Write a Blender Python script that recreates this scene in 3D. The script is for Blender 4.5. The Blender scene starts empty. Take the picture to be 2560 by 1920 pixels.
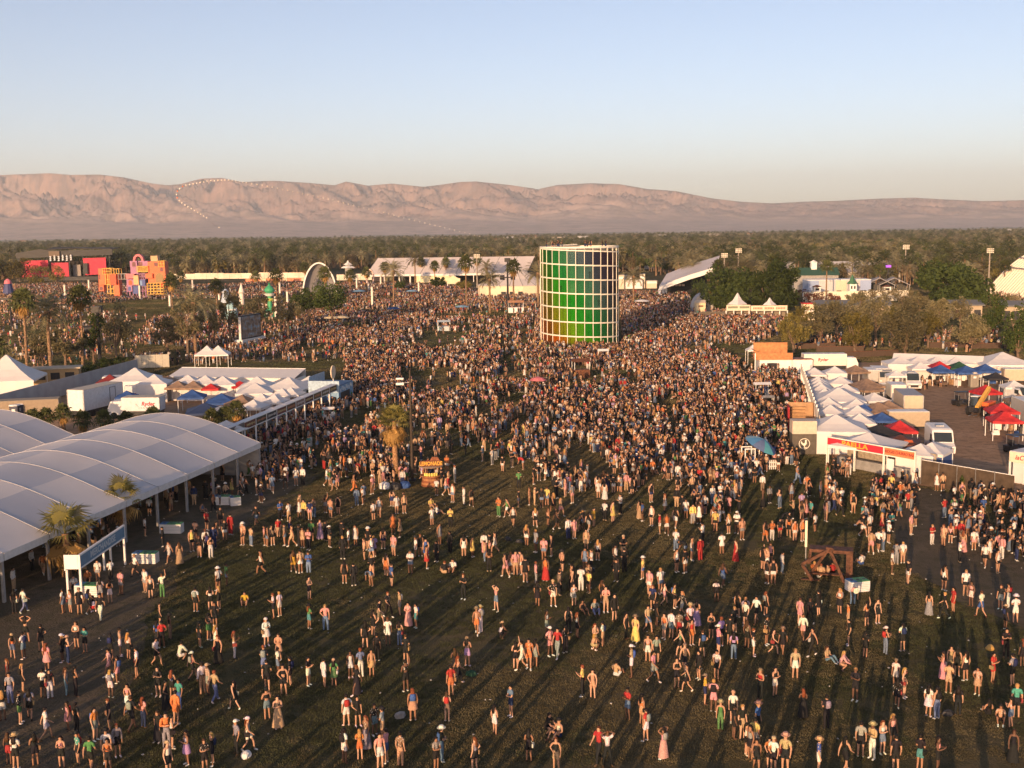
import bpy, bmesh, math, random
import numpy as np
from mathutils import Matrix, Vector, Quaternion
random.seed(11)
RNG = np.random.default_rng(11)
SC = bpy.context.scene
COL = SC.collection
rad = math.radians
# ------------------------------------------------------------------ camera
FPX, CAMH, HORY, ROLL = 2900.0, 24.0, 574.0, 0.0125
PITCH = math.atan((960 - HORY) / FPX)
_c, _s = math.cos(PITCH), math.sin(PITCH)
_f = Vector((0, _c, -_s)); _r0 = Vector((1, 0, 0)); _u0 = Vector((0, _s, _c))
_r = _r0 * math.cos(ROLL) - _u0 * math.sin(ROLL)
_u = _u0 * math.cos(ROLL) + _r0 * math.sin(ROLL)
cam_data = bpy.data.cameras.new("camera")
cam_data.sensor_width = 36.0
cam_data.lens = 36.0 * FPX / 2560.0
cam_data.clip_start = 0.5
cam_data.clip_end = 80000.0
cam = bpy.data.objects.new("camera", cam_data)
COL.objects.link(cam)
cam.matrix_world = Matrix(((_r.x, _u.x, -_f.x, 0), (_r.y, _u.y, -_f.y, 0), (_r.z, _u.z, -_f.z, CAMH), (0, 0, 0, 1)))
SC.camera = cam
# ------------------------------------------------------------------ sky, sun, exposure
SUN_AZ, SUN_EL = rad(20.0), rad(8.0)      # light travels towards +y, leaning to +x
SUND = Vector((-math.sin(SUN_AZ) * math.cos(SUN_EL), -math.cos(SUN_AZ) * math.cos(SUN_EL), math.sin(SUN_EL)))
world = bpy.data.worlds.new("World"); SC.world = world
world.use_nodes = True
wn = world.node_tree
sky = wn.nodes.new("ShaderNodeTexSky")
sky.sky_type = 'NISHITA'; sky.sun_disc = False
sky.sun_elevation = SUN_EL
sky.sun_rotation = math.pi + SUN_AZ
sky.air_density = 0.6; sky.dust_density = 1.0; sky.ozone_density = 1.0
wb = wn.nodes.new("ShaderNodeVectorMath"); wb.operation = 'MULTIPLY'; wb.inputs[1].default_value = (1.40, 1.185, 1.13)   # the phone's warm white balance
wn.links.new(sky.outputs[0], wb.inputs[0]); wn.links.new(wb.outputs[0], wn.nodes["Background"].inputs[0])
wn.nodes["Background"].inputs[1].default_value = 0.145
sun_data = bpy.data.lights.new("sun", 'SUN')
sun_data.energy = 5.0; sun_data.angle = rad(0.53); sun_data.color = (1.0, 0.62, 0.33)
sun = bpy.data.objects.new("sun", sun_data); COL.objects.link(sun)
sun.rotation_euler = SUND.to_track_quat('Z', 'Y').to_euler()
SC.view_settings.view_transform = 'Standard'
SC.view_settings.look = 'None'
SC.view_settings.gamma = 1.0
SC.view_settings.use_curve_mapping = False
SC.view_settings.exposure = 0.38
SC.cycles.max_bounces = 8
SC.cycles.transparent_max_bounces = 12
SC.cycles.volume_bounces = 1
SC.cycles.use_denoising = True
# ------------------------------------------------------------------ placing
def ray(px, py):
    return _f + _r * ((px - 1280) / FPX) - _u * ((py - 960) / FPX)
def G(px, py, z=0.0):                       # where the sight line through a photo point meets the level z
    d = ray(px, py); t = (z - CAMH) / d.z
    return Vector((d.x * t, d.y * t, z))
def at(px, py, y):                          # the same, at a chosen distance
    d = ray(px, py); t = y / d.y
    return Vector((d.x * t, y, CAMH + d.z * t))
def proj(p):
    v = Vector(p) - Vector((0, 0, CAMH)); w = v.dot(_f)
    return (1280 + FPX * v.dot(_r) / w, 960 - FPX * v.dot(_u) / w)
def height_of(px, py, py2):                 # height of something standing at (px, py) that reaches up to row py2
    g = G(px, py); lo, hi = 0.0, 200.0
    for _ in range(40):
        m = (lo + hi) / 2
        if proj((g.x, g.y, m))[1] > py2: lo = m
        else: hi = m
    return lo
# ------------------------------------------------------------------ noise
def vnoise(x, y, seed=0):
    xi = np.floor(x).astype(np.int64); yi = np.floor(y).astype(np.int64)
    xf = x - xi; yf = y - yi
    u = xf * xf * (3 - 2 * xf); v = yf * yf * (3 - 2 * yf)
    def h(a, b):
        n = (a * 374761393 + b * 668265263 + seed * 1442695041) & 0xFFFFFFFF
        n = ((n ^ (n >> 13)) * 1274126177) & 0xFFFFFFFF
        return ((n ^ (n >> 16)) & 0xFFFF) / 65535.0
    return (h(xi, yi) * (1 - u) + h(xi + 1, yi) * u) * (1 - v) + (h(xi, yi + 1) * (1 - u) + h(xi + 1, yi + 1) * u) * v
def fbm(x, y, oct=4, seed=0):
    s = 0; a = 0.5
    for i in range(oct):
        s = s + a * vnoise(x, y, seed + i); x = x * 2.03 + 11.3; y = y * 2.03 + 5.7; a *= 0.5
    return s
# ------------------------------------------------------------------ materials
MATS = {}
def mat(name, col, rough=0.7, var=0.05, scale=3.0, bump=0.0, bscale=30.0, metal=0.0, coords='Object', col2=None, spec=0.3, trans=0.0, detail=4.0, rnd=0.0):
    if name in MATS: return MATS[name]
    m = bpy.data.materials.new(name); m.use_nodes = True
    nt = m.node_tree; b = nt.nodes["Principled BSDF"]
    b.inputs["Roughness"].default_value = rough; b.inputs["Metallic"].default_value = metal
    b.inputs["Specular IOR Level"].default_value = spec
    tc = nt.nodes.new("ShaderNodeTexCoord")
    n = nt.nodes.new("ShaderNodeTexNoise"); n.inputs["Scale"].default_value = scale; n.inputs["Detail"].default_value = detail
    nt.links.new(tc.outputs[coords], n.inputs["Vector"])
    mx = nt.nodes.new("ShaderNodeMix"); mx.data_type = 'RGBA'
    c2 = col2 if col2 else tuple(max(0, c * (1 - 2.2 * var)) for c in col)
    c1 = col if col2 else tuple(min(1, c * (1 + var)) for c in col)
    mx.inputs[6].default_value = (*c2, 1); mx.inputs[7].default_value = (*c1, 1)
    rp = nt.nodes.new("ShaderNodeMapRange"); rp.inputs[1].default_value = 0.3; rp.inputs[2].default_value = 0.7
    nt.links.new(n.outputs["Fac"], rp.inputs[0]); nt.links.new(rp.outputs[0], mx.inputs[0])
    base = mx.outputs[2]
    if rnd:                                          # each plant a little lighter, darker, drier than the next
        oi = nt.nodes.new("ShaderNodeObjectInfo"); r2 = nt.nodes.new("ShaderNodeMapRange"); r2.inputs[3].default_value = 1 - rnd; r2.inputs[4].default_value = 1 + rnd
        nt.links.new(oi.outputs["Random"], r2.inputs[0]); vm = nt.nodes.new("ShaderNodeVectorMath"); vm.operation = 'SCALE'; nt.links.new(base, vm.inputs[0]); nt.links.new(r2.outputs[0], vm.inputs["Scale"]); base = vm.outputs[0]
    nt.links.new(base, b.inputs["Base Color"])
    if bump:
        n2 = nt.nodes.new("ShaderNodeTexNoise"); n2.inputs["Scale"].default_value = bscale; n2.inputs["Detail"].default_value = 3
        nt.links.new(tc.outputs[coords], n2.inputs["Vector"])
        bp = nt.nodes.new("ShaderNodeBump"); bp.inputs["Strength"].default_value = bump; bp.inputs["Distance"].default_value = 0.1
        nt.links.new(n2.outputs["Fac"], bp.inputs["Height"]); nt.links.new(bp.outputs[0], b.inputs["Normal"])
    if trans:
        tr = nt.nodes.new("ShaderNodeBsdfTranslucent"); nt.links.new(base, tr.inputs[0])
        ms = nt.nodes.new("ShaderNodeMixShader"); ms.inputs[0].default_value = trans
        nt.links.new(b.outputs[0], ms.inputs[1]); nt.links.new(tr.outputs[0], ms.inputs[2])
        nt.links.new(ms.outputs[0], nt.nodes["Material Output"].inputs[0])
    MATS[name] = m
    return m
def tinted(name, source, rough=0.8, var=0.25, scale=25.0):      # colour comes from the object (or the instance)
    m = bpy.data.materials.new(name); m.use_nodes = True
    nt = m.node_tree; b = nt.nodes["Principled BSDF"]; b.inputs["Roughness"].default_value = rough
    b.inputs["Specular IOR Level"].default_value = 0.2
    if source == 'object':
        a = nt.nodes.new("ShaderNodeObjectInfo"); out = a.outputs["Color"]
    else:
        a = nt.nodes.new("ShaderNodeAttribute"); a.attribute_type = 'INSTANCER'; a.attribute_name = source; out = a.outputs["Color"]
    tc = nt.nodes.new("ShaderNodeTexCoord"); n = nt.nodes.new("ShaderNodeTexNoise"); n.inputs["Scale"].default_value = scale
    nt.links.new(tc.outputs["Object"], n.inputs["Vector"])
    rp = nt.nodes.new("ShaderNodeMapRange"); rp.inputs[1].default_value = 0.3; rp.inputs[2].default_value = 0.7
    rp.inputs[3].default_value = 1 - var; rp.inputs[4].default_value = 1 + var
    nt.links.new(n.outputs["Fac"], rp.inputs[0])
    mx = nt.nodes.new("ShaderNodeVectorMath"); mx.operation = 'SCALE'
    nt.links.new(out, mx.inputs[0]); nt.links.new(rp.outputs[0], mx.inputs["Scale"])
    nt.links.new(mx.outputs[0], b.inputs["Base Color"])
    bp = nt.nodes.new("ShaderNodeBump"); bp.inputs["Strength"].default_value = 0.5; bp.inputs["Distance"].default_value = 0.02; nt.links.new(n.outputs["Fac"], bp.inputs["Height"]); nt.links.new(bp.outputs[0], b.inputs["Normal"])
    MATS[name] = m
    return m
def printed(name):                                   # cloth with a printed motif in the object's colour
    m = MATS["cloth"].copy(); m.name = name; nt = m.node_tree; b = nt.nodes["Principled BSDF"]; src = b.inputs["Base Color"].links[0].from_socket
    tc = nt.nodes.new("ShaderNodeTexCoord"); v = nt.nodes.new("ShaderNodeTexVoronoi"); v.inputs["Scale"].default_value = 11; nt.links.new(tc.outputs["Object"], v.inputs["Vector"])
    rp = nt.nodes.new("ShaderNodeMapRange"); rp.inputs[1].default_value = .28; rp.inputs[2].default_value = .36; nt.links.new(v.outputs["Distance"], rp.inputs[0])
    mx = nt.nodes.new("ShaderNodeMix"); mx.data_type = 'RGBA'; mx.inputs[6].default_value = (.5, .45, .4, 1); nt.links.new(rp.outputs[0], mx.inputs[0]); nt.links.new(src, mx.inputs[7]); nt.links.new(mx.outputs[2], b.inputs["Base Color"])
    return m
def emit(name, col, strength):
    m = bpy.data.materials.new(name); m.use_nodes = True; nt = m.node_tree
    b = nt.nodes["Principled BSDF"]
    b.inputs["Base Color"].default_value = (*[c * 0.4 for c in col], 1); b.inputs["Emission Color"].default_value = (*col, 1)
    b.inputs["Emission Strength"].default_value = strength
    MATS[name] = m; return m
# ------------------------------------------------------------------ mesh building
class MB:
    def __init__(s): s.v = []; s.f = []; s.mi = []; s.cur = 0
    def add(s, vs, fs):
        o = len(s.v); s.v += [tuple(x) for x in vs]
        for f in fs: s.f.append([i + o for i in f]); s.mi.append(s.cur)
        return s
    def box(s, c, d, rz=0.0, rx=0.0, ry=0.0):
        hx, hy, hz = d[0] / 2, d[1] / 2, d[2] / 2
        vs = [Vector((x, y, z)) for z in (-hz, hz) for x, y in ((-hx, -hy), (hx, -hy), (hx, hy), (-hx, hy))]
        if rz or rx or ry:
            R = Matrix.Rotation(rz, 3, 'Z') @ Matrix.Rotation(ry, 3, 'Y') @ Matrix.Rotation(rx, 3, 'X')
            vs = [R @ v for v in vs]
        c = Vector(c)
        return s.add([v + c for v in vs], [(3, 2, 1, 0), (4, 5, 6, 7), (0, 1, 5, 4), (1, 2, 6, 5), (2, 3, 7, 6), (3, 0, 4, 7)])
    def base(s, x, y, z, dx, dy, dz): return s.box((x, y, z + dz / 2), (dx, dy, dz))
    def tube(s, p0, p1, r0, r1=None, n=8, cap=True):
        r1 = r0 if r1 is None else r1
        p0 = Vector(p0); p1 = Vector(p1); d = (p1 - p0)
        q = d.to_track_quat('Z', 'Y') if d.length > 1e-6 else Quaternion()
        vs = [p0 + q @ Vector((r0 * math.cos(2 * math.pi * k / n), r0 * math.sin(2 * math.pi * k / n), 0)) for k in range(n)]
        vs += [p1 + q @ Vector((r1 * math.cos(2 * math.pi * k / n), r1 * math.sin(2 * math.pi * k / n), 0)) for k in range(n)]
        fs = [(k, (k + 1) % n, n + (k + 1) % n, n + k) for k in range(n)]
        if cap: fs += [tuple(range(n - 1, -1, -1)), tuple(range(n, 2 * n))]
        return s.add(vs, fs)
    def bar(s, p0, p1, w, h):                      # rectangular beam
        p0 = Vector(p0); p1 = Vector(p1); d = p1 - p0
        q = d.to_track_quat('Y', 'Z'); L = d.length; c = (p0 + p1) / 2
        vs = [c + q @ Vector((x, y, z)) for z in (-h / 2, h / 2) for x, y in ((-w / 2, -L / 2), (w / 2, -L / 2), (w / 2, L / 2), (-w / 2, L / 2))]
        return s.add(vs, [(3, 2, 1, 0), (4, 5, 6, 7), (0, 1, 5, 4), (1, 2, 6, 5), (2, 3, 7, 6), (3, 0, 4, 7)])
    def loft(s, rings, close=True, capend=True):
        n = len(rings[0]); vs = [p for r in rings for p in r]; fs = []
        for i in range(len(rings) - 1):
            for k in range(n if close else n - 1):
                a = i * n + k; b = i * n + (k + 1) % n; fs.append((a, b, b + n, a + n))
        if capend and close: fs += [tuple(range(n - 1, -1, -1)), tuple(range((len(rings) - 1) * n, len(rings) * n))]
        return s.add(vs, fs)
    def lathe(s, prof, n=16, c=(0, 0, 0)):
        return s.loft([[(c[0] + r * math.cos(2 * math.pi * k / n), c[1] + r * math.sin(2 * math.pi * k / n), c[2] + z) for k in range(n)] for r, z in prof])
    def poly(s, pts): return s.add(pts, [tuple(range(len(pts)))])
    def extr(s, pts, d):                           # outline extruded along the vector d
        d = Vector(d); n = len(pts); a = [Vector(p) for p in pts]
        return s.add(a + [p + d for p in a], [tuple(range(n - 1, -1, -1)), tuple(range(n, 2 * n))] + [(k, (k + 1) % n, n + (k + 1) % n, n + k) for k in range(n)])
    def mesh(s, name, mats, smooth=False):
        me = bpy.data.meshes.new(name); me.from_pydata(s.v, [], s.f)
        for m in (mats if isinstance(mats, (list, tuple)) else [mats]): me.materials.append(m)
        if any(s.mi): me.polygons.foreach_set("material_index", s.mi)
        if smooth: me.polygons.foreach_set("use_smooth", [True] * len(me.polygons))
        me.update(); return me
    def build(s, name, mats, parent=None, smooth=False, loc=None):
        return link(name, s.mesh(name, mats, smooth), parent, loc)
def link(name, me, parent=None, loc=None, rot=None):
    o = bpy.data.objects.new(name, me); COL.objects.link(o)
    if parent is not None: o.parent = parent
    if loc is not None: o.location = loc
    if rot is not None: o.rotation_euler = rot
    return o
def tag(o, label=None, cat=None, group=None, kind=None):
    if label: o["label"] = label
    if cat: o["category"] = cat
    if group: o["group"] = group
    if kind: o["kind"] = kind
    return o
def thing(name, label, cat, loc=(0, 0, 0), rz=0.0, group=None):
    o = bpy.data.objects.new(name, None); COL.objects.link(o)
    o.empty_display_size = 0.3; o.location = loc; o.rotation_euler = (0, 0, rz)
    return tag(o, label, cat, group)
def part(parent, name, m, fn, smooth=False):
    b = MB(); fn(b); return b.build(name, m, parent, smooth)
def text(name, body, size, m, parent, loc, rot, ext=0.01, shear=0.0, sx=1.0, align='CENTER', bold=0.0):
    cu = bpy.data.curves.new(name, 'FONT'); cu.body = body; cu.size = size; cu.extrude = ext; cu.align_x = align; cu.align_y = 'CENTER'
    cu.shear = shear; cu.offset = bold
    cu.materials.append(m)
    o = bpy.data.objects.new(name, cu); COL.objects.link(o)
    me = bpy.data.meshes.new_from_object(o.evaluated_get(bpy.context.evaluated_depsgraph_get())); me.name = name
    bpy.data.objects.remove(o); bpy.data.curves.remove(cu)
    if not me.materials: me.materials.append(m)
    o = link(name, me, parent, loc, rot); o.scale = (sx, 1, 1)
    return o
def structure(name, b, m, smooth=False, kind="structure"):
    o = b.build(name, m, None, smooth); o["kind"] = kind; return o
ORD = ['first', 'second', 'third', 'fourth', 'fifth', 'sixth', 'seventh', 'eighth', 'ninth', 'tenth', 'eleventh', 'twelfth', 'thirteenth', 'fourteenth', 'fifteenth', 'sixteenth', 'seventeenth', 'eighteenth', 'nineteenth', 'twentieth']
# common materials
WHITE = mat("white_paint", (0.74, 0.72, 0.70), 0.6, 0.03, 1.5)
VINYL = mat("white_vinyl", (0.72, 0.70, 0.70), 0.55, 0.025, 0.9, bump=0.15, bscale=1.5, trans=0.12)
GREYP = mat("grey_paint", (0.30, 0.29, 0.28), 0.6, 0.12, 2.0)
DARK = mat("dark_metal", (0.025, 0.025, 0.03), 0.5, 0.2, 3.0)
STEEL = mat("steel", (0.35, 0.35, 0.36), 0.4, 0.15, 4.0, metal=0.6)
WOOD = mat("brown_timber", (0.15, 0.06, 0.032), 0.75, 0.25, 6.0, bump=0.2)
PLY = mat("plywood", (0.40, 0.24, 0.13), 0.75, 0.12, 2.5)
GLASSD = mat("dark_glass", (0.03, 0.04, 0.045), 0.08, 0.1, 1.0, spec=0.8)
TYRE = mat("tyre_rubber", (0.015, 0.015, 0.016), 0.85, 0.1)
RED = mat("red_canvas", (0.55, 0.035, 0.04), 0.7, 0.15, 2.0, trans=0.15)
BLUE = mat("blue_canvas", (0.04, 0.10, 0.30), 0.7, 0.15, 2.0, trans=0.1)
BROWN = mat("tan_canvas", (0.30, 0.20, 0.14), 0.75, 0.15, 2.0, trans=0.1)
GREEN = mat("green_canvas", (0.03, 0.09, 0.05), 0.75, 0.15, 2.0, trans=0.1)
BLACKC = mat("black_canvas", (0.03, 0.03, 0.035), 0.8, 0.15, 2.0)
# ================================================================== THE SETTING
def ground_mat(name, cols, scales, bump, bscale, rough=0.95, bdist=0.05):
    m = bpy.data.materials.new(name); m.use_nodes = True; nt = m.node_tree; b = nt.nodes["Principled BSDF"]
    b.inputs["Roughness"].default_value = rough; b.inputs["Specular IOR Level"].default_value = 0.08
    tc = nt.nodes.new("ShaderNodeTexCoord"); prev = None
    for i, (c, s) in enumerate(zip(cols, scales)):
        if i == 0:
            rgb = nt.nodes.new("ShaderNodeRGB"); rgb.outputs[0].default_value = (*c, 1); prev = rgb.outputs[0]; continue
        n = nt.nodes.new("ShaderNodeTexNoise"); n.inputs["Scale"].default_value = s; n.inputs["Detail"].default_value = 5; n.inputs["Roughness"].default_value = 0.65
        nt.links.new(tc.outputs["Object"], n.inputs["Vector"])
        rp = nt.nodes.new("ShaderNodeMapRange"); rp.inputs[1].default_value = 0.45; rp.inputs[2].default_value = 0.62
        nt.links.new(n.outputs["Fac"], rp.inputs[0])
        mx = nt.nodes.new("ShaderNodeMix"); mx.data_type = 'RGBA'; mx.inputs[7].default_value = (*c, 1)
        nt.links.new(rp.outputs[0], mx.inputs[0]); nt.links.new(prev, mx.inputs[6]); prev = mx.outputs[2]
    nt.links.new(prev, b.inputs["Base Color"])
    n2 = nt.nodes.new("ShaderNodeTexNoise"); n2.inputs["Scale"].default_value = bscale; n2.inputs["Detail"].default_value = 6
    nt.links.new(tc.outputs["Object"], n2.inputs["Vector"])
    bp = nt.nodes.new("ShaderNodeBump"); bp.inputs["Strength"].default_value = bump; bp.inputs["Distance"].default_value = bdist
    nt.links.new(n2.outputs["Fac"], bp.inputs["Height"]); nt.links.new(bp.outputs[0], b.inputs["Normal"])
    MATS[name] = m; return m
M_DESERT = ground_mat("desert_floor", [(0.46, 0.33, 0.25), (0.38, 0.28, 0.21), (0.17, 0.16, 0.09)], [1, 0.0012, 0.0005], 0.3, 0.02)
M_GRASS = ground_mat("festival_lawn", [(0.075, 0.070, 0.034), (0.12, 0.098, 0.052), (0.05, 0.055, 0.026), (0.15, 0.118, 0.068)], [1, 0.06, 1.3, 0.025], 1.0, 11.0, bdist=0.22)
M_DIRT = ground_mat("packed_dirt", [(0.105, 0.085, 0.06), (0.145, 0.112, 0.078), (0.08, 0.07, 0.045)], [1, 0.15, 1.2], 0.8, 9, bdist=.10)
M_YARD = ground_mat("yard_gravel", [(0.34, 0.215, 0.13), (0.40, 0.255, 0.16), (0.25, 0.165, 0.105)], [1, 0.12, 0.9], 0.7, 6, bdist=.10)
M_WOODS = ground_mat("grove_floor", [(0.075, 0.075, 0.035), (0.14, 0.11, 0.06), (0.04, 0.05, 0.025)], [1, 0.01, 0.03], 0.5, 0.1)
def sheet(name, m, pts, z):
    if 'path' in name or 'yard' in name:                # trodden edges wander
        r = random.Random(name); out = []
        for (ax, ay), (bx, by) in zip([p[:2] for p in pts], [p[:2] for p in pts[1:] + pts[:1]]):
            n = max(1, int(math.hypot(bx - ax, by - ay) / 1.1)); L = math.hypot(bx - ax, by - ay); o = 0
            for k in range(n):
                o = o * .7 + r.uniform(-.5, .5); t = k / n; w = math.sin(math.pi * t) * 1.0
                out.append((ax + (bx - ax) * t - (by - ay) / L * o * w, ay + (by - ay) * t + (bx - ax) / L * o * w))
        pts = out
    b = MB(); b.poly([(p[0], p[1], z) for p in pts]); return structure(name, b, m)
def gp(*pp): return [G(x, y) for x, y in pp]
sheet("ground", M_DESERT, [(-13500, -900), (13500, -900), (13500, 17500), (-13500, 17500)], 0.0)
sheet("grove_floor", M_WOODS, [(-1500, 560), (1500, 560), (2600, 3600), (-2600, 3600)], 0.02)
sheet("lawn", M_GRASS, [(-330, -80), (230, -80), (330, 700), (-420, 700)], 0.04)
# the service yards and the worn tracks lie on the lawn
sheet("yard_left", M_YARD, [(-72, 118), (-30.6, 118), (-26.5, 150), (-30, 172), (-64, 200), (-71, 150)], 0.06)
sheet("yard_right", M_YARD, [(36, 107), (44, 99.5), (110, 96), (120, 200), (60, 203), (45, 182), (39, 150), (33, 122)], 0.06)
sheet("apron_path", M_DIRT, [(-60, 40), (-18, 40), (-21, 62), (-24.5, 82), (-21, 98), (-19, 113), (-24, 119), (-60, 126)], 0.052)
sheet("track_path", M_DIRT, [(27.5, 78), (31, 62), (33, 40), (40, 40), (37, 70), (36.8, 90), (40, 101.5), (36.2, 105.5), (33.5, 100), (30, 90)], 0.056)
# a swathe of worn turf in front of the video screen
sheet("worn_path", M_DIRT, [(-52, 215), (-40, 212), (-12, 250), (-20, 330), (-34, 330), (-30, 262)], 0.054)
# distant farm fields and sand strips on the valley floor
M_FIELD = mat("far_field", (0.05, 0.07, 0.03), 0.95, 0.2, 0.01)
M_SAND = mat("far_sand", (0.42, 0.31, 0.22), 0.95, 0.15, 0.004)
for i, (x0, x1, y0, y1, m) in enumerate([(-1600, 900, 5300, 6000, M_SAND), (-900, 600, 6300, 6900, M_FIELD), (200, 2600, 4300, 5000, M_FIELD), (900, 4200, 5400, 6200, M_SAND), (-3200, -1500, 4200, 4700, M_SAND), (-2800, -1200, 6100, 6600, M_FIELD), (2300, 4300, 6900, 7500, M_FIELD), (-200, 1800, 7200, 7600, M_SAND)]):
    sheet("field", m, [(x0, y0), (x1, y0 + 60), (x1 + 130, y1), (x0 - 90, y1 - 40)], 0.05 + 0.01 * i)

# ---- mountains
SKYL = [(-900, 452), (-500, 446), (-200, 448), (0, 443), (60, 440), (150, 437), (200, 441), (270, 440), (330, 447), (400, 462), (440, 466), (470, 463), (520, 450), (570, 448), (620, 458), (700, 455), (780, 460), (850, 466), (877, 457), (930, 467), (990, 462), (1070, 470), (1160, 458), (1200, 457), (1280, 465), (1350, 475), (1400, 465), (1480, 461), (1550, 463), (1620, 475), (1690, 480), (1780, 498), (1850, 506), (1930, 510), (2000, 506), (2080, 504), (2200, 498), (2280, 496), (2350, 500), (2450, 504), (2560, 502), (2800, 496), (3200, 505), (3600, 510)]
def build_mountains():
    NU, NV = 1250, 250
    u = np.linspace(-0.58, 0.58, NU)                     # x / y
    px = 1280 + u * FPX
    sx = np.array([p[0] for p in SKYL], float); sy = np.array([p[1] for p in SKYL], float)
    skyy = np.interp(px, sx, sy)
    hor = HORY - ROLL * (px - 1280)
    v = np.linspace(0, 1, NV)
    Y0 = 13200 + 900 * (fbm(u * 6 + 3, u * 0 + 1.5, 3, 5) - 0.5)
    YF = 7300 + 700 * (fbm(u * 4 + 9, u * 0 + 2.5, 2, 8) - 0.5)
    zr = (hor - skyy) / FPX * Y0 + 24
    U, V = np.meshgrid(u, v, indexing='ij')
    Yf = YF[:, None]; Yr = Y0[:, None]
    T = V * 1.18
    Y = Yf + (Yr - Yf) * T
    X = U * Y
    # broad profile: alluvial fan, then steep flanks up to the crest, then the lee side
    prof = np.where(T < 0.5, 0.45 * (T / 0.5) ** 1.1, 0.45 + 0.55 * np.clip((T - 0.5) / 0.5, 0, 1) ** 0.92)
    prof = np.where(T > 1, 1 - (T - 1) * 2.2, prof)
    # spurs and gullies: ridged noise, drawn out down the slope and leaning to the right
    wx = X + 1.15 * (Y - 9000) + 600 * (fbm(X / 1200, Y / 1200, 4, 21) - 0.5)
    wy = Y * 0.75 - .2 * X + 500 * (fbm(X / 1100 + 7, Y / 1100, 4, 31) - 0.5)
    def ridged(s, seed, o=4):
        t = 0; a = 0.5; xx = wx / s; yy = wy / s
        for i in range(o):
            n = 1 - np.abs(2 * vnoise(xx, yy, seed + i) - 1); t = t + a * n ** 1.6; xx = xx * 2.07 + 3.1; yy = yy * 2.07 + 7.7; a *= 0.52
        return t
    R = ridged(1700, 40, 7) ; R2 = ridged(480, 60, 6); R3 = ridged(140, 80, 3)
    rough = np.clip((T - 0.20) / 0.36, 0, 1) * np.clip((1.12 - T) / 0.2, 0.0, 1)
    crest = np.clip(np.abs(T - 1.0) / 0.12, 0.08, 1)
    hgt = zr[:, None]
    Z = hgt * prof + rough * crest * hgt * (0.95 * (R - 0.53) + 0.70 * (R2 - 0.47) + 0.36 * (R3 - .4)) * np.clip(hgt / 420, 0.3, 1.1)
    fan = 6 * (fbm(X / 90, Y / 400, 3, 77) - 0.5) + 14 * (fbm(X / 400, Y / 900, 3, 79) - 0.5)
    Z = Z + fan * np.clip(T / 0.1, 0, 1)
    cap = (hor[:, None] - skyy[:, None]) / FPX * Y + 24     # nothing rises above the crest line
    Z = np.minimum(Z, cap + 4 * (R2 - 0.4))
    Z = np.maximum(Z, -2.0); Z[:, 0] = -2.0
    co = np.stack([X, Y, Z], -1).reshape(-1, 3)
    idx = np.arange(NU * NV).reshape(NU, NV)
    q = np.stack([idx[:-1, :-1], idx[1:, :-1], idx[1:, 1:], idx[:-1, 1:]], -1).reshape(-1, 4)
    me = bpy.data.meshes.new("mountains")
    me.vertices.add(len(co)); me.vertices.foreach_set("co", co.ravel())
    me.loops.add(q.size); me.loops.foreach_set("vertex_index", q.ravel())
    me.polygons.add(len(q)); me.polygons.foreach_set("loop_start", np.arange(0, q.size, 4)); me.polygons.foreach_set("loop_total", np.full(len(q), 4))
    me.polygons.foreach_set("use_smooth", np.ones(len(q), bool))
    me.update(); me.validate()
    m = ground_mat("mountain_rock", [(0.32, 0.215, 0.19), (0.25, 0.175, 0.16), (0.37, 0.255, 0.215), (0.19, 0.145, 0.14)], [1, 0.0016, 0.0007, 0.006], 1.0, 0.016, bdist=16.0)
    me.materials.append(m)
    me.materials.append(ground_mat("alluvial_fan", [(0.42, 0.30, 0.26), (0.36, 0.255, 0.22), (0.47, 0.34, 0.285), (0.28, 0.21, 0.18)], [1, 0.0016, 0.0009, 0.008], 0.8, 0.012, bdist=4.0))
    edge = 0.30 + 0.16 * (fbm(X / 700 + 2, Y / 1600, 3, 17) - .5) * 2
    me.polygons.foreach_set("material_index", (T < edge)[:-1, :-1].reshape(-1).astype(np.int32))
    o = link("mountains", me); o["kind"] = "structure"
    return o
build_mountains()
HAZE_DENSITY = 7.0e-5
def build_haze():
    b = MB(); b.box((0, 8250, 381), (26940, 18200, 764))
    m = bpy.data.materials.new("haze_air"); m.use_nodes = True; nt = m.node_tree
    nt.nodes.remove(nt.nodes["Principled BSDF"])
    pv = nt.nodes.new("ShaderNodeVolumePrincipled"); pv.inputs["Color"].default_value = (0.88, 0.95, 1.0, 1)
    pv.inputs["Density"].default_value = HAZE_DENSITY; pv.inputs["Anisotropy"].default_value = 0.1
    nt.links.new(pv.outputs[0], nt.nodes["Material Output"].inputs["Volume"])
    o = b.build("haze", m); o["kind"] = "stuff"; o["label"] = "thin warm evening haze filling the valley air"; o["category"] = "haze"
    return o

# ================================================================== VEGETATION
def leafmat(name, c1, c2, trans=0.35):
    return mat(name, c1, 0.7, 0.1, 0.6, col2=c2, trans=trans, spec=0.15, rnd=0.38)
L_PALM = leafmat("palm_green", (0.14, 0.145, 0.05), (0.06, 0.075, 0.03))
L_PALMDRY = leafmat("palm_dry", (0.50, 0.30, 0.10), (0.32, 0.19, 0.065), 0.3)
L_DATE = leafmat("date_palm_grey_green", (0.38, 0.335, 0.19), (0.24, 0.215, 0.125), .5)
L_DARK = leafmat("ficus_green", (0.095, 0.125, 0.032), (0.045, 0.07, 0.022), .45)
L_OLIVE = leafmat("mesquite_olive", (0.24, 0.195, 0.055), (0.125, 0.11, 0.036), .45)
L_GREY = leafmat("dusty_green", (0.29, 0.25, 0.135), (0.17, 0.15, 0.08), .5)
L_TAN = leafmat("dry_palm_tan", (0.33, 0.25, 0.14), (0.20, 0.15, 0.08), .45)
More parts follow.
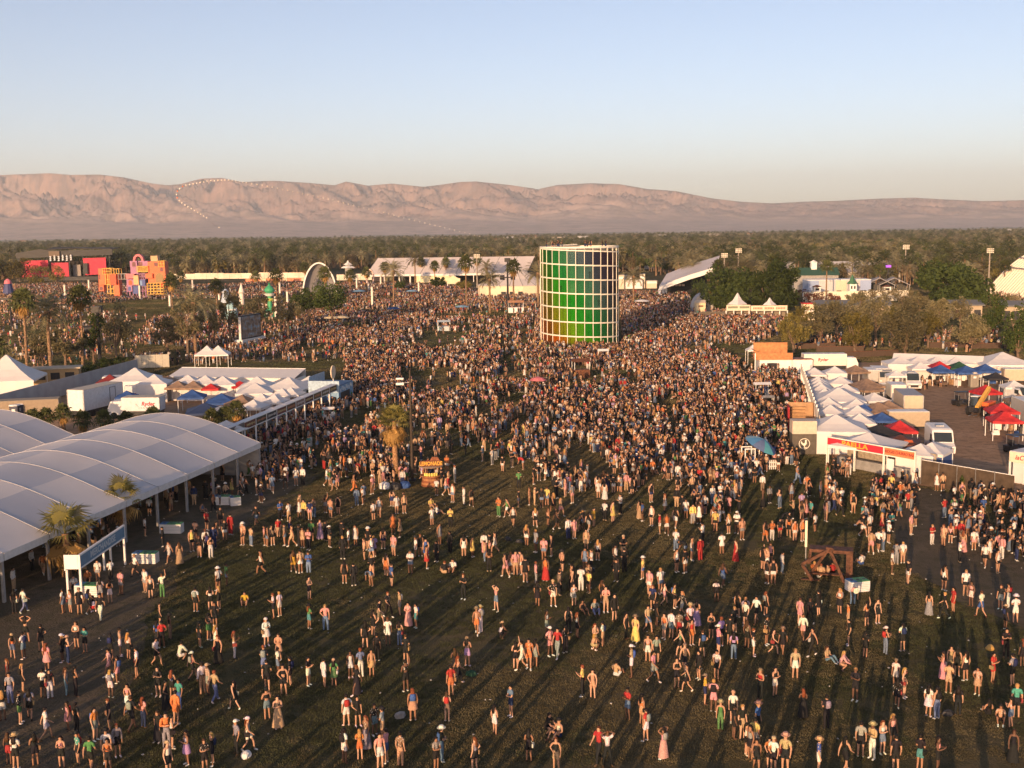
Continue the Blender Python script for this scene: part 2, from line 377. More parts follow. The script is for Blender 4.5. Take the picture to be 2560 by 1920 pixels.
L_RED = leafmat("bougainvillea", (0.22, 0.075, 0.06), (0.10, 0.06, 0.03))
L_PALE = leafmat("oleander_pale", (0.28, 0.22, 0.13), (0.12, 0.11, 0.05))
BARK = mat("bark", (0.19, 0.13, 0.09), 0.9, 0.25, 5.0, bump=0.4)
PBARK = mat("palm_bark", (0.27, 0.17, 0.10), 0.9, 0.3, 4.0, bump=0.5)
rr = random.Random(5)
def frond(b, L, droop, w, nl, up0, rng, keel=0.35, base=0.0):
    """feather frond growing along +x from the origin, arching down"""
    pts = []; a = up0; p = Vector((base, 0, 0)); seg = 6
    for i in range(seg + 1):
        pts.append(p.copy()); p = p + Vector((math.cos(a), 0, math.sin(a))) * (L / seg); a -= droop / seg * (0.5 + i / seg)
    def P(t):
        x = t * seg; i = min(int(x), seg - 1); return pts[i].lerp(pts[i + 1], x - i), (pts[i + 1] - pts[i]).normalized()
    for s in (-1, 1):
        for k in range(nl):
            t = 0.16 + 0.84 * (k + 0.5) / nl; q, d = P(t); q2, _ = P(min(1, t + 0.75 / nl))
            ln = w * (0.55 + 0.45 * math.sin(math.pi * min(1, t * 1.05))) * rng.uniform(0.8, 1.1)
            tip = q + d * ln * 0.75 + Vector((0, s * ln * 0.8, -ln * keel * rng.uniform(0.5, 1.4)))
            b.add([q, q2, tip], [(0, 1, 2)])
    for i in range(seg):
        r = 0.035 * (1 - i / seg) + 0.012
        b.add([pts[i] + Vector((0, -r, 0)), pts[i] + Vector((0, r, 0)), pts[i + 1] + Vector((0, r * .8, 0)), pts[i + 1] + Vector((0, -r * .8, 0))], [(0, 1, 2, 3)])
def fan(b, stalk, R, nl, up0, droop, rng):
    """fan-palm leaf along +x: stalk, then a pleated fan of drooping strips"""
    a = up0; p = Vector((0, 0, 0)); d = Vector((math.cos(a), 0, math.sin(a))); e = p + d * stalk
    b.add([p + Vector((0, -.03, 0)), p + Vector((0, .03, 0)), e + Vector((0, .02, 0)), e + Vector((0, -.02, 0))], [(0, 1, 2, 3)])
    for k in range(nl):
        g = (k / (nl - 1) - 0.5) * rad(250); g2 = g + rad(250) / (nl - 1) * 0.45; g1 = g - rad(250) / (nl - 1) * 0.45
        up = Vector((-math.sin(a), 0, math.cos(a)))
        def dirv(q): return d * math.cos(q) + Vector((0, 1, 0)) * math.sin(q)
        r = R * rng.uniform(0.85, 1.1) * (1 - 0.25 * abs(g) / rad(125))
        m1 = e + dirv(g1) * r * 0.55; m2 = e + dirv(g2) * r * 0.55
        tip = e + dirv(g) * r * 0.95 + Vector((0, 0, -droop * r * rng.uniform(0.3, 1.0)))
        b.add([e, m1, tip, m2], [(0, 1, 2, 3)])
def rot_add(dst, src, az, tilt=0.0, off=(0, 0, 0), sc=1.0):
    M = Matrix.Rotation(az, 3, 'Z') @ Matrix.Rotation(tilt, 3, 'Y'); off = Vector(off)
    dst.add([M @ (Vector(v) * sc) + off for v in src.v], src.f)
def palm_crown(kind, seed, nf, R, nl=9):
    rng = random.Random(seed); b = MB()
    for k in range(nf):
        az = k * 2.39996 + rng.uniform(-.2, .2); h = k / nf
        if kind == 'feather':
            f = MB(); frond(f, R * rng.uniform(.85, 1.1), rng.uniform(1.3, 2.0), R * 0.24, nl, rad(78 - 95 * h), rng)
        else:
            f = MB(); fan(f, R * 0.5, R * 0.62, nl, rad(80 - 105 * h), 0.5 + 0.4 * h, rng)
        rot_add(b, f, az, 0, (0, 0, -0.35 * h))
    return b
def palm_trunk(h, r0, r1, seed, lean=0.3, n=8, seg=7):
    rng = random.Random(seed); b = MB(); rings = []; ax, ay = rng.uniform(-lean, lean), rng.uniform(-lean, lean)
    for i in range(seg + 1):
        t = i / seg; r = (r0 + (r1 - r0) * t) * (1 + 0.25 * (t < 0.02) + rng.uniform(-.05, .05))
        cx = ax * math.sin(t * 2.2); cy = ay * math.sin(t * 2.6)
        if i == seg: cx, cy = ax * math.sin(2.2), ay * math.sin(2.6)
        rings.append([(cx + r * math.cos(2 * math.pi * k / n), cy + r * math.sin(2 * math.pi * k / n), h * t) for k in range(n)])
    b.loft(rings); top = Vector((ax * math.sin(2.2), ay * math.sin(2.6), h)); return b, top
def leaf_crown(seed, rx, ry, rz, n, size, clumps, hollow=0.35):
    """uneven crown: leaves gathered in clumps through an ellipsoid, gaps between them"""
    rng = np.random.default_rng(seed)
    c = rng.normal(size=(clumps, 3)); c /= np.linalg.norm(c, axis=1)[:, None]
    c *= (hollow + (1 - hollow) * rng.random((clumps, 1)) ** 0.6); c[:, 2] = np.where(c[:, 2] < -0.45, -0.45 + 0.2 * rng.random(clumps), c[:, 2])
    cr = rng.uniform(0.16, 0.40, clumps)
    k = rng.integers(0, clumps, n)
    d = rng.normal(size=(n, 3)); d /= np.linalg.norm(d, axis=1)[:, None]
    p = c[k] * 0.82 + d * (cr[k] * rng.random(n) ** 0.4)[:, None]
    p = p * np.array([rx, ry, rz])
    a = rng.normal(size=(n, 3)); a /= np.linalg.norm(a, axis=1)[:, None]
    bvec = np.cross(a, rng.normal(size=(n, 3))); bvec /= np.linalg.norm(bvec, axis=1)[:, None]
    s = size * rng.uniform(0.6, 1.4, n)[:, None]
    V = np.stack([p - a * s, p + bvec * s * .6, p + a * s, p - bvec * s * .6], 1).reshape(-1, 3)
    F = np.arange(4 * n).reshape(-1, 4)
    b = MB(); b.v = [tuple(x) for x in V]; b.f = F.tolist(); b.mi = [0] * n
    return b, c * np.array([rx, ry, rz]) * 0.75
def limbs(b, top, ends, r0, rng, n=5):
    for e in ends:
        e = Vector(e); mid = top.lerp(e, 0.5) + Vector((rng.uniform(-.2, .2), rng.uniform(-.2, .2), rng.uniform(0, .3)))
        b.tube(top, mid, r0 * 0.5, r0 * 0.3, n, False); b.tube(mid, e, r0 * 0.3, r0 * 0.08, n, False)

def scatter(name, label, cat, pos, rotz, scl, var, sources, attrs=None):
    """one object whose points carry a copy of a source mesh each (nothing anybody could count)"""
    col = bpy.data.collections.new(name + "_sources")
    for i, me in enumerate(sources):
        o = bpy.data.objects.new("%s_source_%02d" % (name, i), me); col.objects.link(o)
    me = bpy.data.meshes.new(name); n = len(pos)
    me.vertices.add(n); me.vertices.foreach_set("co", np.asarray(pos, np.float32).ravel())
    a = me.attributes.new("spin", 'FLOAT_VECTOR', 'POINT'); v = np.zeros((n, 3), np.float32); v[:, 2] = rotz; a.data.foreach_set("vector", v.ravel())
    a = me.attributes.new("grow", 'FLOAT_VECTOR', 'POINT'); s = np.asarray(scl, np.float32)
    if s.ndim == 1: s = np.repeat(s[:, None], 3, 1)
    a.data.foreach_set("vector", s.ravel())
    a = me.attributes.new("pick", 'INT', 'POINT'); a.data.foreach_set("value", np.asarray(var, np.int32))
    for k, c in (attrs or {}).items():
        a = me.attributes.new(k, 'FLOAT_COLOR', 'POINT'); cc = np.ones((n, 4), np.float32); cc[:, :3] = c; a.data.foreach_set("color", cc.ravel())
    ob = link(name, me); tag(ob, label, cat, None, "stuff")
    ng = bpy.data.node_groups.new(name, 'GeometryNodeTree')
    ng.interface.new_socket("Geometry", in_out='INPUT', socket_type='NodeSocketGeometry'); ng.interface.new_socket("Geometry", in_out='OUTPUT', socket_type='NodeSocketGeometry')
    N = ng.nodes; i_ = N.new('NodeGroupInput'); o_ = N.new('NodeGroupOutput')
    ci = N.new('GeometryNodeCollectionInfo'); ci.inputs[0].default_value = col; ci.inputs[1].default_value = True; ci.inputs[2].default_value = True
    ip = N.new('GeometryNodeInstanceOnPoints'); ip.inputs['Pick Instance'].default_value = True
    def named(nm, t):
        q = N.new('GeometryNodeInputNamedAttribute'); q.data_type = t; q.inputs[0].default_value = nm; return q.outputs[0]
    L = ng.links.new
    L(i_.outputs[0], ip.inputs['Points']); L(ci.outputs[0], ip.inputs['Instance'])
    L(named("pick", 'INT'), ip.inputs['Instance Index']); L(named("grow", 'FLOAT_VECTOR'), ip.inputs['Scale'])
    e2r = N.new('FunctionNodeEulerToRotation'); L(named("spin", 'FLOAT_VECTOR'), e2r.inputs[0]); L(e2r.outputs[0], ip.inputs['Rotation'])
    L(ip.outputs[0], o_.inputs[0])
    md = ob.modifiers.new("scatter", 'NODES'); md.node_group = ng
    return ob

# --- the grove far behind: date palms in rows and loose trees (a wood that reads as one mass)
def far_palm(seed, h):
    t, top = palm_trunk(h, 0.26, 0.20, seed, 0.4, 5, 3); b = MB(); b.cur = 0; b.add(t.v, t.f)
    c = palm_crown('feather', seed, 26, 4.3, 5); b.cur = 1; b.add([Vector(v) + top for v in c.v], c.f)
    return b.mesh("grove_palm", [PBARK, (L_DATE, L_GREY, L_DATE, L_TAN, L_PALM)[seed % 5]])
def far_tree(seed, m):
    b = MB(); b.tube((0, 0, 0), (0, 0, 3.5), .35, .25, 5, False); b.cur = 1
    c, cl = leaf_crown(seed, 4.2, 4.2, 3.4, 420, 0.62, 16); b.add([Vector(v) + Vector((0, 0, 5.6)) for v in c.v], c.f)
    return b.mesh("grove_tree", [BARK, m])
GROVE_SRC = [far_palm(100 + i, h) for i, h in enumerate((5.5, 7, 9, 6.2, 10.5))] + [far_tree(200, L_GREY), far_tree(201, L_OLIVE), far_tree(202, L_DARK), far_tree(203, L_GREY)]
def build_grove():
    P = []; S = []; V = []
    n = 26000
    t = RNG.random(n); Y = 590 + (3300 - 590) * t ** 1.25; U = RNG.uniform(-0.56, 0.56, n); X = U * Y
    blocks = fbm(X / 170 + 5, Y / 260 + 3, 2, 91)
    px = 1280 + U * FPX
    for x, y, k, u in zip(X, Y, blocks, px):
        front = 640 if u < 780 else (735 if u < 1400 else (640 if u < 1640 else (560 if u < 1960 else 500)))
        if y < front: y += (front - 590)
        if k > 0.66 and rr.random() < 0.85: continue              # clearings
        isp = (k < 0.47 and rr.random() < 0.86) or rr.random() < 0.22
        if isp: x = round(x / 8.5) * 8.5 + rr.uniform(-1, 1)
        V.append(rr.randrange(0, 5) if isp else rr.choice((5, 5, 6, 7, 8)))
        P.append((x, y, 0)); S.append(rr.uniform(.75, 1.15) * (1.0 if isp else rr.uniform(.6, 1.25)))
    # the row of date palms behind the right-hand side of the grounds
    for i in range(900):
        y = rr.uniform(445, 620); u = rr.uniform(0.16, 0.46); x = u * y
        if y < 470 and rr.random() < .5: continue
        P.append((x, y, 0)); V.append(rr.randrange(0, 5) if rr.random() < .8 else 6); S.append(rr.uniform(.7, 1.05))
    n = len(P)
    scatter("palm_grove", "vast grove of date palms and loose trees between grounds and desert", "grove", P, RNG.uniform(0, 6.28, n), S, V, GROVE_SRC)
build_grove()
# --- houses and sheds that peep out of the grove
HM = [mat("house_cream", (0.62, 0.52, 0.40), 0.8), mat("house_white", (0.72, 0.68, 0.62), 0.8), mat("house_roof_tile", (0.36, 0.17, 0.10), 0.85)]
def far_houses():
    spots = [(1270, 604, 1), (1325, 600, 0), (1245, 612, 1), (1395, 606, 0), (1310, 614, 0), (1460, 603, 1), (1135, 607, 0), (1070, 603, 1), (205, 606, 1), (240, 608, 0), (300, 607, 1), (345, 608, 1), (110, 610, 1), (60, 609, 0), (520, 607, 0), (700, 604, 1), (1590, 600, 0), (1650, 598, 1), (2130, 588, 1), (2170, 591, 0), (2450, 582, 1), (2520, 583, 1), (1880, 593, 1), (1780, 596, 0), (420, 606, 1), (880, 606, 0)]
    spots.sort()
    for i, (x, y, k) in enumerate(spots):
        g = G(x, y); w = rr.uniform(14, 30); rz = rr.uniform(-.5, .5)
        t = thing("far_house", "small %s house far off in the trees, %s from the left" % (('cream', 'white')[k], ORD[i] if i < 20 else 'twenty ' + ORD[i - 20]), "house", g, rz, "houses beyond the grove")
        part(t, "wall", HM[k], lambda b: b.base(0, 0, 0, w, 9, 7.5))
        part(t, "roof", HM[2] if i % 3 == 0 else HM[k], lambda b: b.extr([(-w / 2 - .5, -5, 7.5), (-w / 2 - .5, 5, 7.5), (-w / 2 - .5, 0, 10)], (w + 1, 0, 0)))
        for q in (-1, 1): part(t, "window", GLASSD, lambda b: b.box((q * w / 4, -4.5, 4.5), (2, .1, 2)))
far_houses()

# --- turf: blades stand up and catch the low sun between the long shadows
def build_grass():
    ms = [leafmat("turf_green", (0.108, 0.108, 0.048), (0.058, 0.064, 0.030), .3), leafmat("turf_dry", (0.19, 0.155, 0.08), (0.125, 0.105, 0.055), .3)]
    def patch(seed, size, n, w, h, m):
        r = random.Random(seed); b = MB()
        for k in range(n):
            x, y = r.uniform(-.5, .5) * size, r.uniform(-.5, .5) * size; a = r.uniform(0, 6.28); ww = w * r.uniform(.6, 1.3); hh = h * r.uniform(.5, 1.3); lx, ly = r.uniform(-.5, .5) * h, r.uniform(-.5, .5) * h; c, s_ = math.cos(a) * ww, math.sin(a) * ww
            b.add([(x - c, y - s_, 0), (x + c, y + s_, 0), (x + lx, y + ly, hh)], [(0, 1, 2)])
        return b.mesh("turf_patch", m)
    src = [patch(i, .62, 90, .016, .055, ms[i // 3]) for i in range(6)] + [patch(10 + i, 1.9, 130, .05, .10, ms[i // 2]) for i in range(4)]
    bad = [[(-60, 40), (-19, 40), (-22, 62), (-25.5, 82), (-22, 98), (-20, 113), (-25, 119), (-60, 126)], [(27.5, 78), (31, 62), (33, 40), (40, 40), (37, 70), (36.8, 90), (40, 101.5), (36.2, 105.5), (33.5, 100), (30, 90)], [(36, 107), (44, 99.5), (110, 96), (120, 200), (60, 203), (45, 182), (39, 150), (33, 122)], [(-72, 118), (-30.6, 118), (-26.5, 150), (-30, 172), (-64, 200), (-71, 150)]]
    P = []; V = []; S = []; r = random.Random(77)
    def ok(x, y):
        if abs(x / y) > .47: return False
        for q in bad:
            c = False; j = len(q) - 1
            for i in range(len(q)):
                if (q[i][1] > y) != (q[j][1] > y) and x < (q[j][0] - q[i][0]) * (y - q[i][1]) / (q[j][1] - q[i][1]) + q[i][0]: c = not c
                j = i
            if c: return False
        return True
    y = 50.0
    while y < 128:
        x = -.47 * y
        while x < .47 * y:
            xx, yy = x + r.uniform(-.2, .2), y + r.uniform(-.2, .2)
            if ok(xx, yy):
                dry = vnoise(np.array([xx / 7]), np.array([yy / 7]), 3)[0] + .5 * vnoise(np.array([xx / 1.5]), np.array([yy / 1.5]), 4)[0] if False else 0
                P.append((xx, yy, .04)); V.append(0); S.append(r.uniform(.8, 1.3))
            x += .48
        y += .48
    n1 = len(P); y = 128.0
    while y < 430:
        x = -.47 * y
        while x < .47 * y:
            xx, yy = x + r.uniform(-.6, .6), y + r.uniform(-.6, .6)
            if ok(xx, yy): P.append((xx, yy, .04)); V.append(6); S.append(r.uniform(.8, 1.3))
            x += 1.55
        y += 1.55
    A = np.array(P); d = fbm(A[:, 0] / 9, A[:, 1] / 14, 4, 55) + .12 * (RNG.random(len(A)) - .5); V = np.array(V); k = RNG.integers(0, 3, len(A)); V = np.where(V == 0, k + np.where(d > .47, 3, 0), 6 + k % 2 + np.where(d > .45, 2, 0))
    keep = RNG.random(len(A)) > np.clip((fbm(A[:, 0] / 3.1, A[:, 1] / 3.9, 3, 66) - .5) * 4, 0, .75)
    scatter("turf", "short worn festival turf, part green and part straw coloured", "grass", A[keep], RNG.uniform(0, 6.28, keep.sum()), np.array(S)[keep], V[keep], src)
    print("turf patches:", int(keep.sum()))
build_grass()
# ================================================================== THE COLOURED GLASS TOWER
def hsv(h, s, v):
    import colorsys
    return colorsys.hsv_to_rgb(h % 1.0, s, v)
def rainbow(h):                                   # colour of the film along the spiral, 0 = orange ... 1 = plum
    keys = [(0.0, (0.80, 0.14, 0.02)), (0.12, (0.70, 0.24, 0.02)), (0.24, (0.46, 0.36, 0.02)), (0.36, (0.28, 0.52, 0.02)), (0.46, (0.06, 0.48, 0.03)),
            (0.58, (0.03, 0.40, 0.10)), (0.68, (0.14, 0.38, 0.27)), (0.78, (0.20, 0.30, 0.36)), (0.88, (0.10, 0.11, 0.20)), (1.0, (0.12, 0.05, 0.11)), (1.15, (0.14, 0.04, 0.08))]
    h = max(0, min(1.15, h))
    for (a, ca), (b, cb) in zip(keys, keys[1:]):
        if h <= b:
            t = (h - a) / (b - a); return tuple(ca[i] + (cb[i] - ca[i]) * t for i in range(3))
    return keys[-1][1]
FILM = {}
def film(h):
    k = round(h * 20)
    if k in FILM: return FILM[k]
    c = rainbow(k / 20)
    m = bpy.data.materials.new("tinted_pane_%02d" % k); m.use_nodes = True; nt = m.node_tree
    nt.nodes.remove(nt.nodes["Principled BSDF"])
    tr = nt.nodes.new("ShaderNodeBsdfTransparent"); tr.inputs[0].default_value = (*[min(1, x ** 0.6) for x in c], 1)
    gl = nt.nodes.new("ShaderNodeBsdfGlossy"); gl.inputs["Roughness"].default_value = 0.04
    df = nt.nodes.new("ShaderNodeBsdfDiffuse"); df.inputs[0].default_value = (*c, 1)
    fr = nt.nodes.new("ShaderNodeFresnel"); fr.inputs[0].default_value = 1.45
    m1 = nt.nodes.new("ShaderNodeMixShader"); m1.inputs[0].default_value = 0.14
    nt.links.new(tr.outputs[0], m1.inputs[1]); nt.links.new(df.outputs[0], m1.inputs[2])
    m2 = nt.nodes.new("ShaderNodeMixShader"); nt.links.new(fr.outputs[0], m2.inputs[0]); nt.links.new(m1.outputs[0], m2.inputs[1]); nt.links.new(gl.outputs[0], m2.inputs[2])
    nt.links.new(m2.outputs[0], nt.nodes["Material Output"].inputs[0])
    FILM[k] = m; return m
def build_tower():
    R, NB, FL = 8.05, 29, 7
    gx = G(1450, 872); c = Vector((gx.x * 1.03, gx.y + R, 0)); Ht = height_of(1450, 872, 626) * 1.035
    t = thing("glass_tower", "round seven-storey tower of rainbow tinted glass in a white frame", "tower", c)
    fh = (Ht - 0.3) / FL; step = 2 * math.pi / NB
    white = mat("tower_white", (0.70, 0.66, 0.58), 0.5, 0.04, 1.0)
    # angle 0 faces the camera, growing to the right; floors wind up as a spiral ramp
    def pt(a, r, z): return (r * math.sin(a), -r * math.cos(a), z)
    off = rad(3.9)
    def ramp(a): return -0.36 * fh * (a / math.pi)         # floor drops to the right over the visible half
    def wrap(a): return (a + math.pi) % (2 * math.pi) - math.pi
    def ring(b, lo, hi, r0, r1, helical=True, n=NB * 2):
        for k in range(n):
            a0 = -math.pi + 2 * math.pi * k / n; a1 = -math.pi + 2 * math.pi * (k + 1) / n
            z0 = ramp(a0) if helical else 0; z1 = ramp(a1) if helical else 0
            P = [pt(a0, r0, lo + z0), pt(a1, r0, lo + z1), pt(a1, r1, lo + z1), pt(a0, r1, lo + z0), pt(a0, r0, hi + z0), pt(a1, r0, hi + z1), pt(a1, r1, hi + z1), pt(a0, r1, hi + z0)]
            b.add(P, [(0, 1, 2, 3), (4, 7, 6, 5), (0, 4, 5, 1), (3, 2, 6, 7), (0, 3, 7, 4), (1, 5, 6, 2)])
    part(t, "top_rim", white, lambda b: ring(b, Ht - 0.28, Ht + 0.05, R - 0.25, R + 0.12, False))
    for f in range(1, FL + 1):
        z = f * fh
        part(t, "floor_band", white, lambda b: ring(b, z - 0.59, z - 0.35, R - 0.35, R + 0.08))
        part(t, "floor_slab", GREYP, lambda b: ring(b, z - 0.60, z - 0.42, R - 2.1, R - 0.36))
    for k in range(NB):
        a = wrap(off + k * step)
        part(t, "mullion", white, lambda b: b.box(pt(a, R, Ht / 2), (0.105, 0.2, Ht - 0.3), a))
    # inner core of white panels with dark joints
    core = mat("core_panel", (0.80, 0.80, 0.78), 0.7, 0.05)
    for k in range(24):
        a = 2 * math.pi * k / 24
        part(t, "core_panel", core, lambda b: b.box(pt(a, R - 2.25, Ht / 2), (1.42, 0.08, Ht - 0.5), a))
    part(t, "core_shaft", DARK, lambda b: b.lathe([(R - 2.6, 0), (R - 2.6, Ht - .4)], 24))
    part(t, "roof_deck", GREYP, lambda b: b.lathe([(R - .3, Ht - .45), (R - .3, Ht - .40)], 40))
    for f in range(FL):
        for k in range(NB):
            a = wrap(off + (k + 0.5) * step)
            zb = (f * fh - 0.32 + ramp(a)) if f else 0.1
            zt = (f + 1) * fh - 0.62 + ramp(a)
            if f == FL - 1: zt = max(zt, Ht - 0.28 - 0.6)
            v = min(1.15, max(0, 0.355 + 0.44 * (a / (math.pi / 2)) + 0.074 * f))
            if abs(a) > 2.2: v = 0.5 + 0.2 * math.sin(3 * a)
            w = 2 * R * math.sin(step / 2) - 0.13
            b = MB(); b.box(pt(a, R * math.cos(step / 2), (zb + zt) / 2), (w, 0.03, zt - zb), a)
            b.build("pane", film(v), t)
    fr = thing("queue_railing", "white steel queue railing at the left foot of the glass tower", "railing", c + Vector((-R - 1.2, -3.2, 0)))
    for i in range(4):
        part(fr, "post", white, lambda b: b.base(i * .9, 0, 0, .06, .06, 1.2))
    part(fr, "rail", white, lambda b: (b.box((1.35, 0, 1.15), (2.8, .05, .05)), b.box((1.35, 0, .6), (2.8, .04, .04))))
    return c, R, Ht
TOWER_C, TOWER_R, TOWER_H = build_tower()
# ================================================================== THE MERCHANDISE TENTS (arched clear-span)
TE0 = Vector((-25.05, 113.2, 0)); TD = Vector((-0.211, -0.977, 0)).normalized(); TN = Vector((-TD.y * -1, 0, 0))
TN = Vector((TD.y, -TD.x, 0))                      # to the left of the eave
BAY, SPAN, EAVE, APEX = 5.02, 19.7, 3.4, 6.15
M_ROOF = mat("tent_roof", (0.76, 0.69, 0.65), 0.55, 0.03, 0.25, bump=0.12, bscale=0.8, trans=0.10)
M_ROOFB = mat("tent_roof_dim", (0.56, 0.545, 0.57), 0.55, 0.03, 0.25, bump=0.12, bscale=0.8, trans=0.10)  # darker sheets alternate with lighter: sun through the cloth put into colour
M_SEAM = mat("tent_seam", (0.64, 0.61, 0.60), 0.5, 0.05)
M_FASC = mat("tent_fascia", (0.62, 0.61, 0.61), 0.6, 0.06)
M_POST = mat("tent_post", (0.32, 0.31, 0.31), 0.5, 0.1)
def prof_z(t): return EAVE + (APEX - EAVE) * (math.sin(math.pi * t) ** 1.1)
def big_tent(name, label, s0, b0, b1):
    o0 = TE0 + TN * s0
    t = thing(name, label, "tent", o0)
    def P(s, l, z): return TN * s + TD * l + Vector((0, 0, z))
    NS = 22
    for i in range(b0, b1):
        for j in range(4):                          # four sheets across each bay, laid end to end
            b = MB(); rows = []
            for k in range(NS // 2 + 1):
                tt = (j + k / (NS // 2)) / 4; s = SPAN * tt
                rows.append([P(s, BAY * (i + q), prof_z(tt) - 0.05 * math.sin(math.pi * q)) for q in (0.012, 0.17, .33, .5, .67, .83, 0.988)])
            b.loft(rows, close=False, capend=False)
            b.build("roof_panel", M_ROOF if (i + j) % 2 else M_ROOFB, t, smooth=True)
        b = MB(); b.add([P(-.05, BAY * (i + .01), EAVE), P(-.05, BAY * (i + .99), EAVE), P(-.05, BAY * (i + .99), EAVE - .52), P(-.05, BAY * (i + .01), EAVE - .52),
                         P(-.11, BAY * (i + .01), EAVE), P(-.11, BAY * (i + .99), EAVE), P(-.11, BAY * (i + .99), EAVE - .52), P(-.11, BAY * (i + .01), EAVE - .52)],
                        [(0, 1, 2, 3), (7, 6, 5, 4), (0, 4, 5, 1), (3, 2, 6, 7), (0, 3, 7, 4), (1, 5, 6, 2)])
        b.build("fascia", M_FASC, t)
    for i in range(b0, b1 + 1):
        b = MB(); w = 0.04; rings = []
        for k in range(NS + 1):
            tt = k / NS; s = SPAN * tt; z = prof_z(tt)
            rings.append([P(s, BAY * i - w, z + .01), P(s, BAY * i - w * .6, z + .032), P(s, BAY * i + w * .6, z + .032), P(s, BAY * i + w, z + .01)])
        b.loft(rings); b.build("seam_rib", M_SEAM, t, smooth=False)
        for s in (0.12, SPAN - .12):
            b = MB(); b.box(P(s, BAY * i, EAVE / 2), (.22, .16, EAVE), math.atan2(TD.y, TD.x)); b.build("post", M_POST, t)
    return t
big_tent("merchandise_tent", "long arched white tent beside the lawn, open along its right side", 0.0, 0, 11)
big_tent("arched_tent", "second arched white tent at the left edge, behind the merchandise tent", SPAN + 0.06, 0, 11)
def tent_extras():
    # grey end wall under the far gable
    t = thing("tent_end_wall", "grey fabric end wall under the far gable of the merchandise tent", "wall", TE0)
    for k in range(8):
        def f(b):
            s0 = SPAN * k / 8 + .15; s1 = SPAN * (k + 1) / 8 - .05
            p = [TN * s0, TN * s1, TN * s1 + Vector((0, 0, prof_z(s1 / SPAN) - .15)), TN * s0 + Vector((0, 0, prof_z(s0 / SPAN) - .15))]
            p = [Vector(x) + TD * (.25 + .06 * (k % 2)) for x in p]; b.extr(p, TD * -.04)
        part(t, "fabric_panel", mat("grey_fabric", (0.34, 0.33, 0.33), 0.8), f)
    # unseen fabric walls at near ends and far left, added to block the sun
    t = thing("added_tent_wall", "unseen fabric walls added to keep the sun out of the tents", "wall", TE0)
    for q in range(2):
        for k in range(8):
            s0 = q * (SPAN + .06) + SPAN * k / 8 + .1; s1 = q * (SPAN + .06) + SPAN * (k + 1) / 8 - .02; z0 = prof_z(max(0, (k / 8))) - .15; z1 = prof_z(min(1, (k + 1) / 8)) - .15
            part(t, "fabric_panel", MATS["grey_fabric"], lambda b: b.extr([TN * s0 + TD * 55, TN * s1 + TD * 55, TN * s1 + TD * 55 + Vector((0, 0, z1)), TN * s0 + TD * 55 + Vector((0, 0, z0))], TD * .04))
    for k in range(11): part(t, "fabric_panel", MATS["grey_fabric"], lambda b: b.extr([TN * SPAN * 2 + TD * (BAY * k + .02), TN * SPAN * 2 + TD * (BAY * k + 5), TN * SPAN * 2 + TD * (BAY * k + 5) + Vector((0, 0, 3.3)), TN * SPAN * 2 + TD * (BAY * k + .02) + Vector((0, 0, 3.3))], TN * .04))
    ct = thing("merchandise_counter", "long dark sales counter deep inside the merchandise tent", "counter", TE0 + TN * 10 + TD * 18, math.atan2(TD.y, TD.x))
    part(ct, "counter_top", WOOD, lambda b: b.base(0, 0, 1.0, 30, .8, .08)); part(ct, "front_panel", DARK, lambda b: b.base(0, .1, 0.02, 29.6, .5, .97))
    for k in range(7): part(ct, "backdrop", mat("tent_backdrop", (0.05, 0.05, 0.06), 0.8), lambda b: b.base(-12 + 4 * k, -3, 0, 3.9, .1, 3))
tent_extras()
# ---- MERCHANDISE sign gate
def merch_sign():
    R_, L_ = G(315, 1412), G(203, 1498)
    d = (L_ - R_); ln = d.length; rz = math.atan2(d.y, d.x)
    t = thing("merchandise_sign", "blue MERCHANDISE sign board on white posts by the big tent", "sign", R_, rz)
    # local x runs from the right-hand end to the left-hand end; the face looks towards +y (to the lawn)
    blue = mat("sign_blue", (0.13, 0.24, 0.36), 0.6, 0.1, 2.0); H0, H1 = 2.05, 3.02
    part(t, "board", blue, lambda b: b.box((ln / 2, 0, (H0 + H1) / 2), (ln - .16, .10, H1 - H0 - .2)))
    part(t, "frame", WHITE, lambda b: (b.box((ln / 2, 0.005, H1 - .05), (ln, .16, .10)), b.box((ln / 2, 0.005, H0 + .05), (ln, .16, .10)), b.box((.04, .005, (H0 + H1) / 2), (.08, .16, H1 - H0 - .21)), b.box((ln - .04, .005, (H0 + H1) / 2), (.08, .16, H1 - H0 - .21))))
    part(t, "end_box", WHITE, lambda b: b.box((ln - .03, -.55, (H0 + H1) / 2), (.06, .92, H1 - H0)))
    part(t, "tie_beam", WHITE, lambda b: b.box((ln / 2, -.98, H0 - .05), (ln, .1, .1)))
    for x, y in ((.12, 0), (1.55, -.98), (ln - .12, 0), (ln - .3, -.98), (.3, -.98)):
        part(t, "post", WHITE, lambda b: b.base(x, y, 0, .13, .13, H0 + .02))
    text("lettering", "MERCHANDISE", 0.66, mat("sign_letters", (0.46, 0.52, 0.56), 0.6), t, (ln / 2, .056, (H0 + H1) / 2), (rad(90), 0, rad(180)), .008, bold=.012)
merch_sign()
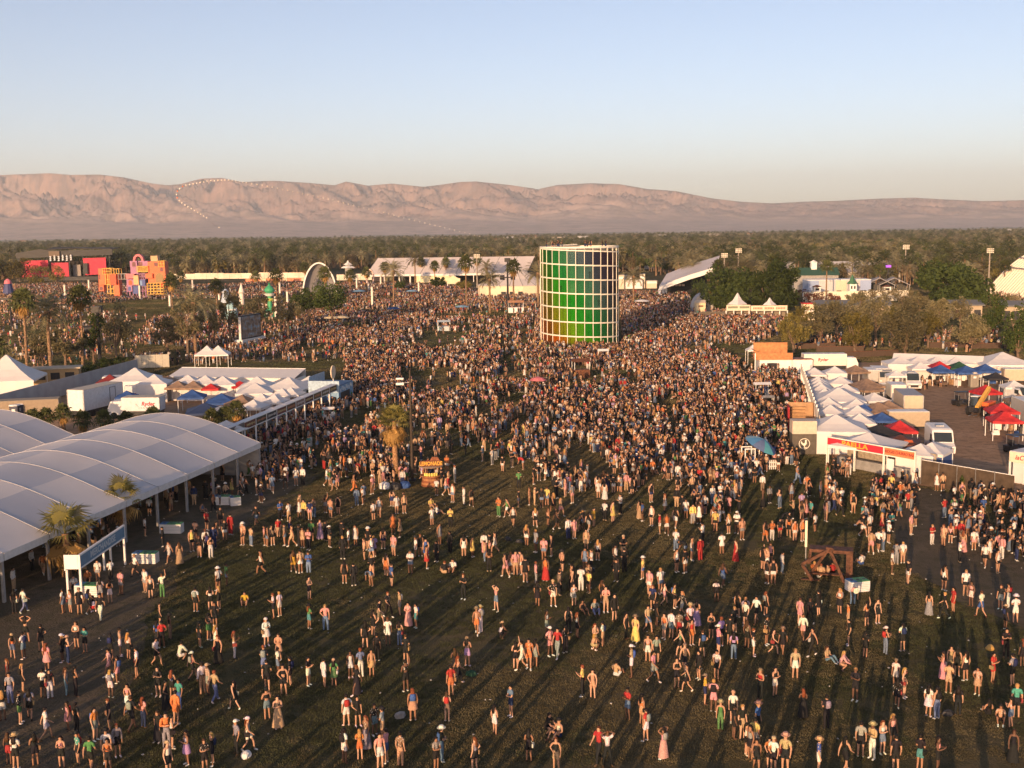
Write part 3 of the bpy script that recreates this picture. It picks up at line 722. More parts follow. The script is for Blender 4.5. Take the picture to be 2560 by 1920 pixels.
# ---- recycling bins: slatted white boxes with coloured lids
def bin_box(px, py, w, rz, label, d=.75, h=.85):
    t = thing("recycling_bin", label, "bin", G(px, py), rz, "slatted recycling bins")
    for k in range(6):
        part(t, "slat", WHITE, lambda b: (b.box((0, -d / 2, .08 + k * (h - .1) / 6 + .05), (w, .03, (h - .1) / 6 - .022)), b.box((0, d / 2, .08 + k * (h - .1) / 6 + .05), (w, .03, (h - .1) / 6 - .022)),
                                          b.box((-w / 2, 0, .08 + k * (h - .1) / 6 + .05), (.03, d - .04, (h - .1) / 6 - .022)), b.box((w / 2, 0, .08 + k * (h - .1) / 6 + .05), (.03, d - .04, (h - .1) / 6 - .022))))
    part(t, "inner_box", GREYP, lambda b: b.base(0, 0, .02, w - .08, d - .08, h - .1))
    for k, m in enumerate((mat("lid_blue", (0.05, 0.14, 0.30), .6), mat("lid_green", (0.07, 0.22, 0.09), .6), mat("lid_green2", (0.08, 0.25, 0.10), .6))):
        part(t, "lid", m, lambda b: b.box((-w / 3 + k * w / 3, 0, h - .02), (w / 3 - .03, d, .06)))
        part(t, "opening", DARK, lambda b: b.lathe([(.11, 0), (.11, .012)], 10, (-w / 3 + k * w / 3, 0, h + .012)))
bin_box(365, 1408, 1.75, rad(-6), "white slatted recycling bin on the dirt just right of the merchandise sign")
bin_box(430, 1333, 1.75, rad(-4), "white slatted recycling bin near people sitting under the tent edge")
bin_box(556, 1262, 1.4, rad(-4), "left of two white slatted bins before the far tent posts")
bin_box(588, 1264, 0.9, rad(25), "right, angled one of two white slatted bins before the far tent posts")
bin_box(222, 1490, 1.6, rad(-8), "white slatted recycling bin crowded by people in front of the merchandise sign")
bin_box(2143, 1478, 1.35, rad(14), "white bin heaped with rubbish beside the wooden frame", .85, .8)
# ================================================================== CANOPY TENTS
_canopy = {}
def canopy_mesh(w, d, eave, peak, m, val=.28):
    k = (w, d, eave, peak, m.name)
    if k in _canopy: return _canopy[k]
    b = MB(); rings = []
    for t in (1.0, .78, .5, .22, .03):
        z = eave + (peak - eave) * (1 - t) - .10 * math.sin(math.pi * t) * (peak - eave)
        rings.append([(-w / 2 * t, -d / 2 * t, z), (0, -d / 2 * t, z - .03 * t), (w / 2 * t, -d / 2 * t, z), (w / 2 * t, 0, z - .03 * t), (w / 2 * t, d / 2 * t, z), (0, d / 2 * t, z - .03 * t), (-w / 2 * t, d / 2 * t, z), (-w / 2 * t, 0, z - .03 * t)])
    rings.insert(0, [(x * 1.002, y * 1.002, eave - val) for x, y, z in rings[0]])
    b.loft(rings, capend=False); n = 8; o = (len(rings) - 1) * n; b.f.append(list(range(o, o + n))); b.mi.append(0)
    _canopy[k] = b.mesh("canopy", m); return _canopy[k]
_legm = {}
def canopy(px, py, size, m, label, rz=0.0, d=None, eave=2.25, peak=None, walls="", group=None, wm=None, name="canopy_tent"):
    """placed by its peak; walls: letters n e s w for the sides that are closed"""
    d = d or size; peak = peak or eave + size * .27
    g = G(px, py, peak); g.z = 0
    t = thing(name, label, "tent", g, rz, group)
    link("canopy", canopy_mesh(size, d, eave, peak, m), t)
    k = (eave,)
    if k not in _legm:
        b = MB(); b.base(0, 0, 0, .07, .07, eave - .01); _legm[k] = b.mesh("leg", WHITE)
    for x in (-1, 1):
        for y in (-1, 1): link("leg", _legm[k], t, (x * (size / 2 - .06), y * (d / 2 - .06), 0))
    wm = wm or VINYL
    for c in walls:
        if c == 's': part(t, "side_wall", wm, lambda b: b.base(0, -d / 2 + .11, .02, size - .2, .03, eave - .3))
        if c == 'n': part(t, "side_wall", wm, lambda b: b.base(0, d / 2 - .11, .02, size - .2, .03, eave - .3))
        if c == 'w': part(t, "side_wall", wm, lambda b: b.base(-size / 2 + .11, 0, .02, .03, d - .2, eave - .3))
        if c == 'e': part(t, "side_wall", wm, lambda b: b.base(size / 2 - .11, 0, .02, .03, d - .2, eave - .3))
    return t
def box_vehicle(name, label, cat, loc, rz, L, W, H, body, z0=.9, cab=None, wheels=((.18, 1), (.82, 1)), doors=True, roofm=None):
    """box truck or trailer: local x along its length, nose at +x"""
    t = thing(name, label, cat, loc, rz)
    part(t, "body", body, lambda b: b.base(0, 0, z0, L, W, H))
    part(t, "roof", roofm or WHITE, lambda b: b.base(0, 0, z0 + H + .003, L - .05, W - .05, .05))
    part(t, "corner_trim", STEEL, lambda b: [b.base(sx * (L / 2 + .012), sy * (W / 2 - .05), z0, .03, .12, H) for sx in (-1, 1) for sy in (-1, 1)])
    part(t, "chassis", DARK, lambda b: b.base(0, 0, .45, L * .98, W * .7, z0 - .46))
    for f, _ in wheels:
        for sy in (-1, 1):
            part(t, "wheel", TYRE, lambda b: b.tube((-L / 2 + L * f, sy * (W / 2 - .28), .45), (-L / 2 + L * f, sy * (W / 2 - .02), .45), .45, n=12))
    if doors:
        part(t, "rear_door", body, lambda b: b.base(-L / 2 - .03, 0, z0 + .12, .04, W - .35, H - .3))
    if cab:
        part(t, "cab", cab, lambda b: b.extr([(L / 2 + .05, -W / 2 + .1, .55), (L / 2 + 1.9, -W / 2 + .1, .55), (L / 2 + 1.9, -W / 2 + .1, 1.4), (L / 2 + 1.5, -W / 2 + .1, 2.3), (L / 2 + .05, -W / 2 + .1, 2.35)], (0, W - .2, 0)))
        part(t, "windscreen", GLASSD, lambda b: b.box((L / 2 + 1.72, 0, 1.85), (.04, W - .5, .85), 0, 0, rad(-24)))
        for sy in (-1, 1):
            part(t, "wheel", TYRE, lambda b: b.tube((L / 2 + 1.1, sy * (W / 2 - .3), .45), (L / 2 + 1.1, sy * (W / 2 - .05), .45), .45, n=12))
            part(t, "headlight", WHITE, lambda b: b.box((L / 2 + 1.91, sy * (W / 2 - .4), .95), (.04, .3, .18)))
    return t
def van(name, label, loc, rz, L=5.6, W=2.0, H=2.55, body=None):
    body = body or WHITE
    t = thing(name, label, "van", loc, rz)
    prof = [(-L / 2, .45), (L / 2 - .1, .45), (L / 2, .75), (L / 2 - .05, 1.15), (L / 2 - .95, 1.42), (L / 2 - 1.75, H - .12), (L / 2 - 2.2, H), (-L / 2 + .2, H), (-L / 2, H - .25)]
    part(t, "body", body, lambda b: b.loft([[(x, y, z if abs(y) < W / 2 - .01 or z < 1.5 else z - .12) for x, z in prof] for y in (-W / 2, -W / 2 + .15, W / 2 - .15, W / 2)]))
    part(t, "windscreen", GLASSD, lambda b: b.box((L / 2 - 1.31, 0, 1.96), (.05, W - .3, 1.15), 0, 0, rad(-36)))
    for s in (-1, 1):
        part(t, "side_window", GLASSD, lambda b: b.box((L / 2 - 2.15, s * (W / 2 + .004), 1.85), (.9, .03, .55)))
        part(t, "headlight", STEEL, lambda b: b.box((L / 2 - .02, s * (W / 2 - .3), .95), (.08, .34, .22)))
        part(t, "mirror", DARK, lambda b: b.box((L / 2 - 1.5, s * (W / 2 + .16), 1.55), (.12, .2, .3)))
        for f in (.2, .8): part(t, "wheel", TYRE, lambda b: b.tube((-L / 2 + L * f, s * (W / 2 - .22), .36), (-L / 2 + L * f, s * (W / 2 + .02), .36), .36, n=12))
    part(t, "grille", DARK, lambda b: b.box((L / 2 - .005, 0, .78), (.06, W - .9, .35)))
    part(t, "roof_hatch", STEEL, lambda b: b.base(-.6, 0, H + .004, .9, .8, .12))
    return t
# ================================================================== LEFT FOOD COURT
def left_court():
    A, B = Vector((-24.0, 157.2, 0)), Vector((-30.6, 119.6, 0)); d = B - A; ln = d.length; rz = math.atan2(d.y, d.x)
    n = 12; w = ln / n
    t = thing("stall_front", "long white stall front with a band of painted signs, left food court", "stall front", A, rz)
    cols = [(0.16, 0.10, 0.05), (0.15, 0.11, 0.05), (0.15, 0.11, 0.06), (0.10, 0.03, 0.03), (0.28, 0.17, 0.14), (0.12, 0.06, 0.03), (0.16, 0.04, 0.04), (0.04, 0.04, 0.05), (0.07, 0.06, 0.04), (0.16, 0.05, 0.03)]
    # local x from the far end to the near end; +y looks to the lawn
    for k in range(n):
        if k < 10:
            p = part(t, "sign_panel", mat("stall_sign_%d" % k, cols[k], .6, .3, 3.0), lambda b: b.box(((k + .5) * w, .06, 2.95), (w - .14, .05, .72)))
            def squig(b):                                   # painted word shapes, too small to read
                x = k * w + .45; r = random.Random(k)
                while x < (k + 1) * w - .45:
                    h = r.uniform(.14, .34); b.box((x, .092, 2.95), (.13, .012, h)); x += r.uniform(.19, .25)
            part(p, "word_marks", mat("sign_mark_%d" % (k % 3), [(0.55, 0.42, 0.20), (0.6, 0.55, 0.5), (0.5, 0.2, 0.1)][k % 3], .6), squig)
            part(t, "upper_rail", WHITE, lambda b: b.box(((k + .5) * w, .05, 3.37), (w, .12, .1))); part(t, "lower_rail", WHITE, lambda b: b.box(((k + .5) * w, .05, 2.53), (w, .12, .1)))
        else:
            part(t, "upper_rail", WHITE, lambda b: b.box(((k + .5) * w, .05, 2.75), (w, .9, .08)))
        part(t, "post", WHITE, lambda b: b.base(k * w + .06, .05, 0, .14, .14, 3.3 if k < 10 else 2.7))
        part(t, "lean_to_roof", VINYL, lambda b: b.extr([((k + .02) * w, -.05, 3.36), ((k + .98) * w, -.05, 3.36), ((k + .98) * w, -.6, 3.45), ((k + .02) * w, -.6, 3.45)], (0, 0, .04)))
        part(t, "counter", DARK, lambda b: b.base((k + .5) * w, -.9, 0.01, w - .5, .5, 1.05))
        part(t, "back_wall", GREYP, lambda b: b.base((k + .5) * w, -2.3, 0.01, w - .04, .06, 2.4))
    gw = "white canopies of the left food court"
    S3 = [(634, 998, 'front, nearest the merchandise tent'), (655, 983, 'front, second from the merchandise tent'), (686, 985, 'front, third from the merchandise tent'), (706, 970, 'front, fourth from the merchandise tent'), (728, 968, 'front, fifth from the merchandise tent'), (773, 939, 'back, just left of the blue hut'), (807, 950, 'front, touching the blue hut')]
    for x, y, s in S3: canopy(x, y, 3.2, VINYL, "small white peaked canopy, " + s, rz, group=gw)
    canopy(722, 942, 6.2, VINYL, "wide white canopy left of the blue hut, largest near it", rz, eave=2.5, peak=3.9, group=gw)
    canopy(637, 956, 5.0, VINYL, "white pavilion with scalloped walls in the middle of left food court", rad(8), eave=2.4, peak=3.6, walls="se", group=gw)
    canopy(643, 940, 5.2, VINYL, "white peaked tent with a grey shadow side behind the scalloped pavilion", rad(3), eave=2.5, peak=3.9, walls="s", group=gw)
    canopy(557, 939, 4.2, VINYL, "white back-row tent left of a red canopy, left food court", rad(3), eave=2.5, peak=3.6, walls="s", group=gw)
    canopy(513, 937, 4.2, VINYL, "white back-row tent second left of the red canopy, left food court", rad(3), eave=2.5, peak=3.6, walls="s", group=gw)
    canopy(470, 936, 4.2, VINYL, "white back-row tent above the brown canopies, left food court", rad(3), eave=2.5, peak=3.6, walls="s", group=gw)
    canopy(337, 918, 6.4, VINYL, "tall white walled tent beside the dark red canopy", rad(4), eave=2.9, peak=4.6, walls="sew", group=gw)
    canopy(385, 935, 4.4, VINYL, "smaller white walled tent right of the tall one", rad(4), eave=2.7, peak=3.9, walls="sew", group=gw)
    canopy(274, 935, 3.6, mat("dark_red_canvas", (0.20, 0.03, 0.03), .7), "dark red canopy in front of the long grey wall", rad(10), peak=3.3)
    for x, y, s in ((420, 939, 'brown canopy tucked behind two others, left food court'), (444, 951, 'left one of two brown canopies before the back row'), (483, 951, 'right one of two brown canopies before the back row')):
        canopy(x, y, 3.2, BROWN, s, rad(4), group="brown canopies")
    canopy(605, 986, 3.6, BROWN, "brown canopy behind the nearest front white canopies", rz, group="brown canopies")
    canopy(480, 973, 3.4, BLUE, "blue canopy with white valance in the left food court", rad(6), group="blue canopies")
    canopy(553, 982, 4.0, BLUE, "wider blue canopy beside a white flap, left food court", rad(8), group="blue canopies")
    canopy(316, 976, 2.8, BLUE, "blue canopy wedged between the trailers on the left", rad(10), group="blue canopies")
    canopy(512, 1006, 4.6, mat("navy_tarp", (0.03, 0.05, 0.12), .7), "large navy tarp tent nearest the arched tents", rad(12), eave=2.2, peak=3.2)
    canopy(552, 1014, 3.0, mat("grey_blue_tarp", (0.25, 0.28, 0.36), .7), "grey blue canopy by the front end of the stall row", rad(20), peak=2.9)
    canopy(527, 958, 2.4, RED, "small bright red canopy in the middle of the left food court", rad(5), group="red canopies left")
    canopy(599, 952, 2.6, RED, "red umbrella-like canopy half behind the scalloped pavilion", rad(20), peak=2.9, group="red canopies left")
    canopy(566, 1050, 3.0, VINYL, "white canopy behind palms at the near end of stalls", rad(25), peak=3.0, group=gw)
    # back row: long white shed
    P0, P1 = G(425, 944, 2.6), G(742, 948, 2.6); dd = P1 - P0; L = dd.length
    t = thing("back_shed", "long low white shed closing the back of the left food court", "shed", Vector(((P0.x + P1.x) / 2, (P0.y + P1.y) / 2 + 2.4, 0)), math.atan2(dd.y, dd.x))
    part(t, "roof", VINYL, lambda b: b.extr([(-L / 2, -2.2, 2.65), (-L / 2, 2.4, 3.5), (-L / 2, 2.4, 3.56), (-L / 2, -2.2, 2.71)], (L, 0, 0)))
    part(t, "front_wall", WHITE, lambda b: b.base(0, -1.9, 0, L - .2, .06, 2.6)); part(t, "back_wall", WHITE, lambda b: b.base(0, 2.5, 0, L, .08, 3.62))
    for k in range(2): part(t, "end_wall", WHITE, lambda b: b.base((k * 2 - 1) * (L / 2 - .05), .3, 0, .06, 4.2, 2.6))
    # blue hut at the far end of the row
    g = G(812, 985); t = thing("blue_hut", "pale blue hut with a white disc sign at the end of the stalls", "hut", Vector((-25.2, 160.5, 0)), rz)
    hb = mat("hut_blue", (0.19, 0.33, 0.50), .6, .1, 2.0); hb2 = mat("hut_blue_dark", (0.07, 0.14, 0.26), .6)
    part(t, "wall", hb, lambda b: b.base(0, 0, 0, 6.4, 4.2, 3.0)); part(t, "sign_wall", mat("hut_sign", (0.34, 0.46, 0.58), .6, .1), lambda b: (b.base(0, -2.13, 2.0, 6.5, .08, 2.3), b.base(3.24, 0, 2.2, .08, 4.4, 1.6)))
    part(t, "roof", hb2, lambda b: b.base(0, 0, 3.01, 6.3, 4.1, .1)); part(t, "door", hb2, lambda b: b.base(3.22, .4, .02, .05, 1.2, 2.1))
    part(t, "counter_opening", DARK, lambda b: b.base(.4, 2.105, 1.0, 4.0, .04, 1.1))
    part(t, "mural", mat("hut_mural", (0.60, 0.64, 0.66), .6), lambda b: [b.box((-2.6 + k * .62, 2.12, 2.55 + .16 * math.sin(k * 2.1)), (.34, .03, .5), 0, 0, .5 * math.sin(k * 1.7)) for k in range(9)])
    part(t, "disc_sign", mat("disc_cream", (0.72, 0.58, 0.42), .6), lambda b: b.tube((-.8, -.05, 4.55), (-.8, .08, 4.55), .95, n=24)); part(t, "disc_post", WHITE, lambda b: b.base(-.8, .02, 3.1, .1, .1, .6))
    # grey perimeter wall
    W0, W1 = G(-60, 1052), G(345, 936); dd = W1 - W0; L = dd.length
    t = thing("perimeter_wall", "long grey wall running back along the left service yard", "wall", W0, math.atan2(dd.y, dd.x))
    n = 16
    for k in range(n):
        part(t, "wall_panel", mat("wall_grey", (0.36, 0.36, 0.38), .8, .08, .6), lambda b: b.base((k + .5) * L / n, 0, 0, L / n - .02, .12, 2.65))
    fn = thing("wire_fence", "thin wire fence standing in front of the long grey wall", "fence", W0 + Vector((1.6, -.4, 0)), math.atan2(dd.y, dd.x))
    for k in range(18): part(fn, "post", STEEL, lambda b: b.base(k * L / 18, 0, 0, .05, .05, 1.3))
    part(fn, "rail", STEEL, lambda b: (b.box((L / 2, 0, 1.28), (L, .04, .04)), b.box((L / 2, 0, .65), (L, .02, .02))))
    Q0, Q1 = G(338, 922), G(424, 918); dd = Q1 - Q0
    t = thing("plywood_hoarding", "pale hoarding panel in sunlight behind the tall walled tent", "hoarding", Q0, math.atan2(dd.y, dd.x))
    for k in range(5): part(t, "board", mat("hoarding_cream", (0.5, 0.46, 0.38), .8), lambda b: b.base((k + .5) * dd.length / 5, 0, 0, dd.length / 5 - .03, .08, 2.4))
    # trucks and trailers
    tw = mat("trailer_white", (0.62, 0.63, 0.66), .5, .06); tr = mat("trailer_roof", (0.50, 0.44, 0.36), .7)
    g0, g1 = G(206, 1050), G(308, 1024); dv = (g1 - g0); rz2 = math.atan2(dv.y, dv.x)
    t = box_vehicle("box_trailer", "tall white box trailer with roll-up door sunlit, behind the arched tents", "trailer", (g0 + g1) / 2 + Vector((-1.3, 1.2, 0)), rz2, 8.6, 2.6, 2.75, tw, 1.0, None, ((.1, 1), (.22, 1)), True, tr)
    part(t, "side_door", mat("trailer_door", (0.55, 0.56, 0.60), .5), lambda b: b.base(1.9, -1.315, 1.15, 1.1, .03, 2.2)); part(t, "door_frame", DARK, lambda b: (b.base(1.28, -1.325, 1.1, .05, .04, 2.35), b.base(2.52, -1.325, 1.1, .05, .04, 2.35), b.base(1.9, -1.325, 3.4, 1.28, .04, .05)))
    g = G(353, 1048); t = box_vehicle("rental_truck", "white box truck with red Ryder lettering in the left yard", "truck", g + Vector((0, 1.3, 0)), rad(178), 5.0, 2.4, 1.75, tw, 1.05, WHITE, ((.2, 1),), False, tr)
    text("lettering", "Ryder", .72, mat("logo_red", (0.55, 0.02, 0.04), .5), t, (-1.0, 1.216, 2.0), (rad(90), 0, rad(180)), .006, .2, bold=.02)
    part(t, "logo_swoosh", DARK, lambda b: [b.box((.55 - .12 * k - .2 * (k > 3) * (k - 3), 1.215, 1.95 - .16 * min(k, 3)), (.2 if k > 3 else .12, .02, .06), 0, 0, rad(60 - 20 * k)) for k in range(7)])
    g = G(290, 985); box_vehicle("small_trailer", "small white trailer with a square window by the dark red canopy", "trailer", g + Vector((0, 1.2, 0)), rad(10), 4.2, 2.2, 1.9, tw, .7, None, ((.5, 1),), True)
    g = G(357, 1006); t = box_vehicle("striped_trailer", "white trailer with red side stripes in the left yard", "trailer", g + Vector((0, 1.2, 0)), rad(12), 5.4, 2.2, 1.6, tw, .75, None, ((.45, 1),), True)
    part(t, "stripe", RED, lambda b: (b.box((-1.2, -1.112, 1.3), (1.8, .02, .22), 0, 0, rad(-6)), b.box((1.2, -1.112, 1.3), (2.0, .02, .22), 0, 0, rad(8))))
    g = G(50, 1050); box_vehicle("brown_container", "long tan container beside the dark portable toilets", "container", g + Vector((0, 1.4, 0)), rad(14), 9, 2.5, 2.2, mat("container_tan", (0.28, 0.22, 0.16), .7), .3, None, (), True, mat("container_top", (0.33, 0.27, 0.2), .8))
    for k in range(4):
        g = G(38 + 14.5 * k, 1052 - 3.6 * k)
        t = thing("portable_toilet", "navy portable toilet with white roof, %s from the left in its row" % ORD[k], "toilet", g, rad(8), "portable toilets")
        part(t, "cabin", mat("toilet_navy", (0.03, 0.04, 0.08), .5), lambda b: b.base(0, 0, 0, 1.0, 1.0, 2.0)); part(t, "roof", WHITE, lambda b: b.lathe([(.72, 2.0), (.6, 2.15), (.2, 2.2)], 8))
        part(t, "door", mat("toilet_door", (0.05, 0.06, 0.1), .5), lambda b: b.base(0, -.51, .1, .7, .03, 1.8)); part(t, "notice", WHITE, lambda b: b.box((0, -.53, 1.4), (.4, .02, .4)))
    # far-left marquee and tan hut
    canopy(15, 885, 9.5, VINYL, "large white peaked marquee at the far left edge behind the wall", rad(10), eave=2.6, peak=6.2, walls="s", group=gw)
    canopy(-40, 905, 7, VINYL, "white marquee cut off by the left edge behind the wall", rad(10), eave=2.6, peak=5.0, group=gw)
    g0 = G(108, 965); t = thing("tan_hut", "low tan hut with a flat cream roof behind the grey wall", "hut", g0 + Vector((0, 2, 0)), rad(14))
    part(t, "wall", mat("hut_tan", (0.45, 0.30, 0.15), .8), lambda b: b.base(0, 0, 0, 10, 3.4, 2.6)); part(t, "roof", mat("hut_roof_cream", (0.5, 0.42, 0.32), .8), lambda b: b.base(0, 0, 2.61, 10.6, 4, .2))
    for k in range(4): part(t, "window", DARK, lambda b: b.box((-3 + 2.2 * k, -1.71, 1.5), (1.4, .04, 1.1)))
left_court()
# ================================================================== RIGHT FOOD COURT
def right_court():
    gw = "white canopies of the right food court"
    z6 = lambda x, y: (1840 + x / 5.925, 840 + y / 5.925)
    A, B = G(2003, 920, 2.6), G(2049, 1052, 2.6); A.z = B.z = 0; d = B - A; ln = d.length; rz = math.atan2(d.y, d.x)
    t = thing("slatted_facade", "long pale slatted facade along the left side of right food court", "facade", A, rz)
    n = 16
    for k in range(n):
        part(t, "facade_panel", mat("facade_cream", (0.55, 0.47, 0.38), .7, .12, 2.0), lambda b: b.base((k + .5) * ln / n, 0, 2.0, ln / n - .15, .08, 1.2))
        part(t, "post", WHITE, lambda b: b.base(k * ln / n, 0, 0, .14, .14, 3.5))
        part(t, "counter", GREYP, lambda b: b.base((k + .5) * ln / n, .6, 0, ln / n - .3, .4, 1.0))
    small = [((1210, 590), 'first'), ((1222, 628), 'second'), ((1240, 668), 'third'), ((1268, 705), 'fourth'), ((1315, 772), 'fifth'), ((1372, 908), 'sixth'), ((1398, 1012), 'seventh')]
    for (x, y), o in small: canopy(*z6(x, y), 3.3, VINYL, "small white canopy against the slatted facade, %s from the far end" % o, rz + rad(90), group=gw, walls="n")
    canopy(*z6(1520, 755), 6.3, VINYL, "wide white canopy in the middle of the right tent rows", rz + rad(90), eave=2.5, peak=3.9, group=gw)
    canopy(*z6(1480, 1152), 6.4, VINYL, "wide white canopy next to the rooster wall", rad(-8), eave=2.5, peak=3.9, walls="s", group=gw)
    small2 = [((1160, 462), 'farthest'), ((1465, 442), 'second farthest'), ((1548, 588), 'third farthest'), ((1628, 700), 'fourth farthest'), ((1782, 925), 'fifth farthest'), ((1802, 1022), 'sixth farthest'), ((1832, 1142), 'nearest')]
    for (x, y), o in small2: canopy(*z6(x, y), 3.4, VINYL, "white canopy in the inner right row, %s from camera" % o, rz + rad(90), group=gw, walls="s" if o in ('second farthest', 'third farthest', 'nearest') else "")
    canopy(2173, 1080, 6.0, VINYL, "broad white canopy right behind the PAELLA sign", rad(-38), eave=2.4, peak=3.55, group=gw)
    canopy(2302, 1108, 3.6, VINYL, "white canopy behind the orange sign, nearer the fence", rad(-38), eave=2.2, peak=3.05, walls="s", group=gw)
    canopy(2330, 1105, 3.2, VINYL, "white canopy with a blue side wall beside the big white van", rad(-38), eave=2.2, peak=3.05, walls="es", group=gw, wm=mat("blue_wall", (0.05, 0.09, 0.24), .7))
    canopy(2139, 912, 3.4, BROWN, "tan canopy farthest back behind the inner white row", rad(15), group="tan canopies right")
    canopy(2167, 945, 3.6, BROWN, "tan canopy right of the inner white row, second back", rad(15), group="tan canopies right")
    canopy(2171, 960, 3.0, BROWN, "small tan canopy just in front of another tan canopy", rad(15), peak=2.9, group="tan canopies right")
    canopy(2185, 981, 3.1, VINYL, "white canopy standing apart between tan canopies", rad(12), group=gw)
    canopy(2196, 1004, 3.7, BROWN, "large tan canopy left of the silver smoker", rad(15), group="tan canopies right")
    canopy(2200, 1060, 3.4, BLACKC, "dark charcoal canopy behind the wide white one", rad(15), peak=3.1)
    canopy(2250, 1050, 3.3, RED, "red canopy between the tan trailer and charcoal canopy", rad(-10), peak=3.2, group="red canopies right")
    canopy(2160, 1010, 3.0, BLUE, "blue canopy half hidden between white canopies, right court", rz + rad(90), peak=3.0)
    t = canopy(2252, 1086, 3.8, mat("rust_tarp", (0.10, 0.035, 0.025), .7), "dark rust tarp with orange discs behind the PAELLA stall", rad(-20), peak=2.9, eave=2.2)
    part(t, "orange_disc", mat("orange_print", (0.75, 0.16, 0.05), .7), lambda b: (b.box((-.9, -1.2, 2.47), (.9, .6, .02), .2, rad(16)), b.box((.8, -1.25, 2.46), (.8, .5, .02), .2, rad(16))))
    # ---- back row beyond the yard
    xs = [2249, 2294, 2341.5, 2390, 2436]
    for k, x in enumerate(xs): canopy(x, 891, 4.6, VINYL, "white walled tent in the row across the yard, %s from left" % ORD[k], rad(-4), eave=2.5, peak=3.45, walls="sew", group=gw)
    canopy(2506, 879, 8.2, VINYL, "largest white walled tent at the right end of yard", rad(-4), eave=2.7, peak=4.3, walls="s", group=gw)
    P0, P1 = G(2242, 885, 3.6), G(2470, 893, 3.6); P0.z = P1.z = 0; dd = P1 - P0
    t = thing("long_shed", "long white roof running behind the row of yard tents", "shed", (P0 + P1) / 2 + Vector((0, 1.5, 0)), math.atan2(dd.y, dd.x)); L = dd.length
    part(t, "roof", VINYL, lambda b: b.extr([(-L / 2, -1.5, 2.7), (-L / 2, 0, 3.6), (-L / 2, 1.5, 2.7)], (L, 0, 0))); part(t, "wall", WHITE, lambda b: b.base(0, 0, 0, L - .3, 2.6, 2.69))
    canopy(2300, 905, 3.2, VINYL, "small white canopy with white walls before the yard row", rad(-4), walls="w", group=gw)
    canopy(2349, 902, 3.3, RED, "red canopy behind a blue one across the yard", rad(-4), group="red canopies right")
    canopy(2352, 911, 3.3, BLUE, "blue canopy in front of the red one across the yard", rad(-4), group="blue canopies right")
    canopy(2398, 903, 3.3, GREEN, "dark green canopy between blue canopies across the yard", rad(-4))
    canopy(2416, 913, 3.4, BLUE, "blue canopy above the grey portable toilet", rad(-4), group="blue canopies right")
    canopy(2464, 909, 3.5, BLUE, "blue canopy right of the grey portable toilet", rad(-4), group="blue canopies right")
    canopy(2465, 961, 3.0, RED, "red canopy behind the telehandler", rad(10), peak=3.2, group="red canopies right")
    canopy(2505, 1005, 3.3, RED, "red canopy behind the nearest red one, right edge", rad(-8), peak=3.2, group="red canopies right")
    canopy(2512, 1027, 3.3, RED, "nearest red canopy beside the grey trailer at right edge", rad(-8), peak=3.2, group="red canopies right")
    g = G(2250, 940); t = thing("dark_screen_fence", "brown privacy screen fence beside the yard tents", "fence", g, rad(-4))
    for k in range(3): part(t, "screen", mat("screen_brown", (0.09, 0.065, 0.045), .85), lambda b: b.base(-2 + 2 * k, 0, 0, 1.95, .06, 2.2)); part(t, "post", STEEL, lambda b: b.base(-3 + 2 * k, 0, 0, .06, .09, 2.3))
    # ---- PAELLA front
    A, B = G(2066, 1165), G(2287, 1209); d = B - A; ln = d.length; rz3 = math.atan2(d.y, d.x)
    t = thing("paella_stall", "white stall front with red PAELLA sign and orange sign beside it", "stall", A, rz3)
    H0, H1 = 2.15, 3.05; xs = ln * .66
    fr = mat("stall_white", (0.78, 0.74, 0.66), .6, .05)
    part(t, "paella_board", mat("board_red", (0.62, 0.03, 0.05), .6, .08), lambda b: b.box((xs / 2, 0, (H0 + H1) / 2), (xs - .2, .08, H1 - H0 - .2)))
    part(t, "churro_board", mat("board_orange", (0.72, 0.20, 0.09), .6, .08), lambda b: b.box(((xs + ln) / 2, 0, (H0 + H1) / 2), (ln - xs - .2, .08, H1 - H0 - .2)))
    part(t, "sign_frame", fr, lambda b: (b.box((ln / 2, 0, H1 - .05), (ln, .14, .1)), b.box((ln / 2, 0, H0 + .05), (ln, .14, .1)), b.box((.05, 0, (H0 + H1) / 2), (.1, .14, H1 - H0 - .22)), b.box((xs, 0, (H0 + H1) / 2), (.12, .14, H1 - H0 - .22)), b.box((ln - .05, 0, (H0 + H1) / 2), (.1, .14, H1 - H0 - .22))))
    text("paella_lettering", "PAELLA", .7, mat("letter_gold", (0.72, 0.36, 0.05), .5), t, (xs * .5, -.05, (H0 + H1) / 2), (rad(90), 0, 0), .01, bold=.02, sx=1.35)
    text("churro_lettering", "RIDGES CHURRO BAR", .40, mat("letter_brown", (0.20, 0.035, 0.03), .6), t, ((xs + ln) / 2, -.05, (H0 + H1) / 2), (rad(90), 0, 0), .01, bold=.008, sx=.82)
    for x in (.07, xs * .5, xs, ln - .07): part(t, "post", fr, lambda b: b.base(x, 0, 0, .16, .16, H0 + .02))
    for k in range(6): part(t, "curtain", mat("stall_back", (0.34, 0.28, 0.21), .8, .15, 4), lambda b: b.base((k + .5) * ln / 6, 3.2, 0, ln / 6 - .03, .06, 2.4))
    part(t, "counter", GREYP, lambda b: b.base(ln * .45, 1.2, 0, ln * .8, .5, 1.0)); part(t, "plinth", fr, lambda b: b.base(ln + .1, -.15, 0, .45, .3, 1.1))
    part(t, "menu_board", WHITE, lambda b: b.box((xs + .55, .3, 1.3), (.8, .06, 1.1)))
    # ---- rooster wall
    A, B = G(1980, 1137), G(2041, 1137); d = B - A; ln = d.length
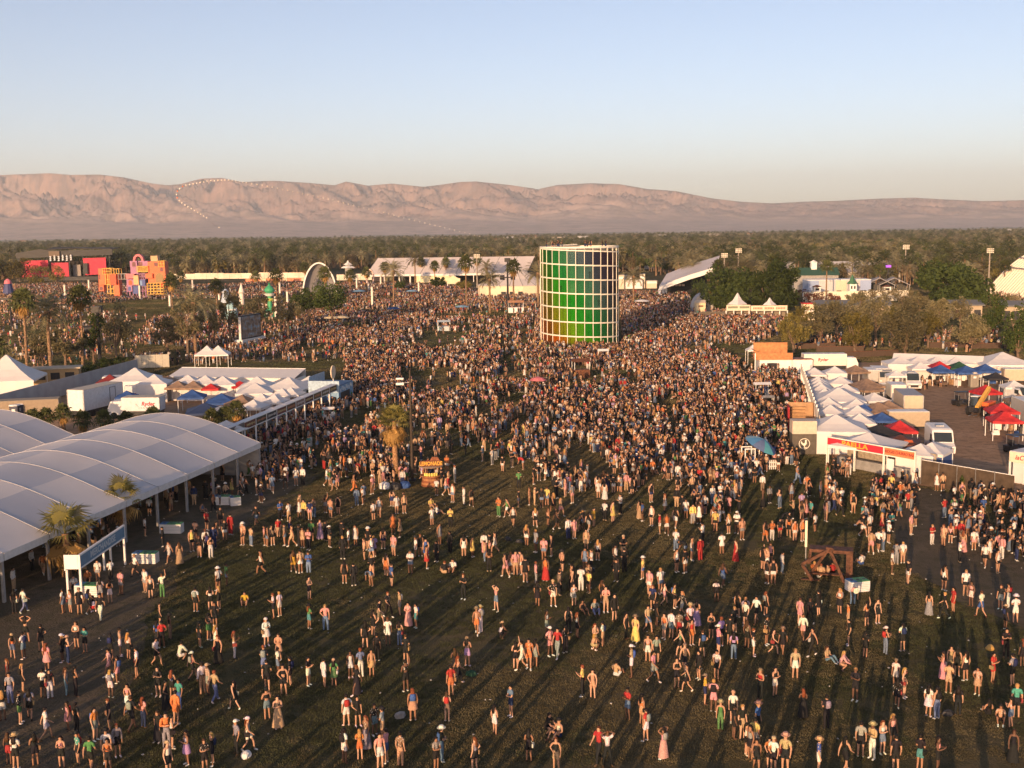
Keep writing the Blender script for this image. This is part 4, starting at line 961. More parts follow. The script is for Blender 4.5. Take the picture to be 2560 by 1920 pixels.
    t = thing("rooster_kiosk", "tall kiosk wall, cream above and dark below, with white rooster emblem", "kiosk", A, math.atan2(d.y, d.x)); hh = height_of(1980, 1137, 1053)
    part(t, "upper_wall", mat("kiosk_cream", (0.56, 0.45, 0.36), .7, .06), lambda b: b.base(ln / 2, .9, hh * .62, ln, 1.8, hh * .38)); part(t, "lower_wall", mat("kiosk_brown", (0.10, 0.085, 0.07), .7, .1), lambda b: b.base(ln / 2, .9, 0, ln - .01, 1.79, hh * .62 - .002))
    em = mat("emblem_cream", (0.75, 0.70, 0.60), .6); ec = Vector((ln * .5, -.012, hh * .33))
    part(t, "emblem_ring", em, lambda b: b.loft([[(ec.x + r * math.cos(a), y, ec.z + r * math.sin(a)) for r, y in ((.58, 0), (.58, -.02), (.52, -.02), (.52, 0))] for a in [2 * math.pi * k / 32 for k in range(33)]], True, False))
    roo = [(-.30, .30), (-.22, .10), (-.10, .02), (.02, .05), (.06, .22), (.04, .34), (.10, .42), (.20, .40), (.26, .30), (.20, .26), (.24, .06), (.18, -.10), (.06, -.20), (.03, -.34), (-.02, -.34), (-.03, -.22), (-.16, -.16), (-.28, -.04), (-.38, .12)]
    part(t, "rooster", em, lambda b: b.extr([(ec.x + x, ec.y, ec.z + z) for x, z in roo], (0, -.02, 0))); part(t, "perch", em, lambda b: (b.box((ec.x, ec.y - .01, ec.z - .40), (.5, .02, .05)), b.box((ec.x, ec.y - .01, ec.z - .50), (.04, .02, .16))))
    # ---- plywood box next to it, and the timber terrace further back
    g = G(2003, 1070); t = thing("plywood_booth", "open plywood booth with red left side behind the rooster wall", "booth", g, rad(-10))
    part(t, "floor", PLY, lambda b: b.base(0, 0, .9, 3.0, 3.0, .1)); part(t, "back_wall", PLY, lambda b: b.base(0, 1.5, 0, 3.0, .1, 2.9)); part(t, "right_wall", PLY, lambda b: b.base(1.5, 0, 0, .1, 2.8, 2.9)); part(t, "red_wall", RED, lambda b: b.base(-1.55, 0, 0, .12, 3.0, 2.7))
    for k in range(4): part(t, "shelf", PLY, lambda b: b.base(-.4, 1.2, 1.2 + .4 * k, 1.8, .4, .04))
    g = G(1935, 935); t = thing("timber_terrace", "white booth with an orange timber terrace on its roof", "booth", g + Vector((0, 2.0, 0)), rad(-3))
    tim = mat("orange_timber", (0.46, 0.20, 0.08), .7, .15, 2.0)
    part(t, "booth_wall", WHITE, lambda b: (b.base(.4, 0, 0, 5.2, 3.6, 2.3))); part(t, "doorway", DARK, lambda b: b.base(-.2, -1.82, 0, 1.6, .05, 1.8)); part(t, "annex", WHITE, lambda b: b.base(4.8, .4, 0, 3.4, 3.0, 2.2)); part(t, "annex_roof", mat("rust_roof", (0.30, 0.16, 0.12), .8, .3, 2), lambda b: b.base(4.8, .4, 2.21, 3.5, 3.1, .1))
    part(t, "front_board", tim, lambda b: b.base(0, -1.95, 2.32, 6.2, .12, 1.15)); part(t, "back_board", tim, lambda b: b.base(.1, 1.9, 2.32, 5.6, .12, 2.5)); part(t, "terrace_floor", tim, lambda b: b.base(0, 0, 2.32, 6, 3.7, .1)); part(t, "corner_post", WHITE, lambda b: b.base(-3.0, -2.1, 0, .14, .14, 3.5))
    for k in range(3): part(t, "side_rail", tim, lambda b: b.box((-3.0, 0, 2.9 + .45 * k), (.08, 3.8, .1)))
    for x, y, o in ((1882, 861, 'left'), (1913, 862, 'right')): canopy(x, y, 2.2, VINYL, "small cream umbrella canopy, %s of two beyond the timber terrace" % o, 0, peak=3.6, eave=2.7, group="cream umbrellas")
    # ---- Ryder truck in the right court
    g = G(2065, 930); t = box_vehicle("rental_truck", "white truck with red lettering beyond the right tent rows", "truck", g + Vector((0, 1.5, 0)), rad(-3), 7.0, 2.4, 1.9, mat("trailer_white"if 0 else "truck_cream", (0.72, 0.66, 0.58), .5), 1.0, WHITE, ((.2, 1),), False)
    text("lettering", "Ryder", .7, MATS["logo_red"], t, (-.4, -1.216, 2.0), (rad(90), 0, 0), .006, .2, bold=.02)
    # ---- vehicles in the yard
    van("passenger_van", "big white high-roof van parked nose towards camera, right yard", G(2355, 1142) + Vector((.6, 2.4, 0)), rad(-100), 6.0, 2.1, 2.75)
    van("delivery_van", "smaller white van parked behind the box truck, right yard", G(2290, 978) + Vector((0, 2.2, 0)), rad(-98), 5.2, 2.0, 2.4)
    box_vehicle("box_truck", "cream box truck with grey roof in the right yard", "truck", G(2305, 1052) + Vector((-.6, 3.4, 0)), rad(-98) + math.pi, 6.6, 2.4, 2.3, mat("truck_tan", (0.50, 0.40, 0.30), .6), .8, WHITE, ((.2, 1),), True, mat("truck_roof_grey", (0.34, 0.34, 0.36), .6))
    box_vehicle("flatbed_truck", "grey fronted truck with black bumper at the back of yard", "truck", G(2216, 966) + Vector((0, 3.2, 0)), rad(-95), 4.0, 2.2, 1.7, mat("truck_grey", (0.25, 0.25, 0.26), .6), .8, mat("cab_grey", (0.45, 0.42, 0.38), .5), ((.2, 1),), False)
    box_vehicle("food_trailer", "long tan food trailer behind the red canopy", "trailer", G(2275, 1082) + Vector((0, 1.2, 0)), rad(-4), 4.6, 2.0, 1.7, mat("trailer_tan", (0.40, 0.32, 0.23), .6), .7, None, ((.5, 1),), False)
    box_vehicle("office_trailer", "grey trailer cut off by the right edge beside red canopies", "trailer", G(2566, 1072) + Vector((1.2, 1.0, 0)), rad(-95), 8, 2.5, 2.5, mat("trailer_grey", (0.42, 0.40, 0.38), .6), .6, None, ((.4, 1), (.55, 1)), True)
    g = G(2280, 1040); t = thing("smoker_grill", "silver barrel smoker on a black trailer frame", "smoker", g, rad(-3))
    part(t, "barrel", mat("polished_steel", (0.7, 0.7, 0.7), .25, .05, metal=.8), lambda b: b.tube((-1.2, 0, 1.15), (1.2, 0, 1.15), .38, n=16), True); part(t, "frame", DARK, lambda b: (b.base(0, 0, .45, 2.7, .8, .12), b.base(0, .4, .6, 2.7, .1, 1.1))); part(t, "wheel", TYRE, lambda b: (b.tube((0, -.5, .3), (0, -.35, .3), .3, n=12), b.tube((0, .35, .3), (0, .5, .3), .3, n=12)))
    # grey portable toilet
    g = G(2433, 968); t = thing("portable_toilet", "single grey portable toilet standing in the right yard", "toilet", g, rad(-4), "portable toilets")
    part(t, "cabin", mat("toilet_grey", (0.28, 0.25, 0.21), .6), lambda b: b.base(0, 0, 0, 1.15, 1.15, 2.1)); part(t, "roof", mat("toilet_roof", (0.55, 0.48, 0.40), .6), lambda b: b.lathe([(.85, 2.1), (.7, 2.3), (.2, 2.36)], 8)); part(t, "door", mat("toilet_door_grey", (0.24, 0.21, 0.18), .6), lambda b: b.base(0, -.585, .1, .8, .03, 1.9)); part(t, "notice", WHITE, lambda b: b.box((0, -.61, 1.55), (.42, .02, .3)))
    # telehandler
    g = G(2452, 1036); t = thing("telehandler", "orange telehandler with a raised yellow boom in the right yard", "telehandler", g, rad(228))
    org = mat("machine_orange", (0.70, 0.13, 0.04), .45); yel = mat("boom_yellow", (0.72, 0.40, 0.08), .45)
    part(t, "chassis", DARK, lambda b: b.base(0, 0, .5, 4.2, 1.5, .7)); part(t, "engine_cover", org, lambda b: b.base(-.6, .75, .9, 2.6, .8, .75)); part(t, "boom", yel, lambda b: b.bar((-2.6, .0, 3.1), (2.3, .3, 1.1), .42, .5)); part(t, "boom_tip", DARK, lambda b: b.bar((2.3, .3, 1.1), (2.7, .3, .6), .5, .3)); part(t, "forks", STEEL, lambda b: (b.box((3.5, .0, .35), (1.2, .12, .06)), b.box((3.5, .6, .35), (1.2, .12, .06))))
    part(t, "cab", GLASSD, lambda b: b.extr([(-.4, -1.0, .9), (1.0, -1.0, .9), (.8, -1.0, 2.3), (-.3, -1.0, 2.3)], (0, .85, 0))); part(t, "cab_roof", WHITE, lambda b: b.base(.25, -.57, 2.31, 1.3, .95, .08))
    for x in (-1.5, 1.5):
        for s in (-1, 1):
            w = part(t, "wheel", TYRE, lambda b: b.tube((x, s * .8, .55), (x, s * 1.15, .55), .55, n=14)); part(w, "hub", WHITE, lambda b: b.tube((x, s * 1.151, .55), (x, s * 1.17, .55), .22, n=10))
    # barricade rack, golf cart
    g = G(2427, 1020); t = thing("barricade_rack", "stack of grey steel barricades left of the telehandler", "barricades", g, rad(-100))
    for k in range(5):
        part(t, "barricade", STEEL, lambda b: [b.box((0, k * .22, .1 + 1.0 * q), (2.0, .035, .035)) for q in (0, 1)] + [b.base(-1 + .25 * q, k * .22, .1, .025, .025, 1.0) for q in range(9)])
    def cart(px, py, label, rz, col):
        t = thing("golf_cart", label, "cart", G(px, py), rz, "yard carts")
        part(t, "body", col, lambda b: b.extr([(-1.2, -.55, .3), (1.2, -.55, .3), (1.25, -.55, .7), (.6, -.55, .85), (.5, -.55, .55), (-.2, -.55, .55), (-.3, -.55, .85), (-1.25, -.55, .85)], (0, 1.1, 0))); part(t, "seat", DARK, lambda b: (b.base(-.4, 0, .86, .5, 1.0, .12), b.base(-.68, 0, .95, .1, 1.0, .5)))
        part(t, "roof", DARK, lambda b: b.base(-.1, 0, 1.9, 1.7, 1.15, .06))
        for x in (-.85, .7):
            for s in (-1, 1): part(t, "roof_post", STEEL, lambda b: b.base(x, s * .5, .8, .04, .04, 1.1)); part(t, "wheel", TYRE, lambda b: b.tube((x, s * .45, .25), (x, s * .62, .25), .25, n=10))
    cart(2540, 1132, "black yard cart near the right edge by the track", rad(15), DARK); cart(2405, 1015, "dark cart parked left of the steel barricades", rad(10), DARK); cart(2352, 965, "dark cart before the blue canopies in the yard", rad(-90), mat("cart_brown", (0.12, 0.08, 0.06), .6))
    # crates and coolers strewn through the yard
    cr = random.Random(8)
    for k, (x, y, m, s, w) in enumerate([(2242, 962, WHITE, 'tall white cooler standing by the delivery van', (.6, .6, 1.3)), (2395, 965, WHITE, 'white bin standing left of the grey toilet', (.6, .6, .9)), (2408, 952, WHITE, 'white water tank by the blue canopies', (.5, .5, 1.5)), (2492, 1075, WHITE, 'white cooler under the nearest red canopy', (.8, .6, 1.1)), (2488, 1050, WHITE, 'white board beside the nearest red canopy', (.7, .2, .8)), (2530, 1080, WHITE, 'white crate stack right of the white cooler', (.8, .7, 1.3)), (2382, 962, PLY, 'brown crate pile behind the dark yard cart', (.9, .7, .9)), (2186, 1003, STEEL, 'grey cupboard between tan canopies and box truck', (1.2, 1.0, 1.9)), (2212, 985, STEEL, 'steel catering rack left of the cream box truck', (1.4, .8, 1.5)), (2258, 1000, mat("machine_beige", (0.4, 0.36, 0.3), .6), 'beige generator beside the cream box truck', (1.3, .9, 1.2))]):
        t = thing("yard_crate", s, "crate", G(x, y), cr.uniform(-.3, .3)); part(t, "body", m, lambda b: b.base(0, 0, 0, *w)); part(t, "lid", GREYP if m is not STEEL else WHITE, lambda b: b.base(0, 0, w[2] + .002, w[0] * 1.04, w[1] * 1.04, .06))
    # ---- dark fence and the sign at the right edge
    A, B = G(2302, 1212), G(2534, 1256); d = B - A; ln = d.length
    t = thing("mesh_fence", "dark brown screened fence right of the PAELLA stall", "fence", A, math.atan2(d.y, d.x))
    for k in range(5):
        part(t, "screen", mat("mesh_brown", (0.085, 0.06, 0.042), .9, .2, 1.5), lambda b: b.base((k + .5) * ln / 5, 0, .05, ln / 5 - .06, .05, 2.3)); part(t, "post", STEEL, lambda b: b.base(k * ln / 5, 0, 0, .06, .08, 2.45))
    part(t, "top_rail", WHITE, lambda b: b.box((ln / 2, 0, 2.38), (ln, .07, .05)))
    A = G(2521, 1208); t = thing("cream_sign_stall", "cream stall sign with red italic letters at the right edge", "stall", A, math.atan2(d.y, d.x))
    part(t, "board", mat("sign_cream", (0.70, 0.60, 0.45), .6), lambda b: b.box((2.0, 0, 2.55), (4.0, .1, .95))); part(t, "post", WHITE, lambda b: (b.base(.08, 0, 0, .16, .14, 2.08), b.base(1.3, .3, 0, .12, .1, 2.08)))
    part(t, "side_curtain", VINYL, lambda b: b.base(.7, .4, 0, 1.1, .05, 2.0)); text("lettering", "iaC", .62, mat("letter_maroon", (0.32, 0.03, 0.05), .6), t, (.55, -.06, 2.55), (rad(90), 0, 0), .01, .3, align='LEFT', bold=.01)
    part(t, "roof", VINYL, lambda b: b.base(2.0, 1.2, 3.03, 4, 2.4, .05))
    # low black speaker, potted plants by the fence
    for k, (x, y) in enumerate([(2405, 1232), (2440, 1234), (2470, 1240), (2498, 1246)]):
        t = thing("potted_cypress", "dark potted cypress at the screened fence, %s from left" % ORD[k], "plant", G(x, y), 0, "cypresses at the fence"); c, _ = leaf_crown(900 + k, .38, .38, .9, 260, .08, 9, .2)
        part(t, "pot", DARK, lambda b: b.lathe([(.18, 0), (.26, .35)], 10)); o = c.build("crown", L_DARK, t); o.location = (0, 0, 1.15)
right_court()
def yard_more():
    spec = [(2222, 1000, BROWN, 2.8, 'tan'), (2240, 925, VINYL, 2.6, 'white'), (2535, 950, VINYL, 3.0, 'white'), (2205, 1030, BLUE, 2.8, 'blue'), (2548, 985, BROWN, 3.0, 'tan'), (2490, 930, BLACKC, 2.8, 'black')]
    where = ['left of the beige generator', 'behind the delivery van', 'by the right edge behind red canopies', 'between charcoal and tan canopies', 'at the right edge above red canopies', 'right of the grey toilet']
    for (x, y, m, w, c), q in zip(spec, where): canopy(x, y, w, m, "small %s canopy %s, right yard" % (c, q), rad(-6), group="small yard canopies")
    r = random.Random(21)
    for k in range(26):
        x, y = r.choice([(r.uniform(2205, 2262), r.uniform(965, 1085)), (r.uniform(2330, 2560), r.uniform(935, 962)), (r.uniform(2470, 2556), r.uniform(1060, 1095))])
        g = G(x, y); h = r.uniform(.5, 1.1); w = r.uniform(.5, 1.0); c = r.choice(('white', 'brown', 'steel', 'black', 'blue'))
        t = thing("stock_crate", "%s %s crate pile in the right yard, %s" % (r.choice(('low', 'small', 'squat')), c, "pile %s counted from the left" % 'pending'), "crate", g, r.uniform(-.4, .4), "stock piles in the yard")
        m = {'white': WHITE, 'brown': PLY, 'steel': STEEL, 'black': DARK, 'blue': BLUE}[c]; part(t, "lower_crate", m, lambda b: b.base(0, 0, 0, w, w * .8, h * .5)); part(t, "upper_crate", m, lambda b: b.base(.06, .04, h * .5 + .01, w * .8, w * .7, h * .45)); YC.append((x, t, c))
    YC.sort(key=lambda q: q[0])
    for k, (x, t, c) in enumerate(YC): t["label"] = "%s crate pile in the right yard, %s pile counting from the left" % (c, ORD[k] if k < 20 else 'twenty-' + ORD[k - 20])
YC = []
yard_more()
def yard_vehicles():
    cream = MATS["truck_cream"]; tan = MATS["truck_tan"]; gy = MATS["trailer_grey"]
    for x, y, rz, L, m, cab, lab, cat in ((2180, 962, -96, 4.0, gy, None, "grey trailer tucked between the tan canopies", "trailer"), (2545, 962, -8, 4.5, tan, WHITE, "tan box truck behind the red canopy near right edge", "truck"), (2240, 1003, -98, 3.6, cream, None, "cream trailer squeezed left of the cream box truck", "trailer"), (2330, 938, -92, 3.4, gy, WHITE, "short grey truck parked before the yard tents", "truck"), (2500, 955, 20, 3.2, cream, None, "low cream trailer beside the red canopy and telehandler", "trailer")):
        box_vehicle("yard_truck" if cab else "yard_trailer", lab, cat, G(x, y), rad(rz), L, 2.1, 1.7, m, .75, cab, ((.3, 1),), True)
    van("parked_van", "white van at the right edge beyond the nearest red canopies", G(2552, 1012), rad(-80), 5.0, 1.9, 2.2)
yard_vehicles()
# ---- timber sculpture frame on the lawn
def timber_frame():
    g = G(2018, 1452); e = G(2118, 1452); rz = math.atan2(e.y - g.y, e.x - g.x) + rad(-14); W, Dp, Hh = 2.75, 1.1, 2.25
    t = thing("timber_sculpture", "big brown timber frame sculpture with people resting inside", "sculpture", g, rz)
    w2 = mat("dark_timber", (0.115, 0.05, 0.03), .8, .3, 4.0, bump=.2)
    part(t, "top_beam", w2, lambda b: b.base(W / 2 + .15, Dp / 2, Hh - .22, W + .1, Dp, .22))
    part(t, "right_panel", w2, lambda b: [b.base(W + .1, Dp / 2, .02 + k * .29, .2, Dp - .01, .275) for k in range(7)])
    part(t, "left_post", w2, lambda b: b.bar((.1, .08, 1.2), (.15, .08, Hh - .23), .2, .2)); part(t, "right_post", w2, lambda b: b.base(W - .12, .08, 0, .22, .18, Hh - .23))
    ap = Vector((W * .52, -.12, Hh + .08)); lf = Vector((-.35, -.12, 1.2)); lb = Vector((.35, -.12, 0.1)); rb = Vector((W - .3, -.12, .1))
    for a, b_ in ((ap, lf), (lf, lb), (ap, rb)): part(t, "diagonal_beam", w2, lambda b: b.bar(a, b_, .30, .20))
    part(t, "apex_block", w2, lambda b: b.box(ap + Vector((0, .25, .0)), (.5, .6, .24), 0, 0, rad(8)))
    part(t, "rear_beam", w2, lambda b: b.bar((ap.x, Dp + .1, Hh - .1), (.2, Dp + .1, .2), .28, .18)); part(t, "sill", w2, lambda b: b.base(.2, .1, 0, 1.2, .25, .12)); part(t, "bench", w2, lambda b: b.base(W / 2, .75, .32, W - .6, .4, .08))
    p = G(2018, 1440); t = thing("white_pole", "slim white pole standing beside the timber frame", "pole", p + Vector((-.05, .3, 0)))
    part(t, "shaft", mat("pole_cream", (0.82, 0.72, 0.52), .5), lambda b: b.tube((0, 0, 2.0), (0, 0, height_of(2018, 1440, 1304)), .09, .09, 10)); part(t, "foot", STEEL, lambda b: b.tube((0, 0, 0), (0, 0, 2.0), .045, n=8))
timber_frame()
# ---- blue patchwork umbrella kiosk
def umbrella_kiosk():
    g = G(1893, 1172); t = thing("umbrella_kiosk", "small kiosk under a tilted blue patchwork umbrella in the crowd", "kiosk", g, 0.1)
    cols = [mat("patch_sky", (0.12, 0.30, 0.42), .6), mat("patch_blue", (0.04, 0.16, 0.36), .6), mat("patch_navy", (0.02, 0.05, 0.16), .6), mat("patch_pale", (0.24, 0.38, 0.42), .6), mat("patch_mid", (0.07, 0.20, 0.38), .6), mat("patch_slate", (0.10, 0.14, 0.26), .6), mat("patch_teal", (0.08, 0.30, 0.36), .6), mat("patch_deep", (0.03, 0.09, 0.25), .6)]
    tilt = Matrix.Rotation(rad(26), 3, 'Y') @ Matrix.Rotation(rad(14), 3, 'X')
    for k in range(8):
        b = MB(); rows = []
        for s in (0.02, .35, .7, 1.0):
            row = []
            for q in (0, .5, 1):
                a = 2 * math.pi * (k + q) / 8; r = 1.75 * s * (1 - .05 * (q == .5)); row.append(tilt @ Vector((r * math.cos(a), r * math.sin(a), .75 * (1 - s ** 1.8))) + Vector((.3, 0, 2.35)))
            rows.append(row)
        b.loft(rows, close=False, capend=False); b.build("umbrella_gore", cols[k], t)
    part(t, "mast", WHITE, lambda b: b.tube((0, 0, 0), (.35, 0, 3.0), .05, n=8))
    part(t, "counter_frame", WHITE, lambda b: [b.base(x, y, 0, .09, .09, 2.2) for x in (-1.5, -.5) for y in (-.8, .4)] + [b.box((-1.0, -.8, 2.2), (1.1, .1, .1)), b.box((-1.0, .4, 2.2), (1.1, .1, .1)), b.box((-1.0, -.8, 1.0), (1.1, .3, .08))])
    for k in range(5): part(t, "picket", WHITE, lambda b: b.base(.85 + .2 * k, -.7, 0, .09, .05, 1.0))
    part(t, "picket_rail", WHITE, lambda b: (b.box((1.25, -.66, .35), (1.1, .03, .08)), b.box((1.25, -.66, .75), (1.1, .03, .08))))
umbrella_kiosk()
# ---- lemonade stand, planter palm box, lamp pole
def lemonade():
    g = G(1078, 1214); t = thing("lemonade_stand", "round striped lemonade stand with yellow LEMONADE letters on roof sign", "stand", g, 0.08)
    w1 = mat("stand_rust", (0.22, 0.075, 0.035), .7, .15, 3); w2 = mat("stand_orange", (0.36, 0.16, 0.07), .7, .15, 3)
    for k in range(5): part(t, "striped_hoop", (w1, w2)[k % 2], lambda b: b.lathe([(.95 - .03 * k, .2 * k), (.93 - .03 * k, .2 * k + .195)], 20))
    for a in range(6): part(t, "post", WOOD, lambda b: b.base(.7 * math.cos(a * math.pi / 3), .7 * math.sin(a * math.pi / 3), 1.0, .07, .07, .95))
    part(t, "roof", mat("stand_roof", (0.24, 0.18, 0.14), .8), lambda b: b.lathe([(1.2, 1.9), (1.15, 1.97), (.2, 2.25)], 14)); part(t, "sign_board", WOOD, lambda b: b.box((0, -.85, 2.3), (1.95, .08, .55))); part(t, "sign_crest", w1, lambda b: b.extr([(-.1, -.88, 2.58), (.85, -.88, 2.58), (.65, -.88, 2.92), (.1, -.88, 2.92)], (0, .06, 0)))
    text("lettering", "LEMONADE", .5, mat("letter_yellow", (0.62, 0.32, 0.05), .5), t, (0, -.9, 2.3), (rad(90), 0, 0), .01, bold=.014, sx=.82); part(t, "counter_top", w2, lambda b: b.lathe([(1.05, 1.0), (1.05, 1.06)], 20))
    for k in range(6): part(t, "jar", mat("jar_lemon", (0.7, 0.55, 0.15), .3), lambda b: b.lathe([(.1, 0), (.1, .25), (.06, .3)], 8, (.75 * math.cos(-2.4 + .32 * k), .75 * math.sin(-2.4 + .32 * k), 1.06)))
    g = G(988, 1188); t = thing("planter_box", "square timber planter of grass around the lone palm", "planter", g + Vector((0, .8, 0)), .3)
    for k in range(3): part(t, "plank", mat("planter_timber", (0.33, 0.20, 0.12), .8, .2, 3), lambda b: b.base(0, 0, .24 * k, 1.9, 1.9, .225))
    c, _ = leaf_crown(77, .95, .95, .22, 500, .09, 30, .1); o = c.build("grass_tuft", leafmat("planter_grass", (0.10, 0.14, 0.04), (0.05, 0.08, 0.02)), t); o.location = (0, 0, .8)
    g = G(1031, 1203); hp = height_of(1031, 1203, 925); t = thing("light_pole", "tall slim dark light pole beside the lone palm", "pole", g)
    part(t, "shaft", mat("pole_brown", (0.05, 0.035, 0.025), .7), lambda b: b.tube((0, 0, 0), (0, 0, hp), .15, .09, 10)); part(t, "base", DARK, lambda b: b.base(0, 0, 0, .6, .6, .25)); part(t, "arm", STEEL, lambda b: b.bar((0, 0, hp - 1.2), (-.8, -.1, hp - 1.2), .06, .06)); part(t, "lamp", WHITE, lambda b: (b.box((-.95, -.1, hp - 1.3), (.75, .4, .2)), b.box((-.95, -.1, hp - .8), (.7, .35, .14))))
    # bags and covered goods around its foot
    for k, (x, y, m, s) in enumerate([(962, 1222, WHITE, 'pale bundle left of the dark light pole'), (990, 1224, DARK, 'black equipment case heap at the foot of light pole'), (1012, 1220, BLUE, 'blue covered crate by the foot of light pole')]):
        t = thing("goods_bundle", s, "bundle", G(x, y), .2 * k); c = MB(); rr2 = random.Random(k); c.loft([[(r * math.cos(a) * rr2.uniform(.85, 1.15), r * math.sin(a) * rr2.uniform(.85, 1.15), z) for a in [q * math.pi / 5 for q in range(10)]] for r, z in ((.5, 0), (.55, .3), (.42, .55), (.15, .66))]); c.build("cover", m, t)
lemonade()
# ================================================================== FAR SIDE OF THE GROUNDS
def stand(px, py, name, label, cat, rz=0.0, group=None):
    return thing(name, label, cat, G(px, py), rz, group)
SCREENR = mat("led_red", (0.48, 0.012, 0.05), .5, .03)
def outdoor_stage():
    g = G(168, 700); t = thing("outdoor_stage", "wide black-roofed concert stage with three red screens, far left", "stage", g, rad(8)); s = g.length / FPX   # metres per photo pixel
    W = 214 * s; 
    part(t, "deck", DARK, lambda b: b.base(0, 2, 0, W * .96, 22, 2.0))
    part(t, "roof_fascia", DARK, lambda b: (b.extr([(-W / 2, -3, 12.0), (W / 2, -3, 13.2), (W / 2, -3, 16.2), (-W * .02, -3, 15.8), (-W * .16, -3, 16.0), (-W * .25, -3, 16.8), (-W / 2, -3, 14.8)], (0, 1.0, 0))))
    part(t, "roof", mat("stage_roof", (0.05, 0.045, 0.04), .8), lambda b: b.extr([(-W * .2, -2.0, 16.2), (W * .1, -2.0, 16.8), (W / 2, -2.0, 16.1), (W / 2, 20, 16.6), (-W * .2, 20, 17.4)], (0, 0, .3)))
    part(t, "roof_block", mat("stage_block", (0.16, 0.12, 0.09), .8), lambda b: b.base(-W * .10, -3.6, 13.0, W * .11, 1, 2.6))
    for x in (-.47, -.18, .02, .2, .44): part(t, "truss_tower", DARK, lambda b: [b.base(W * x + dx, dy, 0, .35, .35, 14) for dx in (-.9, .9) for dy in (-1, 1)] + [b.bar((W * x - .9, -1, 2 * k), (W * x + .9, -1, 2 * k + 2), .16, .16) for k in range(6)])
    part(t, "back_cloth", mat("stage_back", (0.035, 0.03, 0.028), .9), lambda b: b.base(0, 13, 0, W * .9, .3, 10))
    part(t, "screen", SCREENR, lambda b: b.base(-W * .31, -3.5, 1.2, W * .28, .4, 9.6)); part(t, "screen", SCREENR, lambda b: b.base(-W * .06, -1.5, .6, W * .18, .4, 8.8)); part(t, "screen", SCREENR, lambda b: b.extr([(W * .21, -3.5, 2.6), (W * .43, -3.5, 3.0), (W * .43, -3.5, 11.8), (W * .19, -3.5, 11.6)], (0, .4, 0)))
    part(t, "speaker_hang", DARK, lambda b: b.extr([(W * .19, -4.0, 4), (W * .24, -4.0, 3), (W * .24, -4.0, 9), (W * .20, -4.0, 9)], (0, -1, 0))); part(t, "haze_panel", mat("stage_grey", (0.30, 0.27, 0.26), .9), lambda b: b.base(W * .09, 4, 2, W * .08, .3, 6))
    for i in range(3):
        for k in range(6): part(t, "stage_lamp", mat("lamp_white", (0.75, 0.75, 0.78), .4), lambda b: b.lathe([(.7, 0), (.3, .6), (.2, .9)], 8, (-W * .14 + 2.1 * k, -3.8, 10.4 + 1.0 * i + .3 * (k % 2))))
    # white block of the delay position, dark pole in front
    t = stand(196, 690, "sound_hut", "cream mixing hut raised before the stage", "hut"); part(t, "wall", mat("hut_cream", (0.6, 0.52, 0.38), .7), lambda b: b.base(0, 0, 1.5, 5.5, 3, 2.2)); part(t, "leg", DARK, lambda b: [b.base(x, 0, 0, .3, .3, 1.5) for x in (-2.2, 2.2)]); part(t, "roof", GREYP, lambda b: b.base(0, 0, 3.71, 6, 3.4, .15))
outdoor_stage()
